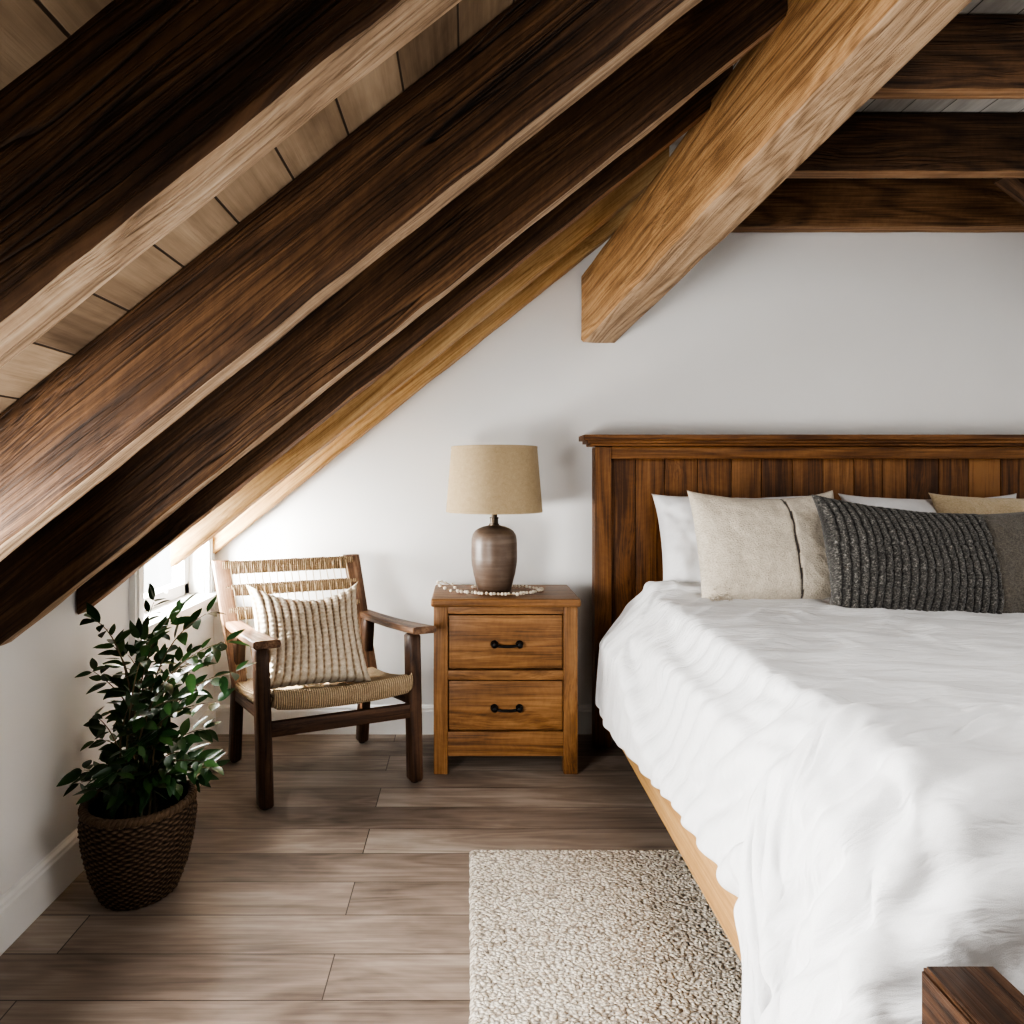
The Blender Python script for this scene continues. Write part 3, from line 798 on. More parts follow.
CLOTH = [
996,28,11,-17,33,26,3,-3,1,26,35,36,33,34,36,35,40,33,33,35,33,34,35,37,38,38,37,36,35,37,36,37,37,37,36,38,38,39,39,38,38,39,38,39,39,39,38,39,39,38,39,39,39,38,38,39,38,38,38,38,39,117,115,115,117,116,114,115,115,114,109,112,110,110,106,111,109,64,75,58,
-50,3,25,5,-27,7,32,9,-11,-2,2,-1,0,0,0,0,-2,3,1,-1,1,0,0,-1,-1,0,0,0,0,-2,0,0,0,1,1,-1,0,0,0,0,-1,-2,-1,-1,-2,-1,0,-1,-1,0,0,0,0,0,1,-1,1,0,1,0,0,0,1,0,0,1,-1,0,0,1,1,-1,1,3,3,-6,-1,14,4,-3,
-5,-21,-23,47,-20,-13,2,21,6,1,-9,5,1,-1,0,1,-2,1,0,2,0,0,-1,0,0,-1,0,-1,0,-1,0,0,1,0,2,0,-1,-4,-4,-3,-1,0,-1,0,0,1,0,1,1,1,-1,0,0,1,0,1,-1,1,-1,1,0,1,0,0,-1,0,1,0,1,1,0,0,1,0,5,-4,0,15,-5,2,
0,-1,5,-44,25,0,-16,7,34,-19,-2,0,2,1,-1,-1,2,0,1,1,1,0,0,-2,-3,-1,0,1,-1,1,-1,-1,0,0,-5,-5,-4,0,0,0,1,1,2,0,2,0,1,0,0,0,1,0,1,0,0,0,0,0,1,-1,0,0,1,1,0,0,1,0,-1,0,2,1,0,1,1,0,-3,11,-3,5,
17,-3,-10,18,-2,-10,-8,-23,-4,28,-13,-1,1,1,1,0,-1,4,-5,1,-3,1,0,1,1,0,0,0,1,-1,0,-2,-4,-8,-4,0,1,0,1,2,1,1,1,1,0,0,1,0,0,0,0,1,-1,0,0,0,1,0,0,1,0,-1,0,1,2,-1,1,3,0,-3,1,2,0,-1,1,-2,2,1,2,8,
30,-1,2,1,2,1,-4,-7,-19,-33,22,-10,5,1,1,1,-1,-1,0,-3,5,1,1,-1,0,-3,-6,-6,-5,-1,-2,-1,0,3,3,1,0,1,1,3,1,0,0,0,-1,0,-1,1,0,0,1,-1,1,0,0,0,1,0,0,0,0,1,1,0,1,0,-1,2,3,1,-1,-2,2,-1,0,7,-8,2,4,6,
-26,25,0,-6,-8,-11,-12,0,0,17,-2,12,-1,5,-1,-2,1,-5,3,-2,1,-2,-4,-4,-6,-4,-1,0,1,-2,1,1,2,2,3,1,2,3,2,-2,-3,1,0,0,2,0,0,-1,1,0,0,1,-1,1,0,1,-1,0,0,1,0,1,0,2,1,0,1,-1,1,2,2,-2,-3,4,-1,4,-7,2,6,5,
9,-35,-9,-2,-1,4,11,9,2,14,-11,-4,-5,-3,1,4,2,2,2,-1,-10,-5,-2,0,1,1,0,0,0,1,0,0,0,0,1,4,4,-3,-5,0,4,-1,0,0,0,1,0,1,-1,1,0,0,1,0,0,0,0,1,0,0,0,1,1,1,0,2,1,-1,-1,2,3,2,-3,-3,1,-2,0,2,10,1,
37,2,-6,-4,0,-21,11,1,5,-23,-5,-25,-5,0,2,2,2,3,5,8,6,4,2,1,-1,-2,-3,-3,-4,-8,1,3,1,2,2,-3,-9,-5,5,1,-1,1,0,1,0,-1,1,0,1,0,0,0,0,0,1,0,1,-1,1,-1,1,1,1,0,2,0,1,2,0,-2,1,6,2,-7,3,1,12,-16,0,10,
31,3,4,0,-4,4,-38,-17,-12,-6,-3,17,5,1,1,-1,-4,-3,0,-3,2,8,-2,-18,1,-1,0,2,7,14,3,1,-1,-7,-10,-8,4,9,0,0,0,0,0,0,0,1,0,1,0,0,0,0,1,0,0,0,0,1,0,0,0,1,0,1,0,2,1,2,1,1,-3,0,7,-1,-6,4,-4,4,3,4,
7,-2,-2,-2,-10,28,19,-2,-6,-7,-19,-21,-6,-1,-3,1,2,-3,0,0,2,-10,-8,10,-3,6,9,10,4,1,-4,-11,-13,-2,1,9,6,-1,0,0,0,0,1,0,0,0,1,-1,1,0,1,0,-1,1,0,1,0,0,0,1,0,-1,2,1,0,1,0,1,3,2,1,-4,1,8,-9,0,1,5,0,4,
-6,5,0,-2,-3,-4,4,5,3,-3,18,-1,-34,-3,3,-2,-7,6,-1,4,-6,-23,19,13,5,2,1,-1,0,-15,-14,-3,4,4,8,4,-1,0,1,0,0,-1,0,0,1,0,0,1,-1,1,0,1,0,0,0,0,1,0,0,0,0,1,1,0,1,0,1,1,2,1,3,3,-1,2,-3,-6,2,10,5,-6,
-43,0,9,9,17,-9,1,7,8,14,-12,-5,-11,-2,-9,2,7,-1,2,-7,0,16,-6,5,3,0,-2,-8,-21,-6,2,3,8,9,0,-5,-1,1,0,2,1,1,0,1,-1,2,0,-1,1,0,0,0,1,-1,1,0,0,1,0,1,0,0,1,0,0,2,0,0,1,1,2,-1,-2,3,12,-10,16,-11,-14,16,
-43,3,0,1,2,0,-2,-5,-2,-1,3,4,24,-4,1,-3,2,-3,-8,-3,-8,7,-9,0,5,3,-8,1,16,-7,2,11,4,-8,-4,4,1,0,1,0,1,1,0,0,1,0,0,1,0,0,0,0,0,1,0,0,0,0,1,0,1,0,1,1,0,0,1,0,0,1,1,7,0,-4,3,10,-14,4,22,-17,
-1,-2,-3,-13,-1,1,0,2,-1,-1,1,1,0,-25,0,-1,1,0,1,1,6,-1,-1,-6,-4,2,11,12,-23,11,13,0,-12,1,5,2,1,1,0,0,0,0,1,0,0,0,1,0,0,0,0,1,0,1,0,0,0,1,0,0,0,1,0,1,1,0,1,0,1,1,0,1,6,-6,-1,11,-8,2,-9,15,
-22,13,-3,0,15,5,3,1,0,-1,-1,-3,-5,-3,-28,-12,-7,0,1,2,5,10,17,3,-4,-11,-6,-10,3,13,4,-11,0,3,1,1,0,1,0,1,0,0,1,0,0,0,0,1,1,0,0,0,1,-1,1,1,0,0,0,0,0,2,0,1,1,1,0,1,0,0,1,1,3,10,-9,-1,7,11,6,-15,
-50,-2,21,21,-11,-12,-3,0,3,3,1,0,2,6,7,-8,-12,-5,-1,6,5,-1,1,-4,-15,-2,-1,-2,26,7,-6,-4,0,1,1,0,1,1,1,0,0,1,-1,1,1,0,0,0,0,1,1,-1,0,1,0,0,1,-1,1,1,0,1,1,1,-1,1,1,1,-1,1,1,0,2,8,6,-11,16,-17,0,9,
-41,-11,-4,9,11,17,8,-11,8,0,4,-6,1,6,-9,7,-10,10,0,-24,0,3,-14,0,4,-1,10,9,0,1,-1,-3,-2,2,0,0,1,-1,1,0,1,0,1,0,0,0,0,1,0,0,1,1,0,0,0,0,0,1,0,0,1,0,1,1,1,0,1,1,-2,2,0,1,0,2,10,2,-6,-3,2,6,
33,-25,-34,-26,-3,4,9,23,3,7,-12,9,0,-4,12,-18,19,-37,7,20,-17,-4,14,0,-8,13,1,-12,1,-5,6,-4,1,0,1,0,-1,0,0,1,1,0,0,1,0,0,1,0,0,1,-1,1,0,1,0,0,1,0,0,0,1,1,1,0,1,-1,3,0,-2,1,1,1,1,1,1,15,-14,10,9,-10,
47,-4,8,-13,-49,-16,-13,-6,-3,6,25,9,4,-1,-3,8,-38,7,-11,-4,11,0,-4,-9,19,4,-1,0,1,-3,2,-1,0,2,0,0,-1,1,0,0,0,1,1,-1,1,0,1,0,1,-1,1,0,0,0,1,0,0,1,0,1,-1,2,0,2,0,1,1,0,-2,2,1,0,1,0,1,2,8,9,-15,7,
52,-5,-3,-19,10,-24,-12,-9,-9,-14,-12,-4,-1,2,-1,3,26,14,-13,-24,0,0,-2,9,6,-8,0,7,1,1,-4,10,-1,-1,0,-1,1,-1,0,0,0,1,0,1,-1,2,-1,1,0,1,0,0,1,0,0,1,0,0,0,0,1,1,1,0,2,1,0,-1,0,1,1,1,0,2,0,-1,17,-12,-1,7,
55,1,-11,-1,-6,-5,-18,-9,3,2,-1,-9,-3,-3,-3,-10,-12,-14,-1,8,-4,-1,3,0,-5,7,0,7,2,-11,4,-5,14,0,-2,1,1,0,0,0,1,0,0,1,1,-1,1,0,0,0,1,0,0,1,0,1,0,0,1,0,0,1,1,1,1,1,0,-1,0,1,2,0,1,-1,2,1,3,-2,16,-8,
61,-2,-16,4,-2,-2,-9,-16,-18,-2,5,10,2,2,1,-1,-11,5,-14,-6,-15,-13,-5,6,4,2,3,0,-3,7,-19,13,3,-1,0,1,0,0,0,0,0,0,1,0,1,1,0,0,0,1,-1,1,1,-1,1,0,1,1,0,0,0,1,0,1,1,2,0,-2,1,0,2,1,1,2,0,0,-4,18,-12,7,
47,-13,25,-5,-1,0,2,-11,-22,-17,-13,-2,7,4,3,6,11,-20,17,1,-15,-15,-19,-10,2,1,0,1,0,7,15,-15,1,1,0,1,0,1,0,-1,-1,1,0,1,0,1,0,0,1,0,1,0,0,1,0,1,0,0,1,0,1,-1,2,0,2,1,-1,0,0,0,1,2,0,0,2,-5,4,4,9,-2,
36,3,-8,22,-7,-4,-10,23,3,-22,-18,-17,-16,-5,-3,2,9,25,-11,5,22,5,-21,-28,-19,-6,1,1,-2,-1,0,13,0,2,3,-3,-1,1,0,0,1,-1,1,0,1,-1,1,0,1,1,0,0,1,0,0,0,0,1,1,1,0,1,0,0,1,2,-1,-4,4,1,1,0,2,2,4,8,-18,-1,7,9,
6,32,-3,-9,-6,6,13,-19,7,20,-8,-19,-9,-10,-2,5,-1,-7,4,-2,-6,17,29,2,-25,-32,-15,1,5,4,-6,4,-4,-2,-2,3,2,1,1,0,1,0,-3,1,1,1,1,1,0,-1,1,1,0,0,1,-1,1,0,-1,1,0,1,1,2,0,1,3,-2,2,2,-2,2,0,2,1,3,13,-13,-4,8,
12,1,-12,-6,21,36,-1,2,-7,-17,-1,14,7,-10,-18,-22,-7,2,2,4,3,-14,10,26,17,-10,-30,-32,1,2,11,-6,-10,2,2,1,1,-1,1,1,1,0,2,0,0,1,0,0,0,1,-1,0,0,1,0,0,0,0,1,0,0,1,1,1,1,-1,0,7,-2,1,-2,1,2,0,2,3,9,9,3,-17,
-30,16,21,29,1,-42,36,-1,-8,-13,17,16,-10,1,9,-6,-18,-16,11,3,5,1,-21,3,21,17,0,-15,-34,1,2,13,3,-13,-5,2,0,0,1,2,-1,1,0,0,0,0,-1,-1,0,0,1,0,0,0,-1,1,0,0,0,-1,1,0,-1,0,-1,-1,0,2,1,-1,0,0,0,0,0,0,3,7,3,-10,
-31,-13,10,2,19,32,-4,3,-6,3,15,-32,28,16,-6,-3,8,-8,-33,-10,6,11,12,-21,-6,26,18,6,-14,-35,0,3,8,5,-10,-3,1,1,0,1,0,-1,1,-1,0,0,0,0,0,1,0,0,-1,0,0,0,0,0,0,0,-1,0,-1,1,1,-1,0,-1,3,-2,0,0,1,-1,0,0,2,6,2,-7,
-42,-1,1,4,0,-5,-2,42,18,-1,3,12,-44,-3,35,26,-6,-3,8,-19,-33,-10,11,20,-1,-24,23,19,13,-12,-35,0,4,1,2,-2,-2,2,0,-1,0,1,0,0,-1,-1,1,0,1,0,0,1,-2,-1,0,1,0,0,0,-1,0,0,0,0,-1,0,2,-6,5,0,0,1,0,-1,0,0,0,0,1,2,
-43,0,0,0,3,4,2,-9,27,40,-38,33,14,-24,-36,4,35,28,-2,0,1,-27,-30,-5,9,16,-21,18,18,21,-11,-35,0,7,2,-3,1,-1,0,0,0,0,0,0,0,0,-1,1,0,1,1,0,-2,0,-1,1,0,0,0,0,0,-1,-1,2,-1,-2,2,0,1,-5,5,-1,1,0,-1,0,0,1,-11,13,
-41,-2,28,30,-28,-18,-12,0,1,8,53,-12,20,14,-4,-36,-26,5,34,26,1,2,-9,-31,-24,-4,17,-13,11,16,27,-12,-27,-1,8,-2,0,0,-1,0,0,0,0,0,0,0,0,0,0,0,1,0,3,-4,-1,0,1,0,-1,1,0,-1,1,-1,-1,-1,2,1,-1,1,0,0,-1,0,0,1,-2,-9,15,-2,
-43,44,14,-1,19,-8,-22,-34,-8,10,-12,10,-10,43,17,18,-2,-33,-17,7,26,20,6,-1,-16,-27,-25,9,-5,6,10,34,-20,-13,2,1,0,-1,1,-1,0,0,0,0,0,0,0,0,0,0,-1,0,2,-1,1,-1,-1,0,1,-1,0,0,1,-1,0,0,-4,7,-2,1,0,-1,0,0,0,-1,-1,2,-1,3,
-19,-3,-8,-2,41,24,0,-7,-21,-31,-14,1,29,-20,29,0,-1,37,-19,-17,-10,7,20,16,8,-2,-13,-46,-3,2,3,7,40,-30,-6,6,1,-1,-1,1,1,0,0,0,0,0,0,0,-1,0,0,-1,-1,4,-1,0,-1,-1,-1,3,-1,0,-1,1,-2,2,-4,5,-1,-1,0,1,-2,1,1,-2,1,2,-1,2,
-28,-1,-3,0,0,45,10,-1,8,-3,-14,-31,-19,7,0,31,2,2,25,-2,-7,-20,-8,9,-3,1,1,5,-9,-6,-3,-3,0,37,-35,5,3,3,1,0,0,0,0,0,0,0,0,0,1,-2,0,-1,1,1,1,-2,1,0,0,-2,2,0,-3,0,0,3,-2,-1,3,-1,0,1,-2,0,-1,0,0,2,1,1,
-7,-21,3,9,10,-15,40,21,0,2,-3,-4,-22,-27,-17,2,31,1,3,4,3,9,-5,-27,-1,0,7,5,4,3,-5,-1,-2,-3,10,-7,1,-1,-1,0,0,0,0,0,0,0,0,0,0,0,-1,1,-1,0,1,-1,0,1,0,-1,-2,2,-1,0,-1,1,1,-1,0,1,0,0,-1,0,-3,2,1,-1,1,3,
-3,23,-4,-15,-35,-1,9,23,-1,24,-10,27,4,-11,-26,-36,-2,4,5,22,-4,2,0,15,4,-1,-19,9,-2,1,1,-1,-1,-2,3,3,-2,-2,0,-1,0,-1,0,0,0,0,0,1,-1,0,-1,-1,1,1,-1,0,0,0,0,-1,1,-1,-1,0,0,1,1,-2,1,1,0,0,0,-1,-1,0,1,2,-1,2,
-30,1,8,-4,0,4,3,-17,38,-14,36,-36,28,20,1,-7,-45,8,-4,-6,2,3,-7,-15,1,8,33,-6,-3,3,-1,2,-1,-12,13,-1,-3,1,0,1,-2,1,0,0,-1,0,-1,0,0,0,0,-1,0,-1,1,0,0,0,0,0,-2,-1,2,0,0,-1,2,0,0,0,-2,-3,3,-2,3,0,-1,-1,3,2,
-18,7,0,-33,22,1,-13,25,-25,30,17,20,-45,-12,37,-18,-1,-33,1,3,12,-12,-5,42,-11,22,-41,18,25,-19,13,-22,12,-8,15,-5,3,-1,-1,2,-1,0,0,0,-2,2,-1,-2,2,0,-1,2,-6,3,-1,1,-3,0,2,-2,4,-1,3,-7,1,-1,2,0,-1,2,0,-4,1,-1,2,-1,1,0,-2,5,
66,-69,-29,49,-23,-4,-5,-13,28,-3,-6,15,17,-20,-41,63,32,-14,-48,-22,0,36,21,-52,50,-39,39,26,-34,27,-39,25,-25,31,3,5,-9,5,-2,-1,5,-5,-1,-1,3,-5,5,-3,-3,-3,0,2,7,-9,3,-1,1,-5,0,6,-10,3,-5,3,-6,0,-5,1,-2,0,-4,-2,-3,1,-1,-3,-2,0,0,-1,
-6,74,-19,-51,9,10,26,-6,-55,-16,13,18,14,21,-13,-26,33,-15,58,-13,-36,-19,26,11,-16,35,17,-1,-7,-1,4,9,23,-3,-2,4,6,-7,-5,-3,-6,6,0,0,-6,3,-9,2,0,-1,1,1,-13,10,-10,6,-1,7,-20,2,13,-10,-1,-7,6,-20,3,-3,-5,-7,-6,1,-7,2,-8,-2,-4,-5,-1,-2,
39,-4,32,-6,-31,-22,-7,21,-14,31,-57,-11,19,45,-2,38,-69,64,-29,-15,59,-33,-16,57,-8,21,-33,-14,44,-24,34,-12,3,5,-2,-9,-3,2,7,-11,4,1,-4,-4,7,-13,4,0,-2,4,-6,-8,9,-4,4,-6,-9,-1,15,-8,-5,-5,-5,-4,-7,13,-12,-7,-3,-6,1,0,-4,-11,-4,-1,-4,-2,-5,-1,
44,-51,20,36,25,-23,-68,-9,84,-66,44,28,-8,-62,42,0,30,-64,23,47,2,38,-24,-20,28,-28,32,12,-19,20,-1,-6,-7,-1,-4,4,-2,2,-10,10,-5,-9,4,-1,-6,11,-9,0,-1,-7,2,1,0,-6,1,-5,12,-13,4,-4,-1,0,2,-6,0,-23,7,-6,1,-1,-9,-2,-2,-3,-5,-6,-5,-2,-7,1,
28,-23,-36,-6,2,38,14,31,-45,62,-36,-33,14,50,-31,-9,-31,68,7,-21,-20,21,28,-25,-17,29,4,-11,-1,-5,-3,11,0,-3,4,-4,0,-7,9,-7,2,-1,-3,1,-2,-4,9,-5,-1,0,1,-2,-1,1,-3,4,-8,11,-13,6,-5,-1,-4,1,-7,10,-8,-2,-5,2,2,-6,0,0,-6,-2,-1,-5,3,-4,
22,2,16,-12,-14,-34,48,-37,43,-30,43,0,-15,-33,29,-52,54,-28,1,32,-11,-32,3,33,-8,-8,-8,0,9,-1,0,-1,0,-1,0,1,1,0,-4,4,-2,2,-1,-2,1,1,-3,2,-1,2,-1,1,-2,0,3,-1,3,-4,2,-6,1,-1,1,3,2,0,-3,1,-3,-1,3,-4,-1,-1,2,-2,-4,0,0,1,
-9,35,-40,19,-4,34,-28,28,-13,11,-23,-13,2,7,-26,43,-22,20,-7,-24,5,24,-17,-9,17,-8,4,5,-2,0,1,-1,1,0,0,1,-2,-1,1,1,-1,1,-2,1,1,-1,0,0,0,0,0,-1,1,1,-1,-1,0,0,6,-5,-4,2,-1,0,2,-4,0,3,-2,0,-1,-1,1,0,-1,-1,2,-3,-3,2,
2,-23,30,-13,34,-27,31,-16,-23,8,-12,16,-26,4,35,-29,28,-9,-21,12,20,-20,16,-1,-12,3,4,-5,4,0,0,0,0,0,0,-2,0,2,-1,0,0,-1,1,0,0,0,0,-1,1,0,-1,1,-1,0,0,0,-1,0,0,8,-3,-5,-1,0,0,2,-3,1,3,-5,1,3,-5,0,3,-3,-1,2,-1,-3,
-1,0,16,13,-24,26,-19,-21,25,-27,22,-22,26,6,-36,33,-7,-24,21,14,-19,16,-13,-10,12,3,-5,5,0,0,-1,0,-1,1,0,0,0,-1,1,0,-1,0,1,0,0,0,-1,1,-1,0,0,0,0,0,0,-1,0,-1,0,1,7,-8,0,0,-1,9,-7,-2,2,-2,0,3,-5,-1,-1,2,-1,0,1,-3,
-6,15,-12,13,14,-22,-15,31,-26,18,-17,23,-11,-31,41,-7,-26,28,9,-15,11,-15,-10,19,-4,-1,4,1,0,-1,0,0,0,0,-1,0,0,1,-1,0,0,1,-1,1,-1,0,0,0,0,0,0,-1,1,-1,-1,1,0,0,-1,-1,1,1,-1,0,0,-2,7,-8,0,3,-1,-2,0,0,2,2,-5,-1,0,0,
0,2,3,-3,-5,-12,29,-18,15,-17,17,-9,-25,26,-3,-22,24,6,-7,7,-11,-10,22,-15,4,3,1,-1,0,-1,0,1,0,0,-1,0,1,-1,1,-1,1,0,0,0,0,0,1,-1,1,-1,0,0,0,0,0,-1,0,0,0,1,-1,6,-6,0,1,0,3,4,-8,2,0,-1,4,-5,2,-2,6,-7,1,0,
0,1,5,-5,-16,19,2,4,-16,15,-3,-27,17,12,-25,30,-6,0,-2,-6,-13,26,-14,2,1,0,0,1,-1,0,0,0,0,-1,1,0,-1,0,0,1,0,0,0,-1,1,0,0,0,0,0,0,0,0,0,0,0,1,-1,-1,0,0,3,-1,-1,-1,0,-1,7,-7,3,-2,0,7,-8,0,1,0,5,-7,2,
0,2,3,-13,5,14,-5,-9,9,1,-26,11,14,-22,32,-23,14,-7,2,-14,20,-1,-9,3,0,0,0,-1,0,1,1,-1,0,0,-1,0,1,0,0,0,0,0,0,0,0,0,0,0,0,0,0,0,-1,1,0,0,0,1,0,-2,0,-1,1,-1,1,0,6,-6,0,-1,1,0,0,1,-2,1,0,3,-2,-1,
0,2,-3,-9,15,4,-9,2,7,-20,1,11,-14,33,-22,3,-2,4,-7,7,7,-7,-4,1,0,0,0,0,1,0,0,1,-1,-1,1,0,0,0,0,0,0,0,0,0,0,1,-1,1,-1,0,0,0,0,-1,1,0,-1,0,2,-1,-1,2,-2,0,-1,1,0,-1,9,-9,1,1,0,6,-8,1,0,0,6,-6,
0,0,-3,1,13,-7,-4,8,-14,-6,8,-6,28,-11,-7,1,1,-1,-6,12,-1,-5,-1,0,0,0,0,1,-1,0,1,0,0,0,-1,1,0,0,0,1,-1,0,0,0,0,0,0,-1,1,0,0,0,0,0,-1,1,0,0,-1,3,-1,-2,3,-3,0,0,0,5,1,-6,0,0,0,6,-4,-3,0,0,2,-1,
0,0,-3,7,2,-5,5,-6,-9,1,0,20,-1,-10,-1,1,0,-1,4,3,-4,-3,1,-1,0,0,1,-1,0,0,0,-1,1,1,0,0,0,1,0,-1,0,0,0,0,0,0,0,0,-1,0,0,1,0,0,0,-1,1,0,0,-1,2,-2,5,-5,0,1,0,3,-4,0,0,0,-1,1,5,-5,0,0,-2,2,
-1,1,-3,8,-2,0,0,-8,-4,2,14,6,-8,-5,0,0,0,1,3,1,-2,-3,0,1,0,0,-1,0,1,0,-1,0,0,1,0,0,0,0,0,0,0,-1,1,0,0,0,0,0,0,0,0,-1,0,1,0,0,-1,0,1,0,0,-1,0,0,0,0,0,1,-2,8,-7,0,0,-1,6,-5,0,0,-2,2,
0,-1,2,5,-3,2,-5,-8,0,10,8,-3,-6,-1,0,1,-1,1,3,0,-2,-1,0,-1,0,0,0,0,0,0,0,1,0,0,0,0,-1,0,0,0,1,0,-1,1,-1,0,0,0,0,1,0,0,0,-1,0,1,1,0,-2,0,1,3,-4,5,-4,0,0,-1,5,2,-7,0,0,0,4,1,-5,0,-3,3,
-1,1,1,2,1,-2,-6,-4,6,8,2,-5,-3,-1,1,1,0,0,3,-2,-1,0,-1,1,-1,0,0,1,-1,1,0,0,0,0,0,0,0,0,0,0,-1,0,1,-1,1,-1,0,1,0,-1,0,1,0,0,0,0,0,1,0,-1,-1,3,-2,3,-4,0,0,1,5,-6,0,0,0,0,0,7,-6,0,7,-8,
0,-1,2,2,-1,-2,-6,0,6,7,-2,-3,-2,0,0,1,1,-1,2,-1,-1,0,0,-1,1,0,0,-1,1,0,0,0,0,0,1,-1,0,0,-1,0,0,1,-1,0,0,0,1,-1,0,1,0,-1,1,0,0,0,0,0,-1,1,0,0,2,-3,1,-1,1,-1,0,0,6,-5,0,-1,0,4,-2,-1,-1,0,
-1,0,2,1,-1,-3,-4,1,9,3,-4,-2,-1,0,0,1,0,1,-1,0,-1,-1,1,1,0,0,0,0,0,0,0,-1,1,0,0,0,0,-1,1,-1,0,0,1,0,-1,1,-1,1,0,-1,1,0,-1,1,0,0,0,0,2,-2,-1,1,3,-5,4,-3,0,0,-1,7,1,-4,-3,1,-1,2,5,-7,1,-1,
0,0,1,0,-1,-3,-3,4,11,-5,-2,-2,-1,2,-1,1,1,0,0,-2,0,-1,2,1,-1,0,0,1,0,-1,0,0,-1,1,0,0,0,0,-1,0,1,-1,0,0,1,-1,1,0,0,0,-1,1,0,-1,1,0,-1,0,0,2,0,-1,2,2,-5,1,-2,0,1,4,-4,5,-5,0,0,-1,5,3,-7,0,
0,1,-1,0,-1,-1,-1,5,3,-2,-2,-2,1,0,0,1,0,0,0,0,-2,0,2,0,1,0,0,-1,0,0,0,0,0,0,0,0,0,0,0,0,-1,1,0,0,-1,1,0,-1,1,0,0,-1,0,1,-1,0,1,-1,0,0,1,-1,0,5,-3,-3,1,0,0,0,3,0,-3,0,0,-2,2,2,-1,-1,
-1,1,0,-1,0,-1,3,3,-1,-1,-1,-1,1,0,0,0,0,0,0,-1,-1,1,1,0,0,1,0,0,0,-1,-1,1,0,-1,0,0,0,1,0,0,0,0,0,0,0,0,-1,1,-1,0,1,0,0,-1,1,-1,0,0,0,0,0,0,0,2,5,-8,1,0,0,-1,6,-2,-3,0,0,3,-5,2,6,-6,
0,0,0,0,-1,0,3,1,-1,-2,0,-1,2,-1,0,1,0,1,-1,-1,0,0,1,0,1,-1,0,1,-1,0,0,0,0,0,-1,1,0,-1,0,1,1,-1,-1,1,0,0,0,0,0,0,-1,0,1,0,-1,1,-1,0,1,-1,0,1,0,-1,5,-5,0,-1,0,1,2,1,3,-5,-1,1,1,1,-3,0,
-1,-2,-1,0,0,4,3,0,-3,0,0,0,1,-1,-2,-2,0,1,0,1,0,2,-2,-1,-1,1,0,-1,1,0,0,-1,1,-1,1,-1,0,1,1,0,-1,0,1,-1,1,-1,1,-1,0,0,1,0,-1,0,1,-1,0,1,-1,1,0,0,-1,1,2,4,-7,2,0,-1,0,4,4,-6,1,-1,2,-2,-4,4,
-1,-2,-4,1,1,3,5,0,-5,1,-1,2,-1,1,-1,-4,-1,0,2,0,2,0,-1,-4,0,1,0,1,-1,0,1,0,-1,1,-1,0,1,0,1,0,0,0,-1,1,0,0,-1,1,0,0,0,0,0,0,0,0,0,0,0,0,1,-1,1,0,-1,12,-10,-1,0,1,0,0,4,0,-2,0,2,0,4,-6,
-1,-3,-3,0,2,1,5,2,-4,-1,1,0,-1,1,0,-4,-1,1,1,1,0,1,0,-3,-1,-1,1,0,0,1,-1,1,0,-1,1,0,1,0,0,-1,0,0,1,0,0,0,0,0,0,0,0,-1,0,1,0,0,0,0,0,0,0,1,0,-1,0,2,-1,1,0,0,0,0,3,-1,2,-1,1,-1,-1,0,
-1,-1,-5,-2,2,3,2,3,-2,0,0,1,-1,-1,3,-4,-3,0,1,2,0,0,2,-4,0,-1,0,0,0,0,1,0,0,0,0,1,0,0,0,1,0,-1,0,0,-1,1,0,-1,1,0,0,0,0,-1,0,1,0,0,0,1,-1,0,1,-1,1,0,9,-9,0,0,1,-1,0,5,-2,1,0,0,-2,1,
-1,-1,-4,-3,2,2,3,1,0,0,0,0,0,1,2,-5,-3,0,0,1,2,0,2,-3,-2,1,-1,0,0,1,0,0,1,0,0,0,0,1,-1,0,-1,0,0,0,1,-1,1,0,0,0,0,1,0,-1,0,-1,1,-1,1,-1,1,1,0,1,-2,1,8,-8,0,1,-1,0,1,2,0,0,1,-1,-4,4,
-2,0,-3,-5,0,3,3,2,1,0,0,1,-1,1,1,-3,-3,-1,0,1,1,2,0,-1,-3,0,1,-1,1,0,0,0,0,0,0,1,0,0,0,-1,0,1,0,-1,0,1,-1,1,-1,1,0,1,-1,-1,0,1,-1,1,0,0,0,0,0,0,0,0,1,1,-1,0,1,1,-3,4,1,-1,-1,2,5,-6,
-1,0,-4,-6,1,2,3,2,1,1,1,0,0,-1,1,-1,-5,0,2,0,2,-1,2,-2,-2,0,0,0,0,0,0,0,0,1,0,0,0,-1,0,0,1,-1,0,1,-1,0,1,0,0,0,0,0,-1,0,0,0,1,0,-1,1,0,0,1,2,-3,1,0,-1,1,0,1,0,-1,2,1,0,1,0,-2,1,
-1,1,-2,-7,-4,3,2,4,2,0,1,2,-3,2,-1,0,-4,0,0,2,0,2,0,-2,-2,0,0,1,0,-1,0,0,0,0,1,0,-1,0,-1,1,0,1,0,-1,1,0,-1,0,1,0,0,0,0,0,0,0,0,-1,1,1,-1,1,0,1,-2,0,1,8,-8,1,0,1,0,-1,1,1,0,3,-5,2,
-1,1,-1,-6,-6,1,4,3,2,2,0,-1,2,0,-1,1,-5,-1,1,0,2,0,1,0,-3,0,0,0,0,0,0,0,0,0,0,0,0,0,0,0,0,1,-1,1,0,-1,1,-1,0,0,1,0,-1,1,0,0,-1,1,0,0,1,-1,1,-1,0,0,1,0,0,0,0,1,2,-2,0,2,0,1,15,-16,
-1,1,1,-4,-8,-2,3,3,3,1,2,0,1,-1,1,0,-4,-2,0,1,0,2,0,1,-3,0,0,0,0,0,0,0,0,0,0,-1,0,0,1,0,1,-1,1,0,0,1,-1,0,0,0,-1,0,2,0,0,0,0,-1,0,0,0,1,-1,1,4,-4,-1,2,0,0,-1,1,2,0,0,-1,0,-1,1,1,
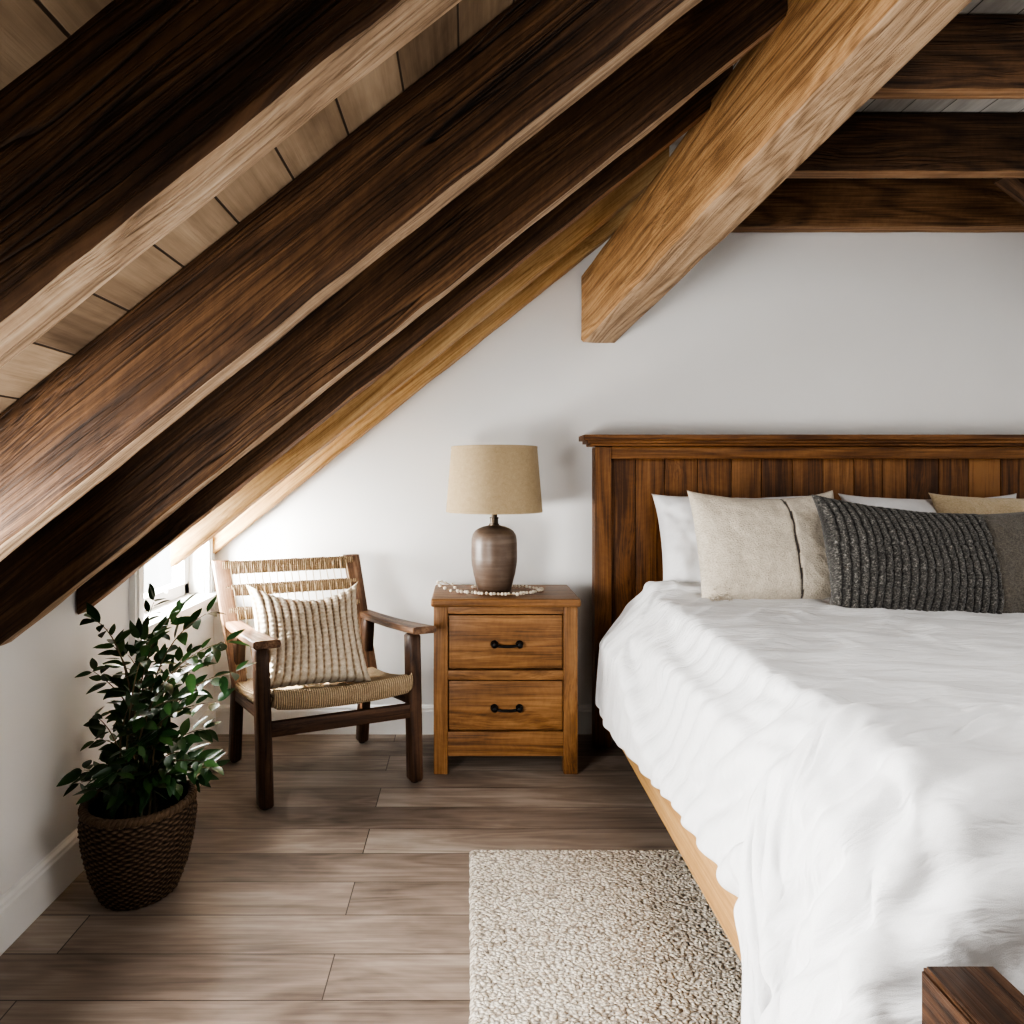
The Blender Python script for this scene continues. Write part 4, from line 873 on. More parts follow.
-2,1,3,-3,-9,-4,2,4,3,3,1,1,0,-1,1,0,-3,-3,0,1,1,1,1,0,-3,-1,0,0,0,1,0,0,0,0,-1,1,0,0,0,0,0,1,0,0,0,0,1,0,-1,0,-1,1,0,0,0,0,1,0,0,-1,0,1,0,0,0,-1,1,2,-2,1,1,0,1,-1,1,-1,1,-2,-1,3,
-1,0,2,0,-6,-9,0,4,4,3,2,1,0,-2,2,0,-3,-3,0,0,2,0,1,2,-3,-2,1,0,0,-1,0,1,0,0,0,-1,1,0,0,1,0,0,0,0,0,0,0,1,-1,0,0,-1,1,0,0,0,0,2,-1,-1,0,0,0,1,0,0,1,4,0,-4,1,-1,1,0,1,-1,1,-1,-2,3,
-2,1,2,2,-5,-10,-4,3,5,3,3,2,0,0,-2,2,-1,-6,0,2,0,2,1,0,-2,-1,-1,0,1,0,0,0,0,0,0,0,-1,1,1,-1,1,0,0,0,0,1,0,0,2,0,-2,-2,0,1,0,0,1,-2,1,0,1,0,1,-1,4,-3,-1,2,2,-3,0,0,0,3,-2,1,0,-1,-3,4,
-2,0,2,3,-2,-9,-9,0,5,4,3,3,3,0,-2,0,-1,-4,0,0,2,2,-1,2,-3,-2,1,0,0,0,0,0,0,0,0,0,0,1,0,0,-1,0,1,1,0,-1,0,1,0,1,3,-3,-3,1,0,1,-1,1,0,1,-2,1,-1,-1,2,0,0,1,6,-6,0,1,0,2,0,-2,0,2,-8,7,
-1,-1,1,4,2,-7,-12,-6,3,6,5,3,3,0,-1,-1,1,-5,-3,1,3,2,2,-3,1,-4,-1,1,0,1,1,-2,1,0,0,0,1,-1,1,0,0,1,-1,0,1,0,0,-1,1,0,0,6,-1,-6,0,0,0,0,0,0,1,-1,1,0,0,1,-1,2,6,-5,-1,1,-1,1,0,0,1,3,7,-10,
-2,0,1,2,4,-2,-11,-10,-1,4,5,5,5,2,-3,1,-2,-4,-3,0,2,3,-3,8,-5,-4,1,0,1,0,0,1,-2,1,0,1,0,1,-2,1,1,-1,1,0,-1,0,1,0,0,-1,1,-1,6,2,-7,-2,0,0,1,0,1,0,0,0,0,5,-4,0,1,1,-1,1,-1,0,1,-1,0,0,10,-8,
-2,0,0,1,5,3,-6,-13,-8,2,5,5,4,5,1,-5,5,-8,1,-4,3,1,7,-12,11,-8,0,0,-1,2,0,1,1,-2,1,0,1,-1,0,0,0,1,-1,0,0,1,-1,1,-1,1,-1,1,-1,5,4,-5,-2,-2,0,1,-1,1,0,0,1,-2,2,1,-1,8,-7,0,0,1,2,-2,-1,1,-1,2,
-1,-1,0,0,2,6,0,-10,-14,-3,4,4,6,6,2,0,-7,4,-7,4,-2,2,2,9,-15,8,-6,0,1,-1,1,0,1,2,-2,-1,0,0,1,0,2,-1,0,0,0,-1,1,-1,1,-1,1,0,0,0,4,3,-3,-1,-4,0,0,0,1,-1,1,6,-5,1,-1,10,-9,-1,2,-1,1,1,0,0,0,0,
-2,1,-1,0,0,4,5,-3,-13,-11,-1,5,5,6,7,-3,6,-9,1,-6,1,2,3,1,10,-15,0,0,0,1,0,1,-1,1,4,-1,-4,0,0,2,0,0,3,-3,-1,0,0,0,0,1,-1,0,1,0,-1,4,2,1,-1,-6,1,0,0,0,0,0,0,1,1,0,5,-5,0,2,-1,2,0,-2,-2,3,
-4,2,0,1,-1,1,5,3,-8,-15,-6,2,5,6,8,5,-9,11,-16,6,-5,2,2,4,-1,-1,4,-4,-2,0,0,-1,1,-1,0,4,2,-5,0,-1,1,2,-2,1,1,0,-2,1,-1,0,1,0,0,-1,1,0,3,0,3,0,-7,1,0,0,0,1,5,-5,0,0,4,-3,1,-1,2,0,2,-3,-6,7,
0,-1,0,-1,1,-1,3,4,1,-13,-13,-3,4,6,7,10,-2,-10,9,-13,5,-2,4,3,3,-2,-3,4,-2,-3,0,1,-1,0,0,0,1,3,-4,1,-2,1,2,2,-4,1,-2,1,1,0,0,-1,0,1,0,0,0,2,1,5,-1,-8,1,1,-1,0,5,-3,-1,1,7,-7,1,0,1,0,1,-2,4,-3,
2,-4,0,0,-1,2,-1,4,5,-3,-17,-9,0,5,5,10,7,-5,-4,10,-19,3,2,5,2,0,-3,0,4,-1,-4,-1,1,1,0,-1,0,1,3,-4,1,0,-1,0,5,-4,-1,0,0,0,0,1,0,0,0,-1,1,1,0,0,7,-8,0,3,-2,-1,0,3,-2,0,1,5,-5,2,-4,4,1,-1,3,-3,
-2,-2,4,-1,1,-2,1,-2,6,4,-6,-19,-5,1,9,-4,18,0,-5,-3,13,-20,3,4,5,1,-4,1,-1,4,0,-4,1,-1,0,0,0,1,-2,4,-4,0,1,0,0,0,1,0,0,0,0,0,-1,0,0,1,0,-1,0,1,1,-1,0,0,0,0,0,2,-1,0,2,11,-12,0,1,1,-1,0,-5,6,
-2,-2,3,3,-5,2,-1,2,-5,9,1,-9,-18,-1,3,14,-11,23,-12,2,-2,13,-22,6,5,2,-2,-1,1,-2,4,1,-4,1,-1,-1,0,0,4,-5,1,-1,0,1,0,0,3,-1,0,0,-1,-1,1,0,0,0,1,1,0,-1,0,8,-8,0,2,-2,0,0,2,-1,1,0,2,-1,2,-2,-1,8,-20,14,
-2,-1,-2,3,6,-6,2,-4,6,-7,7,1,-13,-15,1,10,11,-14,20,-15,7,-1,12,-22,9,8,-6,1,-1,0,-1,3,1,-4,1,0,0,0,-1,4,-2,-2,0,0,-1,4,1,0,-1,0,1,-1,-1,0,0,0,-1,1,-1,0,0,10,-8,2,-2,-1,0,1,0,0,-1,2,3,0,-2,0,2,-14,13,0,
-2,0,-8,3,4,6,-6,5,-6,5,-3,3,-3,-18,-4,2,16,5,-10,5,-6,7,0,10,-21,15,-1,-3,-1,0,1,0,2,1,-4,0,1,0,0,-1,3,-1,-2,0,1,0,1,1,0,-1,1,2,-3,-1,0,0,1,-1,1,0,0,-1,1,1,-1,1,-1,1,2,-2,1,-1,14,-10,4,-6,0,2,7,-8,
-2,1,6,-15,0,6,6,-3,2,-2,2,-1,1,0,-17,0,4,12,-3,7,-10,-2,7,-2,10,-17,10,2,-2,-2,-1,0,1,2,0,-2,-1,0,0,0,0,3,-1,-1,0,0,0,-1,2,1,-2,1,4,-4,0,0,-1,0,1,0,-1,0,10,-10,0,0,-1,1,0,-1,1,0,0,5,-3,-2,-2,5,7,-8,
0,-1,5,1,-7,-5,2,4,1,0,-1,1,1,1,6,-24,0,13,5,-10,13,-12,1,7,-6,12,-7,0,3,-2,-3,0,-1,1,2,0,-2,0,0,-1,0,0,2,0,-1,0,0,0,0,0,1,-1,1,5,-2,-3,-5,1,1,1,1,-1,3,-2,5,-5,0,-1,2,-1,0,0,0,3,-5,2,2,4,-4,0,
0,1,-8,15,2,-3,-4,-4,0,1,0,0,0,-1,5,5,-21,2,5,9,-12,13,-13,4,6,-9,6,0,0,5,-2,-5,1,0,1,2,-1,-2,0,1,-1,-1,0,0,2,0,-1,0,0,0,0,1,-1,1,1,-3,1,-1,0,0,0,0,1,1,0,-1,0,1,-5,3,0,2,-1,4,-14,11,-1,1,1,0,
-1,4,-6,-2,1,1,1,2,0,0,0,-1,1,1,-3,10,0,-18,18,-16,15,-14,11,-13,8,2,-2,1,0,-1,6,-2,-5,0,0,0,4,-1,-2,1,-1,-1,-1,1,-1,1,0,0,0,0,1,-1,1,-1,1,-2,1,-1,0,0,0,0,0,5,-4,-2,3,-1,1,1,-3,0,0,0,2,1,-1,0,0,1,
-1,3,3,-12,1,2,3,1,0,-1,1,0,0,-1,0,-2,14,-1,-20,23,-25,18,-13,11,-12,11,-4,-1,1,0,0,7,-2,-6,0,1,-1,4,0,-4,4,-2,-2,-1,1,-1,1,0,0,0,0,1,-1,1,0,-1,3,-4,-1,1,0,0,0,-1,2,-1,1,0,1,0,-2,1,0,-5,7,-1,1,2,-6,4,
-2,2,2,2,-3,-1,0,2,-3,1,0,0,0,0,-1,1,-3,15,1,-24,25,-26,17,-10,9,-12,7,0,0,0,0,0,7,0,-8,0,0,0,4,2,-6,4,-1,-3,0,0,0,0,0,1,-1,0,0,0,1,0,1,-4,1,-1,1,0,1,0,0,0,-1,0,1,1,1,-3,1,-10,13,-1,-2,-4,-3,9,
-1,-2,3,3,-1,-4,-3,2,5,-2,-1,1,-1,1,0,-2,3,-5,15,5,-28,25,-23,13,-7,8,-6,0,1,0,0,0,0,6,2,-8,0,0,0,2,4,-6,3,1,-5,0,0,1,-1,0,0,0,1,-1,0,1,-1,-2,1,0,0,3,-3,7,-7,6,-5,0,0,0,-2,2,0,3,-1,-2,0,-1,7,-4,
2,-1,-1,1,3,2,-5,-6,0,5,0,0,0,-1,1,0,-5,6,-5,12,11,-32,24,-19,10,-3,-1,1,0,0,-1,1,0,-1,6,2,-6,0,-1,1,-2,5,-3,1,4,-6,-1,0,1,-1,0,0,0,0,0,2,-2,-1,0,0,0,5,-5,-1,1,3,-2,1,-1,0,5,-6,-3,5,1,-5,3,-1,-5,8,
6,-2,-3,-1,0,3,5,-2,-5,-3,2,-1,1,0,-3,2,1,-7,6,-4,10,16,-34,20,-11,6,6,-11,1,0,1,-1,-1,2,-1,5,2,-5,1,-1,-1,0,1,1,-3,7,-6,0,-1,1,0,-1,0,1,-1,0,-1,2,-2,0,1,1,-2,-1,5,-6,3,0,-1,2,-1,0,1,0,-6,5,0,-1,8,-5,
8,2,0,-4,-4,-3,1,3,2,-3,-2,0,-1,2,0,-2,1,2,-8,4,-4,9,21,-32,12,-4,4,8,-10,0,-2,-1,1,-1,2,0,3,3,-4,-1,-1,-2,3,-2,4,-4,6,-5,0,0,-1,0,0,-1,1,1,-1,2,-3,0,0,0,1,0,-2,9,-8,1,-1,0,0,-1,-2,4,-6,5,0,0,4,-3,
-17,5,6,5,3,0,-2,-1,1,2,-1,0,-1,3,5,-1,-1,-1,1,-7,1,-3,6,24,-26,1,5,-1,9,-1,-4,-4,-1,0,-1,1,1,1,4,-2,3,-2,-5,0,0,2,0,1,-2,0,0,-2,0,1,-1,-5,3,4,-2,1,0,-3,2,-2,2,0,3,-4,-3,1,-1,1,1,-3,0,-1,-4,6,-2,2,
-6,-5,-3,1,4,4,3,3,-1,0,1,0,-2,5,1,0,0,0,-1,0,-5,-2,-2,3,24,-10,-15,4,-1,2,0,4,3,-3,3,0,3,0,8,-1,-20,2,2,3,-1,1,-1,3,0,-1,0,0,-3,0,0,-3,2,2,0,0,-1,-2,2,-1,4,-7,3,-2,5,-6,1,-1,0,-5,5,-1,-2,2,0,1,
14,0,-5,-9,-4,-3,-2,-1,3,3,2,2,1,4,1,-1,-1,0,1,0,-1,0,3,-11,-1,14,-4,0,2,-1,3,-11,2,4,-5,1,-1,4,-3,7,-6,2,2,-1,1,0,2,0,1,-3,3,-2,0,-2,-2,10,-9,2,3,0,-1,-4,0,0,-2,4,-3,-3,0,2,-3,2,-3,-2,4,-1,-1,-1,2,2,
-16,9,7,8,1,-1,0,-1,-2,-2,-1,-2,2,3,-1,0,1,-1,0,0,0,3,-4,11,-14,-6,12,1,-1,-1,0,-5,5,2,0,1,-6,8,-6,-4,-2,3,0,3,1,1,-1,1,1,-7,-1,5,3,-3,-2,4,7,-7,3,-6,1,-1,-5,6,-2,-2,1,4,-9,6,-4,-2,-7,14,-5,-1,2,-1,-15,17,
-9,-8,-2,0,0,3,0,2,2,2,2,4,7,3,-2,0,0,1,-1,-1,1,4,1,-4,13,-14,5,1,2,-1,-7,5,1,-4,-2,-8,23,-18,-6,0,18,-4,-5,-3,-2,1,-1,1,4,7,-4,-5,-13,11,5,-1,1,3,2,0,-10,6,7,-10,-6,3,6,-5,1,-3,0,-7,13,0,-5,-4,5,-1,1,-1,
19,-1,-1,0,0,-1,3,0,-2,-1,-3,-6,-1,2,-2,-2,-2,0,0,2,2,0,2,3,1,-7,1,1,-5,1,8,10,-12,-2,2,3,-20,4,4,-1,9,0,3,-1,-2,-3,0,-4,-5,1,2,2,11,-8,-3,-1,-2,3,-5,4,8,-9,-1,3,2,-2,-3,2,5,-6,4,7,-6,-7,5,0,-6,0,8,-4,
36,-2,-2,-3,-2,-2,-6,-6,-4,-4,-3,0,25,-3,-3,-2,-1,-3,-3,-4,-1,-1,1,1,0,-5,4,-2,-1,0,-1,1,-1,1,-1,1,-1,1,-1,0,0,0,0,0,0,0,0,0,0,0,0,0,0,-1,1,-1,1,-1,1,-1,0,1,-1,0,0,0,-1,0,1,-1,0,0,0,0,0,0,-1,0,0,0,
1625,-18,-8,-34,6,23,35,36,36,24,3,1,-1,0,1,-1,-2,-6,0,-1,-1,0,0,0,-1,-1,-1,-1,0,0,0,-1,0,-1,1,-1,-3,-3,-3,-1,-1,-1,0,0,-2,-2,-3,-1,0,1,0,-1,-1,0,2,4,5,8,9,7,4,-1,14,14,3,2,8,4,1,1,8,3,3,-6,5,4,8,73,-4,-72,
6,8,32,4,-31,-3,-24,0,0,2,3,3,1,-1,-1,1,1,3,0,0,0,-1,-2,-2,-3,-3,-2,-1,-1,0,-2,-1,-4,-2,-3,1,2,3,7,6,6,6,6,6,7,3,2,2,2,1,3,0,0,1,2,1,1,-2,-3,-2,-2,-2,-9,-5,-1,0,0,-1,-1,-5,-4,-3,4,6,-36,19,5,-20,28,-9,
43,3,-30,37,-4,-39,-12,-10,1,-3,18,-4,0,1,-1,-1,2,0,-11,-2,1,0,1,0,1,-2,-3,-1,0,1,0,-1,0,1,3,5,9,13,9,7,4,0,1,2,0,1,0,-2,-1,0,-2,2,-1,-1,-2,-2,-2,-3,-3,-4,-1,1,-5,-10,1,4,-4,4,6,1,-2,-8,-11,14,10,-19,-9,-9,24,-5,
44,2,-4,-5,17,-1,-18,-37,-14,11,2,3,0,1,0,1,-1,-2,-5,5,0,-2,-3,-4,-4,-3,0,1,0,0,2,4,8,12,15,10,1,-1,0,0,1,2,-1,-3,0,0,1,0,-2,-2,-2,-2,1,-2,-3,-3,-4,-4,-3,-2,-2,-2,-5,-5,-5,-3,-5,6,11,15,2,4,-11,-13,21,-31,21,-21,21,-3,
33,3,7,-6,5,10,3,-6,-40,-18,7,3,-1,1,0,-1,0,3,-6,-5,-13,-2,0,2,4,8,8,7,4,1,0,4,5,4,1,3,5,1,1,0,-1,-2,-3,-4,-5,-3,-2,0,-1,-2,-2,-1,-2,0,0,-2,-1,0,-1,-1,-1,-4,-2,-1,-4,-8,-3,-2,3,10,10,12,5,-22,20,-17,-12,4,11,1,
-2,-3,0,1,7,12,19,10,9,-27,-30,4,-3,8,-4,-2,-1,3,-6,-8,10,4,3,4,7,7,7,4,4,2,2,-3,-4,-6,-3,0,5,2,-1,-6,-11,-10,-8,-6,-6,0,3,1,3,3,3,2,2,1,0,1,0,0,0,2,0,3,4,0,-8,-2,-3,-15,-6,-5,8,16,17,0,-19,31,-35,0,-2,12,
41,1,-1,0,0,-4,-8,7,6,12,-12,-11,-10,-16,6,5,-6,-5,8,16,-8,6,5,4,0,-2,-3,-2,3,4,4,2,-1,-4,-7,-3,-1,-2,-20,-21,-12,1,3,5,9,5,2,4,1,0,0,0,1,0,1,0,1,0,1,0,2,3,4,2,-1,4,1,-19,-18,-9,0,9,17,19,-30,35,-8,-23,-7,15,
34,4,-7,-5,-6,5,10,7,6,-19,-23,-13,20,9,16,6,-3,-5,0,-31,26,0,1,1,1,1,0,-1,-1,3,3,2,1,-1,-4,-7,-13,-35,-13,1,16,8,7,6,0,-1,-1,-2,0,0,0,0,-1,1,0,1,0,1,1,1,0,2,1,2,5,4,5,-7,-19,-13,-11,-3,7,28,2,-10,1,-5,-17,21,
20,0,13,2,-5,6,-13,-5,3,27,10,-6,-21,-11,-25,-14,2,5,15,23,-24,-7,-1,5,5,7,6,6,2,5,-1,-2,-2,-3,-5,-21,-24,-1,9,20,6,2,-1,-3,0,0,0,-1,0,-1,1,0,0,0,0,0,1,1,0,0,1,1,1,2,5,2,4,7,-7,-12,-22,-14,-8,26,30,-40,49,-32,5,-2,
22,-1,-3,2,7,-5,19,-4,-8,-10,16,14,0,-4,-2,-1,3,0,2,-2,1,-7,-2,-9,-1,-3,1,4,2,-13,-9,-5,-13,-14,-11,-1,3,15,19,3,1,-2,0,0,0,-1,0,0,-1,1,-1,0,1,0,0,0,0,0,1,1,0,1,-1,3,3,1,1,11,4,-3,-15,-26,-16,8,32,18,-19,14,-31,9,
37,0,1,3,0,-5,-14,-1,2,6,12,3,3,0,-4,-4,-2,-8,5,10,2,-13,-4,4,-1,-1,-3,-15,-12,-4,-11,-14,-1,0,-4,1,14,18,3,1,1,-3,1,0,0,0,-1,1,0,-1,0,0,0,1,0,0,0,0,0,0,1,0,0,1,2,0,0,8,8,6,2,-20,-18,-22,22,17,-18,-12,10,10,
40,-2,-2,2,0,4,1,1,-3,-3,-7,0,10,-1,2,3,-14,8,1,2,3,-16,10,-7,-14,-5,-11,-1,-12,-21,-1,3,-2,0,5,15,13,0,-2,-1,0,11,-8,1,0,0,1,-1,0,0,0,0,0,0,1,0,0,0,-1,0,0,1,0,-1,2,-1,-2,4,12,5,10,1,-5,-54,-2,23,-5,32,-39,16,
-25,25,15,9,13,0,4,3,1,-4,2,1,-13,12,-1,-4,7,-3,-1,-12,-12,11,-36,0,7,-6,-6,-13,-4,3,-6,-3,0,12,26,19,1,-1,-2,-3,-5,-7,3,-6,1,0,0,-1,2,-1,0,0,1,-1,0,1,0,-1,1,0,-1,0,-1,1,-1,0,-4,0,9,7,8,-7,-14,-11,-23,16,46,-10,-10,-9,
-30,-4,4,4,-1,3,3,5,8,8,6,10,24,-1,2,4,-1,-6,-18,-14,-19,2,-5,-15,-7,-2,8,2,-3,4,-3,3,24,24,7,-9,-4,-3,-3,-2,-6,2,4,-1,-3,1,0,0,0,-1,1,0,0,1,0,-1,0,1,-1,0,0,0,0,-2,0,1,-11,-2,8,5,7,21,-2,-14,-37,-8,23,-7,-14,29,
-50,-2,0,5,2,2,2,1,0,1,-1,-1,1,15,12,3,0,1,1,-7,7,-4,0,-7,-10,-3,-9,8,12,-6,6,29,16,-1,-8,-4,-3,-8,-3,1,8,-8,3,4,-3,-1,0,0,1,0,0,1,-1,0,0,0,0,0,0,-1,1,-1,0,0,-1,0,-3,-7,-6,2,8,21,9,-6,-19,-27,23,-6,15,-4,
-49,-2,0,0,1,2,3,4,1,1,0,-1,-3,-2,7,9,10,5,-7,1,6,17,25,4,-10,-20,-16,-12,0,5,21,15,2,-1,-3,-3,-3,4,-4,-8,-4,10,-7,5,1,-2,0,0,-1,0,1,-1,1,0,-1,1,0,0,0,0,-1,-1,1,-1,1,-7,-2,0,-2,7,-2,3,21,13,-12,-29,-14,51,0,-29,
-4,-2,-32,-10,2,10,2,2,3,0,0,-3,-4,-6,-3,0,5,0,17,22,7,-1,-5,-2,-2,-1,1,-10,-15,24,15,2,2,-1,-2,-2,-1,-1,3,0,-8,-8,9,-5,5,-1,-1,1,0,0,-1,1,0,0,0,0,-1,0,0,0,0,0,-1,1,1,1,-10,0,15,0,-4,-9,9,27,4,-21,-45,27,-7,10,
29,-34,-1,-15,-12,-13,-1,3,0,3,0,2,-4,-4,0,-2,1,7,-2,-2,8,8,3,16,4,-3,7,10,10,-10,1,0,3,-2,-4,0,2,-1,0,2,2,-8,-8,7,-2,2,0,0,-1,1,0,0,0,-1,1,-1,1,-1,0,0,-1,0,1,-1,1,-8,2,-1,13,-2,-1,3,-7,7,24,1,-48,15,-12,13,
40,14,-3,-21,-20,-19,-16,-20,-3,1,7,-3,-1,-3,-3,2,-1,9,-1,-3,-3,0,7,0,27,36,19,-15,12,-18,-10,-1,0,-3,-10,1,5,3,0,2,2,4,-10,-8,5,1,0,0,-1,0,1,0,-1,1,-1,1,-1,1,-1,0,0,-1,1,0,-1,-7,14,-8,8,-7,0,-1,-1,2,8,25,-28,-28,53,-30,
25,5,-11,26,13,-9,-15,-14,-23,-23,-17,0,0,-2,-3,0,15,-5,14,9,-15,-11,7,36,-31,-9,7,63,-6,-5,-8,0,-1,-7,-2,-5,2,3,2,0,1,3,6,-10,-7,3,0,0,0,1,-1,0,1,-1,1,-1,0,0,0,-1,0,-1,1,1,-1,-3,6,-2,5,-6,0,-12,-5,10,6,14,14,-55,20,8,
23,3,2,13,3,12,-1,-4,-5,-7,-14,-16,-7,-2,-6,-13,-23,0,0,20,-2,20,18,-43,46,-19,-4,-11,-4,50,-19,-1,2,-20,20,-11,0,3,-2,0,1,0,4,9,-11,-5,2,1,0,0,0,0,-1,1,-1,0,0,-1,1,-1,-1,0,2,-1,0,0,4,-2,0,0,-3,-2,-4,-14,2,17,35,-41,14,-3,
29,-28,26,1,7,9,11,-1,-4,-2,2,1,0,-2,-2,-2,-6,-21,-17,-27,27,3,-16,42,-40,19,-8,-23,9,10,17,2,-15,-2,3,2,-6,3,-3,-6,0,1,1,3,16,-11,-1,0,0,1,0,-1,1,-1,0,0,0,0,-1,1,0,-3,2,1,-1,1,2,0,-4,1,-1,-1,16,-11,-21,4,35,-4,-46,34,
9,4,20,-9,2,6,12,12,1,-3,-1,-1,-3,-1,-1,-2,2,-1,-2,-3,-4,-9,-8,-29,48,0,-1,-1,-2,-51,35,-5,-13,-2,3,2,-4,0,-2,14,-1,-1,-2,-3,-7,14,-11,0,1,-1,0,0,0,1,-1,0,0,0,-1,0,5,3,-8,0,0,4,0,0,-5,-1,2,9,-9,14,9,-39,14,37,-46,17,
30,20,-43,-2,-2,2,4,32,15,2,-4,-1,0,-1,0,0,-5,6,-7,-5,3,1,-4,-9,-34,9,8,13,-2,11,-43,11,-8,2,1,10,-10,0,7,-25,4,2,5,5,4,-2,9,-8,0,1,0,2,-1,-1,1,-2,-1,0,0,4,-4,1,-2,-1,2,4,0,-1,-5,1,-1,3,9,-6,17,-5,-28,41,11,-34,
34,2,11,-25,4,2,6,-29,11,33,8,0,-2,-5,-3,1,4,-2,6,-3,-17,-12,18,6,-6,-15,-1,-4,-5,-6,-3,-8,-7,8,-8,13,-2,-6,-13,-1,-15,-5,1,3,6,7,8,14,-1,-1,-2,-9,-4,0,4,8,3,0,0,-10,-9,-7,25,-7,6,-3,7,9,-17,7,7,6,2,15,-2,13,-13,-30,19,-14,
48,-14,3,8,-18,2,0,8,0,-12,9,13,3,3,-2,-3,-3,-1,-2,1,1,-2,-26,1,27,5,-20,-4,12,3,-7,-47,29,-9,7,-20,13,-3,6,0,2,6,9,-2,-4,-4,-5,-8,-1,0,1,7,4,0,-5,-8,0,1,0,7,9,-5,-13,7,-4,22,-8,5,5,0,1,5,2,-5,1,10,-5,0,-5,3,
54,-5,-9,3,5,-48,-13,13,-27,-12,-1,12,33,24,15,6,1,-1,0,0,0,0,-1,-14,-22,16,20,-17,-2,7,10,-4,-40,7,-7,3,-1,-3,6,3,6,8,-19,-3,-1,-2,-3,1,-1,1,0,1,0,0,1,3,-2,0,4,-1,1,16,-2,9,3,2,2,-4,7,-4,1,5,0,-1,2,0,2,-10,-5,13,
30,12,-9,-21,-6,24,-24,-16,28,21,-6,-31,-26,1,23,22,16,3,-1,0,-3,0,1,2,-5,-20,-3,23,-16,0,10,10,1,-10,-29,5,0,0,-1,15,4,-11,5,-1,-1,-1,0,-1,2,0,1,1,1,3,4,1,2,1,-2,0,5,-2,6,-1,-4,-5,11,-2,-3,-8,10,0,-1,1,-4,3,7,2,-3,1,
28,-25,-15,39,16,-4,-1,-6,8,-2,-13,16,-7,-28,-27,-3,22,28,12,-4,6,1,-3,-1,-3,5,-14,-15,24,-15,-3,15,6,3,-4,-9,3,0,1,3,-1,3,-1,-1,0,-1,2,2,2,1,1,-2,-4,-5,4,0,1,-1,0,-4,4,-4,3,-1,-5,-4,10,4,-5,-8,9,-4,-3,0,-1,4,7,7,-2,0,
9,-6,-1,-22,-1,21,8,38,-13,3,1,-13,14,-1,1,-25,-31,-3,27,28,-1,-8,11,4,0,-14,15,-8,-21,21,-16,-4,20,2,2,-4,2,0,0,-2,2,-2,1,0,-3,2,-1,0,-1,0,2,2,-5,0,2,0,1,-1,1,-3,1,-1,1,0,-3,-1,4,6,-7,6,-7,-4,-4,3,-4,-3,1,-4,30,-2,
8,-4,1,-14,-9,-5,47,-23,38,-13,12,0,-16,18,-12,3,9,-26,-32,1,34,21,-13,-8,13,10,-22,21,0,-20,14,-17,4,14,1,-3,0,0,1,0,0,-2,0,-1,3,-2,1,-1,0,-2,4,3,-4,-3,3,-1,0,-1,2,-1,0,-1,0,0,-1,-2,1,7,-7,11,-15,-7,2,-5,-1,-2,0,22,-4,12,
5,1,21,11,3,-10,-35,2,-2,28,15,0,-8,-26,15,22,-14,5,7,-23,-28,5,32,12,-17,-8,21,-21,21,7,-13,10,-28,17,9,-2,-2,-1,-1,1,-3,2,-1,2,-2,1,0,-1,1,-1,2,0,6,-8,2,0,-2,1,0,1,-1,-2,1,0,1,-1,-1,-10,7,-4,-2,4,1,4,3,3,3,2,0,2,
3,31,7,-5,-20,14,12,-10,-39,-18,22,26,-9,29,-7,-17,5,18,-7,5,-1,-17,-21,6,25,4,-23,13,-14,14,12,-7,10,-32,25,0,-3,-1,1,-4,2,0,1,-1,1,0,-1,0,0,-1,1,-1,4,-1,-1,-1,0,-1,1,2,-1,-1,-6,0,8,11,-19,16,-9,7,2,2,1,1,1,-1,0,0,0,-2,
-38,-1,23,20,34,-29,3,19,12,-9,-36,-10,50,-21,27,-1,1,-17,13,2,-4,3,-1,-11,-13,3,14,-8,-8,-4,5,14,1,6,-28,18,1,-2,-3,2,0,1,-1,1,0,-1,0,1,-1,2,-9,-2,3,10,-6,0,0,3,-4,9,-7,13,-2,3,3,0,0,-1,2,0,-1,0,1,0,-1,1,-1,0,0,-2,
-23,5,0,15,7,38,-6,0,-7,2,10,-3,-29,13,0,21,-1,1,-11,0,6,5,-2,1,0,1,-1,0,3,-5,-5,-7,1,5,-5,-9,2,7,3,1,1,0,0,0,0,1,0,0,0,1,0,0,1,6,-5,3,1,0,2,-2,2,0,0,-1,1,0,0,-2,2,-1,0,1,-1,0,-2,1,1,0,0,-1,
-30,37,23,10,-4,0,3,-30,-12,1,1,25,17,-1,-28,5,25,0,1,-1,-1,-4,2,3,-1,0,2,0,1,0,-1,1,-1,-1,8,0,-3,-1,-1,-1,0,0,0,0,0,0,0,1,-1,1,-1,0,1,1,-2,0,0,0,0,0,-1,1,-1,1,-1,1,-1,0,0,0,1,-1,0,1,-2,0,2,-1,0,-2,
-26,-7,1,12,30,13,12,8,1,-8,6,-23,-6,18,13,-26,-18,13,14,16,-2,1,1,-2,0,-1,2,0,1,0,0,0,1,-1,1,2,-1,-1,-1,1,0,-1,1,0,0,0,0,-1,1,-1,1,0,0,-1,1,0,-1,0,0,0,0,0,0,0,0,0,0,1,-1,1,-1,0,0,0,0,0,0,0,1,-3,
14,-15,-4,3,1,-14,-9,48,19,-2,-9,8,-2,-16,-2,9,8,6,-1,-4,3,-2,-2,-10,2,6,7,0,2,-1,1,-1,-1,-1,2,0,1,0,-1,0,1,-1,0,-1,1,0,1,-1,-1,2,-1,1,-1,0,1,-1,0,-1,1,1,0,-3,3,-1,0,0,1,0,0,-1,0,-2,2,-3,3,1,-1,0,0,-2,
40,-13,5,-36,-24,12,29,-34,31,38,-6,-17,14,-4,5,-2,6,-32,-20,9,33,-15,-3,24,0,3,-6,2,-1,1,7,-12,9,-3,-1,4,-4,4,-2,-4,3,2,-2,0,0,-5,9,-2,0,-4,6,-11,12,-5,1,1,-2,2,0,1,-5,1,1,2,-1,1,1,-1,0,-1,1,1,-1,0,1,0,0,0,-2,1,
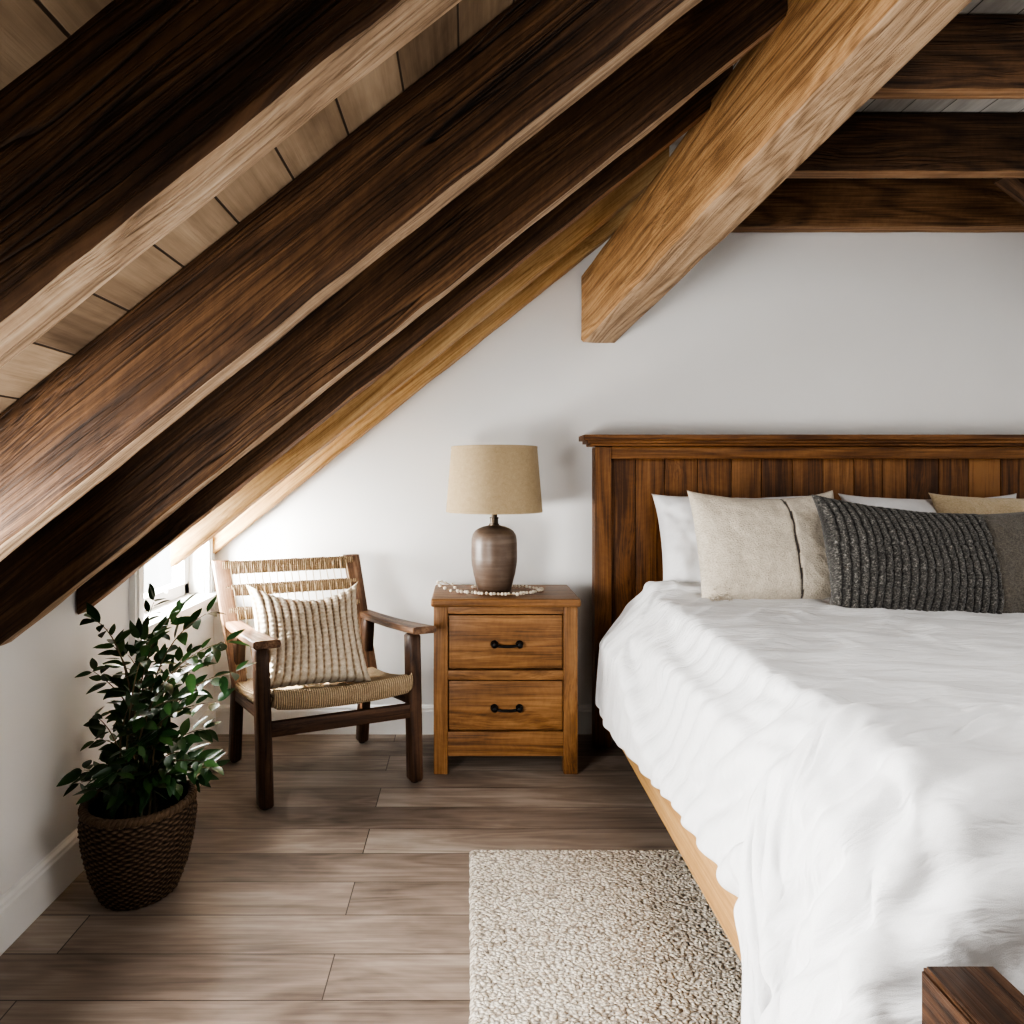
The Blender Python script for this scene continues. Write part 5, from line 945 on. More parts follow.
46,26,-25,19,-17,28,-36,-14,-29,3,46,0,-24,31,-17,1,-26,11,25,-21,-38,53,0,-11,12,-2,-9,5,-4,18,-17,13,-13,9,-2,-2,13,-13,4,7,-11,6,-1,1,-2,7,-15,13,-5,6,-7,7,-21,23,-12,6,-7,7,-10,10,0,-1,5,-12,9,-6,2,2,-4,-2,3,2,0,-1,1,-1,2,-1,0,-2,
117,-13,7,-4,-7,-27,23,-4,6,-41,-23,36,-4,-37,23,-17,19,12,-18,1,19,-38,29,-3,-12,-4,3,19,4,-17,6,-4,0,7,7,-2,-18,13,7,-16,25,-21,3,5,-5,-6,21,-23,6,1,-3,-11,32,-36,24,-18,12,-21,35,-21,-1,-1,-12,7,-11,28,-13,-6,1,13,-1,-10,6,-6,1,2,-1,0,-2,-1,
87,14,-19,1,27,-37,-6,4,-7,11,-16,-25,5,24,-16,16,-5,-5,-4,14,-16,20,-25,17,-3,-1,23,-28,5,-6,-2,16,-2,-7,4,4,1,-2,-14,33,-29,6,1,-3,-7,23,-28,16,0,-15,7,17,-31,14,-7,0,14,4,-17,-5,17,0,2,-1,4,-33,13,10,1,-12,-1,0,-5,13,-1,-2,-1,-1,-1,-1,
102,-28,27,-13,-31,18,1,-4,-11,4,-7,13,0,-8,-8,12,-13,3,0,-10,20,-23,26,-20,15,2,-20,5,3,0,-5,13,0,0,-1,-7,14,-14,21,-33,19,-1,-2,-9,19,-29,25,-7,-5,4,1,-9,12,-1,-18,22,-27,26,-19,21,-16,-2,-14,6,-9,33,-14,-5,-3,-5,7,2,-1,-10,4,6,1,-1,-6,4,
46,21,-20,-7,12,11,-23,9,2,-19,30,-16,0,-16,25,-16,3,3,-6,21,-27,22,-31,29,-15,7,-5,5,-6,-5,29,-27,10,-2,-1,8,-10,14,-21,19,-16,12,-2,3,-10,16,-17,4,-2,5,-4,2,-3,-2,11,-17,20,-24,21,-12,7,-4,6,-1,4,-22,11,2,2,2,-7,5,-4,1,3,-10,-4,8,5,-1,
32,7,-10,12,3,-6,-2,6,-18,20,-29,1,14,15,-12,2,4,-4,11,-18,12,-9,12,-11,11,-8,7,-5,2,8,-14,5,3,0,0,-1,2,-3,5,-6,4,-2,1,0,3,-7,2,1,3,-1,-2,2,-5,6,-2,4,-10,5,-5,7,-4,4,-2,-7,-1,-1,2,5,5,0,-7,3,2,1,-3,1,2,-11,4,6,
46,-11,11,0,-1,-14,13,-18,14,-8,9,6,-2,-1,-4,0,3,-6,6,-4,4,-5,6,-6,1,0,-1,4,-1,4,-2,1,-4,3,0,-1,2,-1,0,-1,2,-1,-2,3,-1,0,1,-3,2,0,0,0,1,0,1,0,-2,0,-9,7,4,-2,1,-1,0,0,1,-4,2,1,0,0,-2,-1,1,2,-5,4,-2,1,
46,-6,5,-1,-9,10,-16,11,4,2,-2,0,-2,-1,-1,1,-2,5,-6,7,-8,8,-6,0,-1,1,4,-3,3,0,1,-1,1,0,0,0,-1,0,1,-1,0,-2,3,-1,1,0,-1,1,0,0,0,0,1,-1,-1,0,1,0,0,-10,5,4,1,-1,0,0,1,-1,-4,4,0,-4,4,-1,-4,2,2,-4,2,1,
46,1,-6,-5,9,-10,7,2,-2,0,2,-1,-1,0,-2,0,3,-6,9,-11,10,-4,2,0,-4,4,-3,4,0,0,-1,0,0,-1,1,0,1,0,0,0,-1,1,-1,1,0,-1,1,0,-1,1,0,0,0,0,0,0,0,0,1,-1,-9,9,-1,1,-1,-8,5,1,-1,4,-1,-4,5,0,-1,-1,-2,3,-2,1,
45,0,0,0,-6,4,0,-2,3,-1,0,-1,2,-8,6,2,-6,8,-11,10,-3,1,-3,0,2,-3,5,-1,1,-1,0,0,1,0,-1,1,-1,1,0,-1,1,0,0,-1,0,1,-1,0,1,-1,1,0,0,-1,0,0,0,0,0,1,0,-1,1,-1,0,1,-8,7,1,-1,0,1,-1,0,-3,-3,6,-1,1,-2,
43,-1,1,0,0,-2,-1,4,-3,2,-1,1,-8,9,-2,-6,8,-7,7,-3,2,-2,-1,0,0,4,-1,1,-1,1,0,0,-1,0,1,-1,1,-1,0,1,-1,0,0,1,-1,0,1,-1,0,0,0,0,0,1,-1,0,-1,1,0,0,0,-5,5,0,1,-1,-2,-7,9,-2,1,2,-5,4,-2,2,-9,6,3,-2,
44,-1,0,0,-2,2,0,-2,3,-1,0,-6,7,-2,-3,0,3,0,0,2,-3,-2,3,2,0,0,0,-1,0,1,0,0,0,0,0,0,-1,1,-1,0,1,-1,1,-1,1,-1,0,1,-1,1,-1,0,0,0,1,-1,0,0,0,0,0,-2,2,0,0,0,0,-4,4,-2,3,0,-7,6,1,-2,2,-6,0,3,
44,0,-1,1,0,-2,2,0,-1,-1,-3,4,-1,-2,-4,7,-5,5,1,-2,0,0,2,-1,0,0,0,1,0,-1,1,1,0,-1,-1,1,0,-1,1,-1,0,1,-1,1,-1,1,-1,0,1,-1,1,-1,0,0,0,1,-1,-1,0,1,0,0,-1,2,0,-1,-4,4,0,1,-1,0,1,-1,0,-1,1,-4,4,-1,
44,0,0,-2,2,-2,1,0,-1,0,0,1,-1,-5,7,-1,0,0,0,0,-2,3,-1,0,0,0,0,0,0,1,0,0,0,0,0,-1,0,1,-1,1,0,-1,1,-1,0,0,1,-1,0,1,-1,1,0,0,-1,0,0,0,-1,0,2,-2,2,-1,1,0,-1,0,-7,7,1,-1,0,-5,5,0,0,0,-7,5,
44,-1,1,0,-4,3,0,0,1,-2,1,-1,-3,5,0,0,-1,0,0,-1,1,0,0,0,1,0,0,0,0,-1,0,0,0,1,0,0,0,-1,1,-1,0,1,-1,1,0,0,-1,1,-1,0,1,-1,0,0,1,-1,1,0,0,-2,-1,2,-3,3,0,1,-1,-4,-2,6,0,0,0,-4,2,3,-1,0,-1,-1,
44,0,-1,0,0,1,0,-1,-1,1,0,-1,1,1,0,-1,1,0,-1,0,1,0,0,-1,0,0,0,0,0,1,0,-1,0,0,0,0,1,0,-1,1,-1,0,0,0,0,0,1,-1,1,0,-1,1,0,-1,0,1,-1,0,1,0,-2,2,-5,5,0,-1,1,-4,3,0,0,1,0,-1,-2,2,0,0,1,-3,
44,0,-1,0,1,0,-1,1,-2,0,1,-1,2,0,-1,0,0,0,0,0,1,0,0,0,-1,0,0,0,1,-1,0,0,0,0,1,0,-1,1,0,-1,1,-1,1,-1,1,-1,0,1,-1,0,1,-1,0,1,-1,0,1,1,-1,0,0,-1,1,-1,0,0,0,0,0,-6,7,-1,1,0,-5,4,1,-1,-1,-1,
44,-1,1,-1,1,0,0,-1,0,1,-1,0,0,0,0,0,0,0,0,0,1,0,-1,0,1,0,0,0,-1,1,-1,1,0,0,-1,0,1,-1,0,0,0,1,-1,1,-1,1,-1,0,1,-1,0,1,-1,0,0,0,0,0,1,0,0,-3,2,-3,3,1,0,0,-5,-2,6,0,1,-1,-3,-1,4,0,-1,0,
44,0,-1,1,0,-1,1,-2,1,0,-1,1,0,1,0,0,0,0,-1,1,0,0,0,0,0,0,-1,0,1,-1,1,-1,0,0,1,0,-1,0,1,0,-1,0,1,-1,1,-1,1,0,-1,1,-1,0,1,-1,1,0,0,-1,0,2,-1,-3,2,-3,3,0,0,0,-5,5,1,0,-1,1,-1,-4,4,1,-4,1,
44,0,0,-1,1,0,-2,1,1,-1,0,1,0,-1,0,0,0,0,1,0,-1,1,0,-1,0,0,1,0,-1,1,-1,1,0,0,-1,0,1,0,-1,1,0,0,-1,1,-1,1,-1,0,1,-1,1,0,-1,1,0,0,0,0,0,-2,1,1,-2,1,1,-1,1,-1,0,0,-6,6,0,0,0,-3,2,1,1,-3,
44,0,0,0,-1,0,1,0,-1,0,1,-1,0,1,0,0,0,0,-1,0,1,-1,0,1,0,-1,0,0,1,-1,1,-1,0,0,1,0,-1,0,1,0,0,-1,1,-1,1,-1,1,-1,0,1,-1,0,1,0,-1,0,0,0,-1,2,0,-1,-2,3,-3,3,-1,1,0,-6,-1,4,3,-1,0,-2,-2,2,2,-2,
44,0,-1,0,0,1,-1,0,0,0,0,1,0,-1,0,0,0,0,1,0,-1,1,0,0,-1,1,0,0,0,0,-1,1,0,0,-1,0,0,1,0,-1,1,0,-1,1,-1,1,-1,1,0,-1,1,-1,0,0,1,0,0,-1,0,-2,2,0,-1,-2,2,1,0,1,1,-5,2,-5,6,0,1,-1,-4,-1,2,2,
45,-1,0,0,0,-1,1,0,-1,0,1,-1,0,0,1,-1,0,0,1,0,0,-1,1,0,0,0,0,0,-1,1,0,-1,0,0,0,0,1,-1,0,1,-1,0,1,-1,0,0,1,-1,0,1,-1,1,0,0,-1,0,0,1,-1,1,-2,1,0,-3,2,2,0,-1,0,0,-2,-1,3,1,-1,0,0,0,1,-3,
44,0,-1,0,1,-1,0,0,0,1,-1,1,0,0,-1,1,0,0,-1,1,0,0,-1,0,1,0,0,0,0,-1,0,1,0,0,0,0,0,0,0,-1,0,1,-1,0,1,-1,0,1,-1,0,1,-1,0,0,1,0,0,-1,1,0,0,0,0,-1,-4,5,0,0,0,0,-4,3,0,0,0,-2,2,0,-5,3,
44,-1,1,0,-1,1,-1,1,0,0,0,0,0,-1,0,0,0,1,0,-1,1,0,0,0,0,0,0,0,0,0,0,-1,0,0,1,0,-1,1,-1,0,1,0,0,0,-1,1,0,-1,1,-1,0,1,0,-1,0,0,0,1,0,-1,1,-1,0,0,-3,4,-1,0,1,-1,-1,-1,-3,5,0,0,-4,-7,12,-3,
44,0,0,0,0,-1,1,0,1,-1,0,-1,0,1,0,0,0,-1,1,0,-1,0,0,0,0,0,0,0,0,0,0,0,1,0,-1,1,0,-1,1,0,0,-1,0,0,1,0,-1,1,-1,1,-1,0,0,1,-1,0,0,0,1,-1,0,0,0,1,-2,-5,7,0,-1,0,0,-4,-1,6,-1,1,-10,8,-9,8,
45,-1,-1,0,0,1,0,0,0,0,0,0,0,0,-1,0,0,1,0,0,0,0,0,0,0,0,0,0,0,0,0,0,-1,1,0,-1,1,0,-1,1,0,0,0,0,0,-1,1,-1,1,-1,1,-1,0,0,1,0,0,0,-1,1,-1,1,-1,0,1,-9,8,0,0,1,-2,0,-3,0,4,0,1,-7,3,2,
44,1,-1,0,0,0,0,-1,0,1,0,0,-1,0,1,0,0,0,0,0,0,-1,0,0,0,0,0,0,0,0,0,1,0,-1,1,0,-1,0,1,0,-1,0,0,1,-1,1,-1,1,-1,1,-1,1,0,0,-1,0,0,0,0,0,0,0,0,1,-1,1,-1,0,0,0,0,1,-3,3,-3,2,0,-1,1,-2,
45,-1,0,0,1,-1,0,0,0,-1,0,0,1,0,0,0,0,0,-1,0,0,1,0,0,0,0,0,0,0,0,0,-1,1,0,-1,0,1,0,0,-1,0,0,1,-1,1,-1,0,0,1,-1,1,-1,0,0,1,0,-1,0,1,0,0,0,0,-1,1,0,-7,7,0,-1,0,0,0,-6,6,-4,2,3,-1,-2,
45,-1,0,-1,0,1,0,0,0,0,0,0,0,0,0,0,0,0,0,0,0,0,0,0,-1,0,0,0,0,0,1,0,-1,0,0,1,0,0,-1,0,0,1,-1,1,-1,0,1,-1,0,1,-1,0,0,1,-1,0,1,0,-1,0,0,0,0,-1,1,0,-4,4,0,1,0,0,0,-1,-4,1,2,1,-2,0,
44,0,0,-1,0,1,0,0,0,0,0,0,0,0,0,1,-1,-1,0,1,0,0,-1,0,1,0,0,0,0,0,-1,0,0,1,0,0,-1,1,0,0,0,-1,1,-1,0,1,-1,1,-1,0,1,0,0,-1,1,0,1,-1,0,0,0,0,-1,0,0,1,-1,1,0,-1,0,-2,2,-1,0,1,0,0,-2,1,
45,0,-1,0,0,-1,0,0,0,0,0,0,0,1,0,-1,1,0,0,0,0,-1,1,0,-1,0,0,0,0,0,0,0,1,-1,1,0,0,-1,0,1,0,0,-1,1,0,-1,1,-1,1,0,-1,1,-1,0,0,1,0,1,-1,0,0,-1,1,-1,1,-1,0,-1,1,0,0,0,1,-3,1,1,0,0,0,-2,
44,0,0,-1,0,1,0,0,0,0,0,0,0,0,0,0,0,0,0,0,0,0,0,-1,1,0,0,0,0,0,0,0,-1,1,0,-1,0,1,0,-1,1,0,0,-1,0,1,-1,1,-1,0,1,-1,1,-1,1,0,-1,1,0,-1,0,0,1,-1,0,0,1,-6,5,0,0,0,-2,2,0,0,1,-5,5,-3,
45,-1,0,0,-2,1,0,1,0,0,0,0,0,-1,1,0,-1,0,1,-1,0,1,-1,1,-1,0,0,1,0,-1,0,0,1,0,-1,1,0,-1,1,0,0,0,0,0,0,-1,0,0,1,-1,0,1,-1,1,-1,0,1,-1,0,1,-1,1,-1,1,-1,0,0,0,1,-1,1,-1,-2,-3,-1,-1,0,5,-6,6,
44,0,0,0,-1,-1,1,0,1,0,0,0,0,0,-1,0,1,0,-1,1,0,0,0,0,0,0,0,-1,0,1,0,0,0,-1,1,-1,0,1,-1,1,-1,0,0,0,0,0,0,1,-1,1,0,-1,1,0,0,-2,0,1,1,-1,1,-1,0,0,-1,2,-1,-4,4,1,-1,1,-3,1,-6,0,0,5,3,-2,
44,1,-1,0,-1,-1,1,1,-1,1,0,0,0,0,0,0,-1,0,1,-1,0,0,1,-1,1,0,0,0,0,0,0,0,0,0,-1,1,0,-1,1,-1,0,1,0,0,-1,0,0,-1,2,-1,0,1,0,0,-1,1,-2,1,0,1,-1,1,-1,0,0,0,0,1,0,-1,-1,0,1,-2,2,0,0,0,0,-2,
44,0,0,0,-1,-1,0,1,1,-1,1,0,0,0,-1,0,1,0,-1,1,0,0,0,0,0,0,0,0,0,0,0,0,-1,1,0,-1,0,1,-1,1,0,-1,0,0,1,0,0,-1,-1,-1,2,1,0,-1,1,-1,1,-2,1,0,1,-1,1,0,0,-1,-1,-3,1,3,0,1,-1,0,0,1,0,-3,2,-2,
45,-1,0,0,0,-2,-1,1,1,1,-1,0,0,0,1,0,0,-1,1,0,0,0,-1,1,0,-1,1,0,0,0,0,0,0,-1,0,1,0,-1,1,0,0,0,0,0,0,0,0,-1,-1,0,-1,2,0,1,-1,2,0,0,-1,-1,0,1,-1,0,-1,2,0,-1,-5,6,-1,0,0,-1,2,-2,1,0,-1,-1,
44,0,1,-1,0,0,-3,0,2,0,1,0,0,0,0,-1,0,1,0,-1,0,0,1,0,-1,1,-1,0,0,0,0,0,1,0,0,-1,0,1,0,0,-1,0,0,1,0,0,-1,1,-1,0,-3,0,3,0,1,0,0,0,-1,1,0,-1,0,1,-1,0,0,1,-6,6,-1,0,1,-1,-1,2,-1,0,-1,-1,
44,1,-1,0,1,-1,-2,-2,2,1,1,0,0,0,-1,1,0,0,-1,1,0,0,0,0,0,-1,1,0,0,0,0,0,-1,0,1,0,0,0,0,-1,1,-1,1,0,0,-1,1,-1,1,0,0,-4,-1,5,0,0,0,-1,1,0,-1,1,0,-1,0,0,1,-1,-4,3,1,0,0,-1,1,-3,1,0,-2,3,
46,-1,0,0,-1,0,0,-3,-2,3,1,1,0,0,0,0,0,-1,0,0,1,0,-1,1,0,0,-1,1,0,0,0,-1,1,0,-1,1,1,0,-1,0,-1,1,0,-1,0,1,-1,1,-1,1,0,0,-3,-2,6,-2,0,1,-1,0,1,-1,0,0,0,-2,2,0,0,-2,3,-2,1,0,-1,-2,1,2,-1,-1,
45,0,0,0,-1,0,1,-3,-3,2,1,1,1,-1,1,-1,0,1,-1,0,1,0,0,-1,1,0,-1,0,1,0,0,0,-2,1,1,0,1,-1,0,0,0,0,0,0,0,-1,1,-1,1,-1,1,0,0,-4,-3,5,0,1,1,-1,0,0,0,0,1,-1,0,1,0,-9,9,-1,-1,1,-1,2,-2,-3,0,2,
45,0,-1,0,0,0,-1,2,-4,-3,3,2,0,1,0,0,0,-1,1,0,-1,1,0,-1,0,0,0,0,0,1,-1,1,0,-2,1,2,-1,0,0,-1,1,0,1,-1,-1,1,-1,1,-1,1,0,-1,0,0,-4,-1,3,-1,3,1,0,0,0,0,0,-3,3,-1,0,-7,7,0,1,-1,0,0,0,-5,3,0,
44,0,1,-1,1,-1,0,0,0,-5,0,2,2,1,0,0,-1,1,-1,1,0,0,0,0,-2,0,1,1,-1,0,1,-1,1,0,-2,-1,3,0,-1,1,0,1,-3,2,0,0,0,-1,1,0,-1,1,0,0,0,-4,0,0,-1,4,0,0,0,0,0,0,0,0,0,0,-8,9,-1,1,-1,0,0,-1,1,-1,
45,0,-1,1,-1,1,0,-1,0,-2,-5,3,2,2,0,0,0,-1,0,1,0,-1,1,-1,1,0,-3,1,2,-1,0,1,-1,1,-1,-1,-3,4,1,0,0,-1,-1,0,2,-2,1,1,-1,0,1,0,-1,0,1,-1,-3,2,-3,-1,6,0,0,0,-1,1,-4,3,1,-1,0,0,0,-1,2,-1,-1,2,-4,1,
44,0,0,0,1,0,-1,0,0,0,-4,-3,3,2,2,0,-1,0,0,-1,1,1,0,0,0,0,0,-4,1,3,0,-1,1,-1,1,-1,0,-3,4,-1,0,-1,2,-2,1,1,0,-1,1,0,-1,0,1,0,-1,1,-1,-1,1,-5,-1,6,0,0,1,-1,-3,4,-1,0,-7,7,1,-1,0,0,-1,1,0,-2,
44,0,1,-1,0,0,1,-1,0,0,-1,-6,1,3,1,1,1,0,0,-3,0,2,0,1,0,-1,1,0,-3,0,2,1,0,0,0,0,-1,0,-3,4,0,0,-1,0,-2,2,0,1,-1,0,1,0,0,0,0,0,0,-2,0,1,-6,7,0,-1,0,1,0,-1,0,1,-1,-5,5,1,-4,3,1,0,-1,-2,
44,0,1,0,0,-1,0,1,-1,0,0,-3,-5,2,4,0,2,0,0,0,-2,-1,2,1,0,0,0,0,0,-3,0,3,0,0,0,0,0,-1,1,-2,1,0,0,1,0,0,0,-1,1,0,-1,0,0,0,0,0,0,1,0,-1,0,0,0,1,-1,0,1,-1,1,-1,-1,-10,12,-2,1,0,0,0,-1,-1,
44,0,0,1,0,0,-1,0,1,-1,0,0,-6,-2,4,4,-3,2,0,1,0,-2,-1,3,0,-1,0,1,0,-1,-2,0,2,1,0,0,-1,0,-1,1,1,0,0,0,0,-1,1,0,-1,0,-1,2,0,0,0,0,0,-1,-1,2,0,-7,7,-1,-1,1,0,-2,2,0,-1,1,-1,-1,2,1,-2,-4,0,4,
44,0,0,1,-1,0,1,-1,0,1,-1,0,-1,-9,0,8,2,-3,1,0,2,0,-1,-3,4,0,0,-1,0,1,0,-3,1,2,0,-1,1,0,-1,-2,1,2,0,-1,-1,-1,2,-1,2,-2,1,-1,2,0,0,0,0,-1,1,0,0,-7,6,-1,2,-1,0,-2,2,0,0,1,-3,2,1,-1,0,-6,6,-2,
45,-1,-1,0,1,1,-1,0,0,0,1,-1,0,-3,-6,2,7,0,-1,1,-1,1,0,-1,-3,4,-1,0,1,0,0,0,-3,1,2,0,0,0,0,0,-3,2,2,-1,-1,1,-3,2,-1,2,-1,-2,1,1,1,0,-1,1,-1,0,0,0,1,-1,0,0,0,0,-1,0,1,0,-10,11,-4,-10,5,9,-2,-1,
44,0,0,-1,0,0,1,0,0,0,-1,1,0,1,-5,-1,3,2,0,-1,0,0,1,0,-1,-1,1,-2,0,3,-1,0,1,-3,0,3,0,-1,0,1,0,-3,1,2,1,-1,0,0,-1,0,1,0,-4,2,-4,-1,3,2,0,1,1,0,-9,8,0,0,1,0,-1,1,0,-1,0,-3,3,-6,5,1,-5,3,
44,0,0,0,0,-1,0,1,0,0,0,0,0,0,-2,-12,9,5,0,-1,0,0,0,0,0,-1,1,1,-4,0,4,0,-1,1,-3,0,2,1,0,-1,0,1,-2,1,1,0,0,-1,1,-1,0,0,0,-3,2,1,-1,0,1,0,0,0,-2,3,-3,3,-1,0,0,0,0,1,-1,1,-5,3,-3,3,1,-1,
44,0,-1,0,-1,2,0,0,-1,0,1,0,0,0,0,-2,-19,19,0,0,0,1,-1,2,-1,0,0,0,1,-5,0,5,0,0,0,-2,-1,2,0,0,1,-1,1,-1,0,1,-1,1,-1,0,1,0,1,-1,0,0,0,0,0,-1,0,0,0,1,0,-1,0,0,-2,1,2,-1,1,-3,-11,13,0,1,0,-3,
44,0,0,0,0,-1,1,0,0,0,0,0,0,-1,0,-1,2,-24,22,0,1,0,0,-1,2,0,-1,0,0,0,-5,0,6,0,1,-1,-2,-1,2,-1,0,2,-1,0,0,0,1,-1,1,0,0,0,0,0,0,0,0,-1,1,0,-1,1,0,-4,3,0,0,1,0,-1,1,0,-1,0,0,0,-4,4,0,-2,
44,0,0,0,0,0,-1,0,1,0,0,0,-1,1,0,0,-3,1,-21,20,-3,4,2,-1,0,0,0,1,0,0,0,-6,0,6,0,0,0,-3,-1,4,-2,-1,3,0,0,0,0,0,-1,1,-1,1,-1,1,0,0,-1,1,-1,0,1,-1,1,-1,1,0,0,-1,0,0,1,-1,1,-5,5,0,-2,-2,3,-2,
44,1,0,-1,1,-1,0,0,0,0,-1,0,1,0,0,0,-1,-2,1,-17,16,-9,11,1,-1,0,0,0,0,1,0,0,-6,-1,7,0,0,0,-2,-3,4,-2,-1,4,0,0,-1,1,0,-1,1,0,0,-1,1,-1,0,1,0,0,-1,1,-1,0,0,0,0,1,1,-1,-2,1,0,-11,12,-1,0,-2,0,1,
44,0,0,0,0,0,0,0,-1,0,1,0,0,0,0,0,0,-1,-2,-2,-11,13,-16,18,0,0,0,1,0,0,1,-1,-1,-6,-1,8,0,0,-1,-1,-4,6,-2,-3,5,0,0,-1,0,1,-1,0,0,1,-1,1,-1,0,0,0,1,0,-1,-4,4,-2,2,0,1,0,-1,1,0,-1,0,-2,2,-1,-1,0,
44,-1,1,0,-1,0,0,0,1,0,0,0,1,0,-1,0,-1,1,-1,-1,-5,-4,9,-22,24,-1,1,-1,2,-1,-1,1,0,-1,-5,-1,7,0,0,0,0,-4,3,0,-5,6,0,0,0,-1,1,-1,1,-1,1,-1,1,0,0,-1,0,0,0,-1,2,-1,1,-1,0,0,-1,1,-3,3,0,-4,4,0,-2,0,
43,1,-1,1,0,0,0,0,0,0,0,0,-1,1,0,-1,1,-1,0,0,0,-7,1,7,-28,28,-2,-2,0,3,1,-2,2,0,-1,-3,-1,5,1,-2,1,-2,0,1,1,-7,7,0,-1,0,0,1,-1,1,-1,1,-1,0,0,1,-1,0,0,0,-2,2,0,0,0,1,0,-1,-2,2,-5,6,-1,0,-2,0,
43,-1,1,-1,1,1,-1,0,0,0,0,1,0,-1,0,1,0,-1,0,0,-1,1,-8,4,4,-30,30,-2,-3,-8,8,5,-2,2,0,-1,-1,0,2,1,-1,0,-2,2,-1,1,-5,5,1,-1,-1,1,1,-1,0,0,0,0,1,-1,1,0,0,-1,-1,-4,5,1,0,-1,0,0,-3,3,-4,4,1,-1,0,-2,
39,2,1,1,0,-1,1,0,0,0,0,-1,1,0,0,0,0,0,0,-1,1,-1,1,-8,7,-1,-27,25,2,1,-13,8,4,-1,2,1,-2,6,-5,1,-6,3,2,-1,2,0,-1,-1,2,-1,-2,2,1,0,1,-2,3,-2,0,0,0,0,1,0,-4,3,-5,5,0,1,0,0,-1,1,0,0,-8,7,-2,1,
42,-1,-1,1,0,2,0,0,0,0,0,0,-1,1,0,0,0,0,0,0,-2,0,-1,2,-5,5,-3,-19,6,9,5,-16,-8,-6,-6,-1,0,-7,4,14,27,2,0,-2,2,1,-1,-2,0,-3,5,-7,6,1,0,0,0,0,0,1,-1,1,0,-1,-4,4,-3,0,0,3,1,-2,1,-5,4,1,-1,-5,6,-2,
41,0,1,1,0,-1,0,0,0,0,0,0,1,-1,1,0,-1,1,0,-1,1,0,0,-2,-1,2,0,1,-3,4,-1,-7,-4,1,2,-1,3,-2,-3,8,2,1,-1,1,-2,1,1,-1,-1,-1,-4,7,-6,4,-6,0,8,1,-1,-7,0,9,-7,5,-1,-7,8,-4,4,0,0,0,-10,5,4,1,-1,-1,1,-1,
39,3,1,-1,0,0,0,0,0,1,0,0,0,0,0,-1,1,0,-1,1,0,-1,0,0,1,-3,5,-1,-1,-3,4,2,9,-7,0,4,-6,10,0,-7,-7,-9,7,1,1,-4,2,1,-1,-2,2,2,-3,1,-1,4,-11,11,-8,9,-3,3,0,-7,5,1,-2,-9,13,-3,1,-15,3,11,-1,-3,5,0,-12,10,
42,-2,-2,0,1,0,1,0,2,-1,1,1,0,0,-1,1,0,-1,1,0,0,0,-1,0,-3,5,-2,-2,-2,-7,12,-3,1,9,-3,-11,25,-16,-2,5,-7,0,-3,-6,-7,3,-1,-1,1,5,7,-14,13,-2,1,1,-2,-3,1,-6,13,-19,8,10,-11,5,-5,9,-22,7,-19,38,-7,-11,14,1,-9,5,6,1,
39,0,1,-1,0,1,-1,1,-1,1,1,1,1,0,0,0,-1,1,0,-1,1,-1,1,-1,1,1,0,2,-4,4,-13,15,0,4,6,7,-23,7,6,-18,-7,5,-5,4,5,0,0,1,1,5,-6,10,-10,-2,7,-2,4,-9,7,4,-9,7,-3,-5,10,-3,-2,-2,3,-8,15,-24,18,4,-11,-3,10,-6,4,-3,
23,3,3,3,2,2,3,2,1,1,0,0,-11,3,3,0,2,1,1,1,-1,1,0,0,-1,0,1,-8,6,0,0,0,0,0,0,0,0,0,0,0,0,0,0,0,0,0,0,0,0,0,0,0,0,0,0,0,0,0,0,0,0,0,0,0,0,0,0,0,0,0,0,0,0,0,0,0,0,0,0,0,
472,19,35,8,19,-16,-13,-13,-11,-14,-18,-19,-17,-18,-16,-15,-12,-13,-16,-18,-19,-18,-15,-11,-8,-9,-10,-13,-15,-13,-11,-11,-11,-11,-12,-10,-6,-5,-4,-7,-9,-6,-5,-6,-7,-8,-8,-5,-4,-2,-1,-3,-1,0,0,0,0,0,3,2,1,-6,9,15,1,5,21,14,13,16,44,26,35,31,24,24,32,42,12,-1,
20,-1,-35,19,9,12,21,-1,-1,3,3,1,-3,1,0,0,-1,2,1,1,-1,-1,-1,-1,-1,2,0,-1,-3,-3,-2,0,2,1,2,-2,0,2,1,3,1,-3,-2,-1,-2,-1,-2,-3,-2,-3,-4,-2,-4,-3,-1,2,3,3,3,3,1,-3,0,7,2,-1,7,1,1,-4,1,5,-4,-9,-7,10,3,2,2,3,
-36,19,35,-7,-8,32,-1,8,-1,1,2,3,2,-2,0,0,-1,0,3,2,2,-1,-2,-2,-2,-3,-1,0,-1,-3,-2,0,1,4,4,3,-3,-5,-8,-7,-4,-2,-3,1,3,3,3,1,1,2,2,1,0,0,1,1,2,2,1,1,0,-1,-2,1,5,0,3,-1,-2,-3,-2,5,0,-7,-6,7,1,-1,6,0,
-30,0,-1,17,16,-1,19,21,1,-2,1,2,2,1,0,0,1,1,2,4,2,1,-2,-4,-5,-3,-1,0,0,-1,-4,-2,0,0,-7,-8,-9,-4,-1,0,3,3,5,2,3,3,3,2,1,1,2,2,2,1,0,0,1,1,-1,0,0,3,1,-5,-1,6,-1,-1,1,2,-5,-3,2,1,-4,-2,6,1,5,-4,
-35,1,5,1,1,9,8,18,34,4,-4,1,1,3,-1,0,1,0,0,3,-1,0,0,-1,-1,-1,0,-1,2,-1,-1,-6,-10,-14,-7,0,4,0,2,3,4,6,4,2,2,2,3,2,1,0,-1,0,2,0,0,-1,-1,-1,0,-1,0,4,3,-6,-6,8,-1,-6,0,10,-5,-5,-2,7,-2,-1,5,0,6,-7,
-39,-1,0,1,0,1,4,5,15,49,15,-7,2,1,5,-2,-2,-1,-2,0,5,2,1,0,-4,-6,-10,-9,-7,-2,-3,-3,-2,1,3,3,2,2,5,11,7,3,0,0,-4,-1,1,3,3,0,-1,-1,-2,2,1,1,-2,0,0,-1,-1,2,4,-6,-6,9,2,-9,-5,6,-1,0,-1,4,3,-7,10,-3,4,-3,
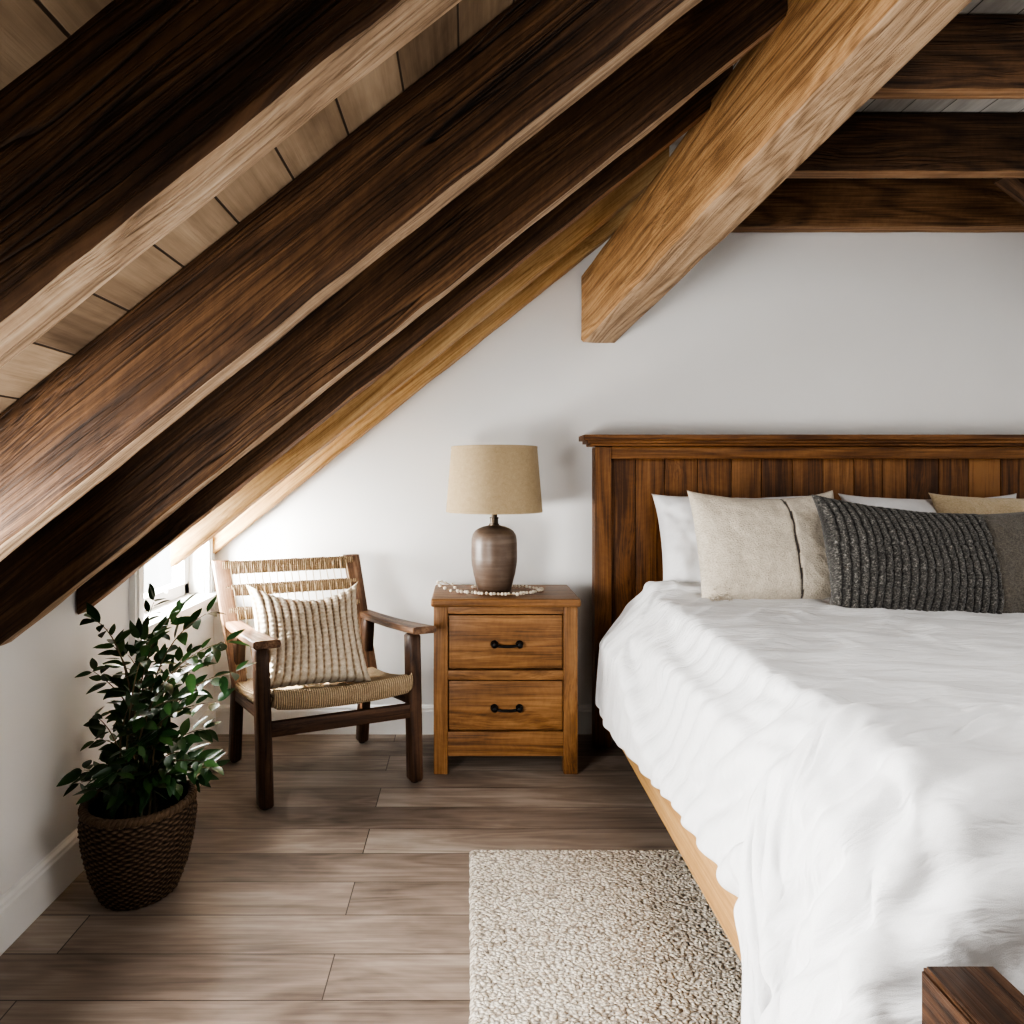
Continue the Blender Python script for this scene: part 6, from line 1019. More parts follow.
-15,-13,0,1,2,3,1,1,0,0,24,30,12,3,-4,2,3,-2,-5,-16,11,-2,-4,-8,-6,-7,-3,-1,1,0,2,2,1,1,0,1,3,11,11,-3,-8,0,4,5,5,0,-1,1,2,2,-1,-2,-1,0,1,1,0,0,0,1,0,-2,1,-6,-6,6,2,0,-4,0,-4,1,6,-2,4,-1,5,-5,5,-3,
-38,14,0,0,0,-1,0,-2,0,-27,0,4,3,24,13,19,10,8,7,13,-25,-5,-3,2,1,2,-1,0,0,2,2,0,0,-1,1,2,11,-1,-14,4,14,3,-1,0,2,0,1,0,1,2,1,0,-1,-2,1,1,2,0,1,1,0,-4,-2,-5,-2,0,1,1,3,-1,-7,0,9,-3,0,7,0,-8,-3,7,
-29,2,1,0,-1,-5,-4,0,-1,22,10,20,16,-2,11,-5,0,5,4,-6,6,0,1,-1,0,-1,0,-2,-4,-8,3,5,3,4,2,0,-20,-11,15,7,1,3,1,-1,1,1,0,-1,-1,0,2,2,1,-1,-1,-1,1,2,2,1,2,-3,-6,0,-1,-1,0,-4,2,3,-3,-4,5,2,-5,9,-10,4,-2,3,
-29,0,1,-1,3,4,-2,3,5,4,6,-7,-7,-7,-1,12,17,-12,-3,4,13,24,-2,-13,2,-3,0,4,10,16,3,1,0,-6,-11,-15,6,14,2,-1,2,3,3,1,-1,1,-1,-1,-1,-2,0,2,3,2,-2,-2,-1,1,1,3,3,0,-7,3,1,-5,2,-4,-6,1,8,-2,-1,-4,7,2,0,-6,0,2,
-28,0,0,1,-2,-2,8,0,-1,0,1,11,14,9,2,-3,-23,-5,2,11,5,26,-12,5,-4,7,9,12,7,0,-4,-12,-17,-4,4,15,12,0,-4,-4,-2,3,3,2,-1,-1,1,0,-1,-1,-2,1,2,2,0,-1,-4,-1,1,2,3,5,-7,6,1,-5,1,-1,-9,-3,3,7,0,-12,16,2,-7,-2,0,2,
-29,1,-1,0,-2,4,-1,1,0,0,-1,-1,20,-12,1,9,-10,21,-3,8,16,-14,31,8,7,-1,-1,-2,-2,-12,-16,-5,5,4,12,14,2,-1,-3,-4,-3,-4,2,1,0,0,0,1,1,0,-1,-2,1,1,2,-1,-2,-4,-1,1,3,6,-5,6,4,-6,-1,1,-6,-2,-1,-9,-2,6,10,6,-9,-3,-1,8,
-23,-7,-1,0,2,2,0,0,0,0,2,2,-13,15,16,-19,18,1,16,17,9,7,8,9,-2,-1,-5,-11,-22,-7,4,4,10,14,5,-7,1,2,0,0,-3,-2,-2,0,0,-2,-1,2,2,3,2,-3,-2,1,1,1,0,-3,-4,0,0,7,-2,4,3,-3,-1,1,-4,-2,3,-4,-6,3,-4,9,-17,8,4,7,
-22,3,-1,-1,1,-1,1,0,0,0,-1,-2,5,14,-2,15,4,7,9,1,-22,-33,1,22,14,8,-11,-1,17,-5,4,17,13,-6,-7,4,2,1,1,0,-1,-3,-3,-2,-2,0,-2,0,2,3,4,0,-2,-2,-1,2,2,0,-2,-3,1,2,2,-2,4,-1,-5,1,1,1,-1,-11,-8,11,3,-9,10,-7,-8,20,
-18,2,0,-3,0,-1,0,0,1,1,1,3,3,14,4,10,5,-1,1,-36,-10,9,13,-5,4,2,22,16,-22,8,17,8,-10,3,6,-1,-2,0,0,0,-1,-1,-2,-1,1,0,-1,-2,-2,1,2,3,-1,-1,-1,0,1,2,1,-1,-1,3,1,-3,5,0,-8,1,2,-2,0,0,-11,9,6,-10,4,-5,1,10,
-19,-3,0,1,-4,0,-1,-1,0,0,0,1,1,-4,14,12,12,9,-27,15,15,12,-6,4,10,5,-4,-15,0,10,6,-6,3,5,3,-1,-3,-3,0,-1,1,-2,0,0,2,1,0,-3,-2,-2,1,3,1,-1,0,-1,1,3,0,-1,-1,1,4,-5,6,1,-11,3,4,-2,-2,3,-6,-12,14,1,-5,-9,2,15,
-24,1,-3,3,3,-3,0,0,-1,0,0,0,0,1,-2,3,13,7,36,9,0,-3,-6,-4,-35,-5,2,10,35,8,-7,-5,5,6,4,2,-3,-3,-3,-1,0,0,-2,1,1,2,1,1,-3,-3,-2,1,2,1,0,1,0,1,1,-1,-2,-1,5,-3,5,4,-10,-1,6,-5,-1,4,1,-15,-6,14,-10,14,-5,2,
-20,-3,3,-3,-1,3,-1,-2,-1,0,0,0,1,0,1,-3,5,-16,-2,27,-17,-6,28,19,-1,3,22,8,0,1,-5,-4,0,4,6,3,1,-2,-2,-1,-3,1,0,-2,0,1,2,-1,1,-2,-3,0,2,0,2,0,2,0,1,-1,-3,-4,4,0,4,3,-4,-4,5,-6,3,1,0,-4,-13,-2,12,6,-4,-2,
-11,1,-3,-3,-2,-3,-1,0,0,-2,-1,0,1,1,-1,6,-10,30,-21,-14,43,-16,-28,2,73,2,-25,16,-11,14,6,-6,-1,5,2,4,4,1,-1,0,-2,-2,0,0,-2,-2,-1,0,-1,1,1,0,1,2,-1,2,0,0,1,-1,-3,-5,3,0,3,1,3,-4,1,-3,1,1,-4,-3,0,-16,16,-3,-2,5,
-6,-1,-5,5,-10,1,0,0,-2,-2,-3,-2,-1,1,1,0,10,0,28,4,-42,23,18,-2,-41,21,31,-4,9,4,7,-1,-2,2,0,2,3,3,0,-1,1,-1,-2,1,-2,-2,-2,-1,0,1,1,2,2,1,-1,-1,1,2,0,1,-1,-9,0,1,-1,1,5,1,-4,-2,-1,2,-3,2,-1,-5,-8,0,18,-2,
-2,-4,1,-19,9,-2,0,1,1,3,0,-1,0,-1,1,-1,-4,-4,9,8,18,15,-8,0,11,-3,-3,3,0,-5,12,10,-1,-1,-1,-3,1,2,4,0,0,-1,-1,-3,2,-1,-1,-1,0,1,1,1,0,1,1,-2,-1,0,2,3,1,-7,-2,2,-4,0,7,3,-6,0,-5,3,3,-6,1,-3,-16,19,10,-4,
1,-12,7,-5,-3,-3,-2,0,-2,-2,3,2,0,1,0,2,4,3,-1,4,25,3,5,-18,8,6,0,0,9,-6,1,-5,19,-2,-2,-1,-2,1,3,2,0,-1,-1,-1,-2,1,0,1,2,0,2,0,-1,-1,0,-2,-1,-2,-1,3,5,2,-5,2,-4,-1,4,6,-8,1,-5,3,0,3,-2,-7,0,3,4,3,
3,3,-22,12,-2,-2,-5,-3,2,0,-2,-2,0,-1,0,0,2,-3,4,1,9,15,10,17,-24,-13,-4,3,13,28,-22,19,6,0,-2,-2,-3,0,3,2,3,-1,-1,-2,-1,0,1,1,1,3,1,0,-1,-2,-2,0,-3,-3,-1,-1,4,11,-4,2,-3,-1,2,7,-8,2,-6,0,2,0,0,-4,5,-16,25,-9,
10,-18,19,-3,-2,0,0,-15,-6,1,2,1,-3,-1,0,-1,-2,6,-7,-2,2,7,15,13,24,-2,-6,-9,0,-6,31,-8,-1,0,0,-2,-1,-2,2,0,7,2,-1,-3,-2,0,1,2,2,1,1,0,0,-1,-3,-1,-1,-2,-3,-2,0,13,-1,1,-2,1,0,5,-3,-1,-2,0,-3,0,-1,-3,4,-3,-7,6,
7,-20,0,13,-6,-6,-15,20,3,-10,0,2,3,0,0,0,-1,-7,6,-2,-8,-4,2,13,17,21,0,0,2,1,1,11,-4,0,-1,-1,0,0,-5,3,-4,2,0,2,0,2,4,2,0,0,-1,1,1,1,2,-1,0,-1,-3,-5,-6,5,7,1,2,2,-2,-4,5,-2,1,-2,-2,-13,-1,-40,40,18,-6,-2,
17,-20,-2,-5,-31,5,17,-9,6,14,-4,-4,0,2,0,-4,0,4,-1,1,3,-11,-8,0,6,23,29,1,-14,-5,4,21,-4,0,-3,4,4,1,0,0,0,1,-3,4,5,1,-1,-1,-3,-5,-2,-1,-1,2,4,3,2,1,1,0,-2,-4,3,1,-3,-11,5,1,6,-3,-15,-17,-11,14,-26,25,-23,26,2,-8,
11,-4,-38,-2,46,-6,-1,1,-16,-12,1,4,-3,-1,2,7,2,-1,0,-1,-1,9,-9,-14,-1,0,15,37,2,-7,-13,6,24,0,4,0,0,0,0,-1,-1,-5,8,1,0,0,1,0,0,1,-2,-1,1,0,0,1,0,0,-1,-1,0,-5,1,-6,-2,-4,-4,10,-10,5,-4,-9,1,2,-10,7,-19,-18,-6,29,
-9,-3,40,-5,1,1,5,0,1,-21,4,-3,5,0,-5,-2,3,4,-5,-2,-2,-1,14,-3,-14,-2,0,3,35,0,-7,-16,-3,19,13,0,-1,0,-2,-3,-2,4,0,0,0,1,-1,1,1,-1,0,-2,-1,-2,-2,-1,-2,1,0,1,-6,3,-7,2,3,4,-13,5,3,7,-9,0,1,-1,4,-4,-12,-16,-11,13,
-11,17,-34,20,7,17,1,5,-14,9,-2,-3,-3,1,5,2,-6,-1,10,5,-5,-6,-6,14,4,-20,-5,1,2,34,1,-8,-9,-5,11,6,-2,-1,0,-4,0,-1,1,0,0,1,-2,-2,-2,0,-1,1,6,4,-5,0,0,0,0,4,-3,2,-1,-1,7,3,-10,-5,6,7,-8,3,3,0,2,-4,-8,-22,-10,6,
-9,8,2,-2,0,3,2,-8,27,-4,-1,3,-5,0,-6,-3,6,1,-4,4,12,3,-6,-10,1,17,-20,-8,-1,3,35,0,-12,-1,-2,4,-4,2,-2,3,-2,2,-1,1,1,-2,2,1,1,1,-2,-2,5,0,-3,-1,0,0,-1,3,-1,2,-3,1,3,2,-4,-11,12,-8,8,4,2,-1,1,2,-1,2,-39,-7,
-10,11,3,-9,2,1,-6,14,-16,30,-7,-1,6,-2,4,-1,-9,-2,4,-1,-2,9,12,2,-4,-9,16,-17,-10,-6,3,35,-2,-11,-1,3,1,-2,1,-1,1,1,0,1,-2,2,-1,1,0,1,-2,-1,2,3,-4,1,-1,1,0,0,0,1,0,0,1,1,-1,-8,8,-14,17,4,-1,2,1,0,0,-14,0,-29,
-12,14,27,-12,-13,-7,10,0,5,-8,7,4,0,-3,0,0,10,-2,-12,-4,3,1,2,12,10,1,-8,12,-12,-11,-11,4,35,-9,-9,5,1,1,-1,0,3,-2,1,-2,2,-2,1,1,0,1,-2,-1,-7,10,-2,0,1,0,-1,0,0,1,-1,1,0,1,1,7,-5,2,1,-2,0,-2,-5,-4,-5,-34,-7,20,
8,20,-16,5,5,-4,-11,-8,17,3,-3,0,-8,-9,3,4,0,4,9,-4,-8,-3,2,0,6,12,10,-5,9,-7,-9,-16,7,29,-14,-2,5,0,0,3,-2,2,-2,0,-1,1,0,0,0,1,-1,2,-4,0,0,2,1,1,-2,-1,1,1,5,0,-6,-25,28,-16,12,-9,-3,-4,-6,-3,-4,-3,-3,6,-2,-1,
6,2,19,3,-7,3,-1,-12,-9,3,9,1,0,10,-20,1,0,-6,3,7,5,-3,-6,-3,-1,1,7,19,6,-1,-2,-7,-20,14,23,-12,-2,3,2,-1,1,-1,1,0,0,-1,1,-1,1,-2,6,1,-1,-8,7,-2,0,-2,4,-10,7,-17,4,-5,-14,6,-17,20,-9,-5,8,-8,1,0,1,0,0,5,-6,-2,
24,3,-1,2,-1,-28,9,-1,5,-1,-2,1,11,0,1,-14,0,-2,-6,1,3,6,3,-4,0,0,-1,-1,5,8,4,5,1,-20,27,5,-2,-6,-3,-1,-1,0,-1,0,-1,1,-1,0,0,-2,-1,0,0,-16,15,-9,-1,-3,-2,6,-9,-3,-1,-4,0,4,-4,-8,12,-2,2,-2,1,0,11,-3,-8,3,-6,-3,
32,1,-16,-28,-15,26,-1,17,0,0,0,-7,-3,5,17,-2,-17,-2,-1,-1,-1,-2,2,5,0,0,-1,0,-4,-6,5,1,3,3,-5,3,-2,1,-1,0,-2,-1,0,-1,0,-1,0,-1,-1,-1,2,-3,1,1,3,-5,1,1,0,5,-5,4,-4,3,-2,4,-6,3,-5,5,0,8,-9,0,-11,3,8,-2,4,-8,
36,-12,1,15,-16,-9,-12,5,-2,3,-8,8,2,-4,1,16,5,-1,-6,-13,1,-1,-1,1,0,-1,1,-3,3,-5,0,1,-1,4,-3,-5,-3,0,8,-4,2,-2,1,-4,2,0,0,3,-3,0,5,-5,-1,4,-1,-1,-1,0,0,3,-1,4,-6,6,-6,4,-5,2,-8,8,-1,5,-5,0,0,0,0,6,-3,-6,
29,6,3,-5,-2,3,-1,-28,0,0,10,-9,-3,4,0,0,8,-17,5,8,-1,1,1,-5,0,2,-5,3,-1,-2,1,-5,4,7,-9,0,-1,-1,-5,14,-8,5,-5,10,-10,-3,4,-2,7,-6,3,-5,1,8,-6,0,2,4,-7,1,1,13,-10,-1,4,-6,-3,2,-4,5,-6,-8,11,15,-12,-3,0,-1,4,-1,
8,-34,-3,34,26,4,-24,27,-19,-17,-5,13,-5,0,-4,-8,1,31,1,-3,-8,-6,3,-3,1,-8,6,2,-22,26,-18,22,-11,8,-17,12,3,-17,19,-30,30,-23,21,-23,30,-1,-26,16,-16,23,-29,33,-29,0,15,-5,17,-20,-4,9,14,-31,29,-8,-7,4,-5,5,-7,13,-4,-8,3,-11,14,0,-4,6,8,-8,
-12,44,24,-19,23,-37,40,4,11,-2,-15,-2,5,-11,1,1,-6,-1,7,8,5,-13,-6,12,-15,11,-2,-31,31,-36,36,-19,25,-28,-3,-51,34,20,-56,25,-28,49,-41,39,-41,30,21,-45,37,-39,40,-12,22,-41,-18,46,-45,46,11,-52,33,1,-6,-35,43,-40,45,-7,11,-46,4,34,-9,-1,-4,-10,5,3,1,4,
109,-11,-4,21,-6,24,-21,-4,5,18,7,-14,0,10,-2,2,-11,-4,-11,3,3,16,-17,0,5,-7,-18,-14,3,5,0,-16,-28,-53,6,3,-30,29,2,30,-28,-25,50,-48,48,-57,35,25,-56,48,-43,-14,35,32,-36,-28,45,-41,34,32,-37,-24,-11,62,-57,31,-22,-10,-1,32,-4,-20,10,-5,2,17,0,-7,14,-4,
125,-8,-1,-4,-2,16,9,-6,-1,-6,8,8,-1,-19,5,-16,19,-15,7,-2,-16,8,12,-46,6,-32,29,25,-54,31,-46,-46,-22,55,-45,53,-4,-56,32,6,29,-8,-52,52,-22,-9,-32,34,0,-27,51,-25,-34,20,56,0,-54,7,0,-33,34,2,5,-20,20,31,-6,-23,-1,29,-2,-5,4,-24,-3,-3,-1,10,5,-10,
111,29,-17,-3,1,8,3,1,-4,1,0,-22,1,19,-6,-10,-2,15,-4,-16,-27,-17,9,25,-39,29,-29,-40,38,-47,-9,-4,31,-44,46,-52,32,24,-28,-41,33,-20,47,-47,23,38,-34,-7,3,31,-54,55,-26,5,-45,31,35,-24,-39,54,-52,54,9,-5,7,-32,-20,45,-4,-54,8,3,11,38,-4,-21,-4,2,20,-21,
70,-17,20,-1,0,-12,7,-18,12,-13,-3,24,-7,-13,6,15,-4,-31,-19,18,30,-28,-21,18,25,-31,-42,39,-65,-1,29,42,-51,43,-46,47,-51,23,36,-27,-32,50,-38,39,-54,23,35,-46,46,-51,44,-47,46,-43,44,-50,27,33,-21,-32,43,-45,5,12,2,-28,59,-46,4,33,5,-6,-33,-3,12,38,4,-9,-31,11,
19,-7,-4,-2,-1,6,-12,20,-29,16,-7,-3,5,8,-5,9,-15,27,-6,-31,11,33,-9,-30,7,-22,43,-47,35,-1,-34,3,35,-31,33,-32,22,-22,2,34,-2,-29,22,-27,20,-22,1,31,-23,16,-20,22,-26,30,-22,22,-38,3,46,-10,-31,25,-14,-17,-2,56,-57,45,-10,-13,-15,5,31,-23,27,-36,24,23,-4,-21,
-5,17,-5,-4,1,-11,13,-22,20,-6,11,-1,-1,3,-1,-11,16,-28,11,23,-6,-27,21,14,-38,39,-45,30,-19,9,11,-13,-12,24,-18,10,-5,10,-10,-4,2,8,-15,11,2,1,-4,-10,12,0,1,-2,8,-10,5,-6,11,-8,-23,41,-12,-4,-1,10,2,-22,13,-18,5,9,5,0,-15,27,-27,14,-22,13,24,-9,
0,-2,3,5,-11,12,-19,19,5,-2,-1,-1,-1,2,-6,12,-28,17,16,-9,-28,26,-18,1,30,-43,30,-28,19,-1,-6,14,-5,-2,0,-6,14,-14,5,-7,6,-11,13,-3,3,0,0,-2,-4,6,0,-2,1,0,-6,5,2,-1,4,-29,44,-21,4,-8,1,14,-6,6,11,-24,6,18,-17,-12,-10,36,-22,-15,7,18,
4,-1,-2,-4,10,-13,17,0,-8,5,0,0,1,-4,5,-18,15,14,-15,-24,27,-16,17,4,-36,33,-31,26,-8,-1,9,-14,17,-17,8,6,-11,6,-5,4,-7,9,-4,2,-1,-1,2,3,-5,1,1,3,-4,1,1,-4,3,1,-3,8,-30,26,-3,2,-6,-19,40,-29,-4,22,-10,-14,19,-1,1,-11,29,-24,-10,16,
1,4,4,-10,-3,13,-1,-8,7,-1,0,-1,3,-6,-7,11,12,-18,-20,25,-11,15,4,-28,28,-32,26,-11,6,1,-9,14,-15,7,0,-2,3,-3,2,-2,6,-5,3,-1,-1,2,-4,2,2,-3,1,-1,3,-3,3,4,-10,4,-2,2,6,-10,7,-3,5,-1,-27,23,3,-2,3,-2,-3,1,17,-37,23,7,-10,-1,
-4,-1,-2,4,2,-1,-9,8,-1,1,-1,3,-9,6,3,7,-10,-17,17,-5,10,5,-22,27,-25,18,-6,4,-2,0,4,-8,5,-1,0,1,-1,0,0,2,-2,2,-3,1,1,-1,2,-3,1,1,-1,1,-1,2,-2,-1,10,-10,5,-9,6,19,-22,5,-3,4,11,10,-25,12,-6,-6,19,-19,-14,17,-29,42,-16,-1,
-4,0,-2,3,2,-2,-2,0,2,-1,1,-6,7,-3,7,-15,5,-1,3,5,6,-21,17,-4,3,0,0,0,0,0,0,1,-1,0,0,0,0,0,0,0,0,0,1,-1,0,0,0,1,-1,0,0,-1,1,0,0,-1,-4,14,-9,4,-8,-11,22,-7,0,-5,10,-25,20,-14,9,5,-20,25,-4,9,-13,-18,42,-19,
-4,0,-1,5,0,-8,4,2,-1,-1,-3,4,0,2,-15,17,-19,18,-3,8,-11,2,3,-1,2,0,0,0,0,0,0,0,5,-5,0,0,0,0,0,0,0,0,0,0,0,0,0,0,0,0,0,1,-3,2,0,1,-1,-8,18,-10,2,-6,-2,6,0,1,-19,17,-2,4,-2,1,2,-9,7,-10,10,-17,9,9,
-3,0,2,1,-4,-3,5,-1,-1,1,0,2,-1,-11,15,-3,4,-9,8,-3,-10,9,2,-1,1,0,0,0,0,0,0,0,3,-3,0,0,0,0,0,0,0,0,0,0,0,0,0,0,0,0,0,0,2,-2,0,0,0,0,-10,21,-11,9,-8,-1,0,0,1,-2,25,-24,0,2,-2,20,-21,1,0,-3,-19,20,
-2,0,1,0,-8,6,1,-2,2,-1,2,-1,-6,8,0,-1,-3,3,4,-10,3,3,0,0,1,0,0,0,0,0,0,0,1,-1,0,0,0,0,0,0,0,0,0,0,0,0,0,0,0,0,0,0,0,0,0,0,0,0,0,-11,23,-17,21,-16,0,0,0,18,-40,21,1,-2,2,-19,33,-14,0,-3,-5,5,
-3,0,2,-2,-1,2,-1,2,-1,0,0,-2,2,3,0,-1,-1,1,-2,-5,4,3,0,0,0,0,0,0,0,0,-1,8,-15,8,0,0,0,0,0,0,0,0,0,0,0,0,0,0,0,0,0,0,0,0,0,0,0,-2,2,0,-12,12,-17,17,0,0,0,-17,17,0,0,0,0,1,-16,15,0,2,-1,-5,
-2,0,0,-2,1,1,0,0,0,0,1,-2,3,1,-1,0,1,-2,-3,0,3,0,0,0,1,0,0,0,0,0,1,-5,3,1,0,0,0,0,0,0,0,0,0,0,0,0,0,0,0,0,0,0,0,0,0,0,5,-3,-3,1,0,-1,2,-1,0,0,0,0,0,21,-21,0,0,0,18,-20,2,6,3,-10,
-1,0,-1,-2,2,0,1,-1,0,2,-2,0,2,0,1,-1,0,0,-3,0,2,1,0,0,0,0,0,0,0,0,0,-3,3,0,0,0,0,0,-1,1,-1,1,0,0,-1,1,0,0,0,0,0,0,0,0,0,0,-5,13,-7,-2,1,14,-14,16,-16,0,0,0,19,-41,22,0,0,0,-16,35,-19,-4,12,-5,
-1,-1,0,-1,1,0,1,-1,1,0,-1,2,1,0,-1,1,-1,0,-4,3,0,0,0,0,1,0,0,0,0,0,0,0,0,0,0,0,0,0,1,-1,1,-1,0,0,1,-2,1,0,0,0,0,0,0,0,0,0,0,-8,19,-10,-1,-13,22,-25,16,0,0,0,-19,20,-1,0,0,0,-1,-18,25,-10,-14,20,
-2,1,0,-1,0,1,0,1,1,-3,1,2,0,0,0,-1,1,-1,-2,1,1,0,0,0,0,0,0,0,0,0,0,0,0,0,0,0,0,0,0,0,0,0,0,0,0,1,-1,0,0,0,0,0,0,0,0,0,0,-1,2,7,-8,0,-10,10,-1,1,0,0,1,-2,21,-13,-7,0,1,14,-23,12,-5,1,
0,0,-1,-1,1,1,0,1,-2,0,1,1,-1,1,0,0,-1,-1,0,1,0,1,0,0,-1,0,0,0,0,0,0,0,0,0,0,0,0,0,0,0,-1,1,-1,1,0,0,0,0,0,0,0,0,0,0,0,0,0,1,-14,16,-1,-3,14,-15,15,-13,0,0,0,20,-42,11,11,0,0,-13,30,-3,-20,5,
0,0,-1,0,0,1,1,0,-3,1,2,-1,1,0,0,-1,-1,0,0,1,1,0,0,-1,0,0,0,0,0,0,0,0,0,0,0,0,0,0,0,-1,2,-1,1,-1,0,0,0,0,0,0,0,0,0,0,0,0,0,0,1,-12,17,-2,-16,27,-28,13,0,0,0,-19,31,9,-21,0,0,0,-17,-3,35,-16,
0,0,0,-1,1,1,-1,1,-2,1,0,1,0,0,0,0,-1,-1,1,1,1,-1,0,0,-1,0,0,0,0,0,0,0,0,0,0,0,0,0,-1,6,-5,0,0,0,0,0,0,0,0,0,0,0,0,0,0,0,0,0,0,0,-8,5,3,-14,29,-15,0,0,0,0,-11,-6,17,0,0,10,-4,-2,0,-2,
0,0,0,1,0,0,0,-1,0,2,0,0,-1,0,0,-1,-1,1,0,0,1,1,-1,-1,0,0,0,0,0,0,0,0,0,0,0,0,0,-1,2,-5,4,0,0,0,0,0,0,0,0,0,0,0,0,0,0,-1,1,-1,4,-3,0,0,0,5,-23,19,-2,1,0,1,14,-14,-2,1,0,-10,10,-6,-15,25,
0,0,0,0,1,0,0,0,1,0,0,-1,0,0,0,0,-2,0,1,1,0,0,-1,1,-1,0,0,0,0,0,0,0,0,0,0,0,-1,2,-1,0,0,0,0,0,0,0,0,0,0,0,0,0,0,0,0,1,-1,1,-5,8,-4,0,2,-6,19,-17,3,-1,5,-5,-13,28,5,-20,0,0,20,9,-27,4,
-5,0,1,0,0,-2,0,1,2,-1,0,0,0,0,0,1,3,-3,0,0,-1,0,1,1,2,0,0,0,0,0,0,0,0,0,0,0,1,-1,0,4,-4,0,0,0,0,0,0,0,0,0,0,0,0,0,0,0,0,0,1,-6,9,-4,-2,2,-11,33,-22,-1,-4,4,0,-16,-4,20,6,-5,-26,16,37,-24,
-7,0,1,0,-1,0,0,-1,2,0,-1,1,0,-1,0,2,4,-3,-1,0,0,-1,0,3,3,0,0,0,0,0,0,0,0,0,0,0,0,0,0,4,-4,0,0,0,0,0,0,0,0,0,0,4,-5,1,0,0,0,0,0,1,-5,4,6,-6,0,-25,25,1,-1,1,7,-9,19,0,-24,6,2,-26,6,19,
-6,0,1,0,-1,-1,0,0,0,0,0,0,0,1,0,2,2,0,-2,-2,0,0,1,2,3,0,0,0,0,0,0,0,3,-3,0,0,0,0,0,2,0,-2,0,0,0,0,0,0,0,0,0,3,-2,-1,0,0,0,0,0,0,0,0,-6,6,0,4,-3,-1,6,-6,-8,10,-18,17,16,-17,0,-5,1,3,
-6,0,1,1,-2,-1,-1,1,1,-1,1,-1,0,0,0,2,4,-1,-2,-2,0,1,-1,3,3,0,0,0,0,0,0,0,-3,8,-5,0,0,0,0,-8,17,-9,0,0,0,0,0,0,0,0,0,2,-1,-1,0,0,0,0,0,0,0,0,0,0,0,0,24,-24,-6,6,-1,1,0,-20,22,16,-6,-14,1,1,
-6,0,1,2,-1,-2,0,-2,1,1,-1,0,1,-1,1,0,5,0,-1,-1,-1,-2,0,2,5,-1,0,0,0,0,0,0,0,-5,11,-6,0,0,0,-2,2,0,0,0,0,0,0,0,0,0,0,-7,16,-9,0,0,0,0,0,0,0,0,0,12,-12,-1,-18,19,-1,1,1,1,-2,6,-25,1,6,11,15,-12,
-6,1,-1,3,-1,-1,-2,1,-1,0,0,1,-1,1,0,0,4,1,-2,0,-2,1,-1,0,5,0,0,0,0,0,0,4,2,-6,-1,1,0,0,0,0,-1,1,0,0,0,0,0,0,0,0,-1,-1,3,-1,0,0,0,0,0,0,0,0,0,0,0,1,-7,4,3,-1,0,15,-15,10,-1,-9,0,0,-11,15,
-5,0,0,1,1,-2,-1,-1,0,0,0,0,1,0,0,0,3,1,-1,-1,-1,-1,0,2,3,1,0,0,0,0,0,-4,-2,11,-10,5,0,0,0,0,-1,1,0,0,0,0,0,0,0,0,1,-1,2,-2,0,-1,1,0,0,0,0,0,0,-8,8,0,0,7,-7,0,0,-5,6,-15,5,9,0,2,-3,4,
-6,1,0,2,2,-2,-2,-1,0,0,0,-1,0,1,0,0,2,3,-2,-2,0,0,0,0,4,1,0,0,0,0,0,0,0,-2,2,0,0,0,0,0,-1,1,0,0,0,0,4,-4,0,0,0,-1,2,-1,5,-5,0,0,0,0,0,0,4,-8,3,1,0,18,-18,0,0,-2,14,-13,1,0,-1,20,-19,1,
-6,0,1,0,4,-1,-2,-1,-1,-1,1,0,0,0,0,0,1,5,-3,0,-1,-1,0,0,3,2,0,0,0,0,0,0,0,-3,3,0,0,0,0,0,-2,2,0,0,0,7,-11,4,0,0,0,0,0,-1,-4,14,-9,0,0,0,0,0,2,-3,6,-5,0,8,-8,0,0,-1,-13,35,3,0,-1,-10,-32,17,
-5,0,0,0,3,1,-2,-2,-1,0,-1,1,0,0,0,0,2,4,-1,-3,0,-1,0,0,2,3,0,0,0,0,0,0,0,0,0,0,0,0,0,0,-3,3,0,0,0,-7,16,-9,0,0,0,1,-2,2,-2,-7,17,-9,0,0,0,0,-6,7,12,-13,-1,-17,18,0,0,-3,15,-23,-13,0,0,8,16,-3,
-5,0,1,-1,2,4,-3,-2,-2,0,0,0,1,-1,0,0,1,4,-1,-1,-1,0,-1,-1,3,3,0,0,0,0,0,0,0,0,0,0,0,0,0,0,-3,3,0,0,0,0,-9,19,-8,-2,0,0,-1,1,1,-1,-9,18,-9,0,0,0,5,-5,6,-6,8,-1,-6,-1,8,-14,-3,-1,11,-1,2,-11,11,-2,
-4,0,0,0,0,5,0,-4,-2,-1,-1,0,0,1,0,0,0,4,1,-2,-1,-1,0,0,1,5,-1,0,0,0,0,0,0,0,0,0,0,0,0,0,0,0,0,0,0,0,0,-10,20,4,-13,-1,-1,1,0,0,0,-9,16,-7,0,0,0,0,-5,5,-7,-12,36,-17,-8,8,-2,9,-7,0,0,-14,17,-2,
-4,0,0,0,0,2,5,-4,-3,-2,0,-1,0,0,1,0,0,4,1,-2,-2,0,1,-1,1,4,0,0,0,0,0,0,0,0,0,0,0,0,0,0,0,0,0,0,0,0,0,0,-12,-2,29,-14,-2,1,0,0,0,0,-1,1,0,0,-5,5,-13,13,0,-1,-20,21,0,0,0,-6,5,6,-5,0,5,-4,
-4,0,0,1,-1,1,5,0,-4,-2,-2,-1,0,1,-1,1,0,3,1,-1,-2,0,0,1,0,4,0,0,0,0,0,0,1,-1,0,0,0,0,0,0,4,-4,0,0,0,0,0,0,0,0,-16,35,-29,10,0,0,0,0,-6,10,-4,0,0,0,-6,6,0,0,21,-21,0,2,-2,8,1,-13,3,8,2,-9,
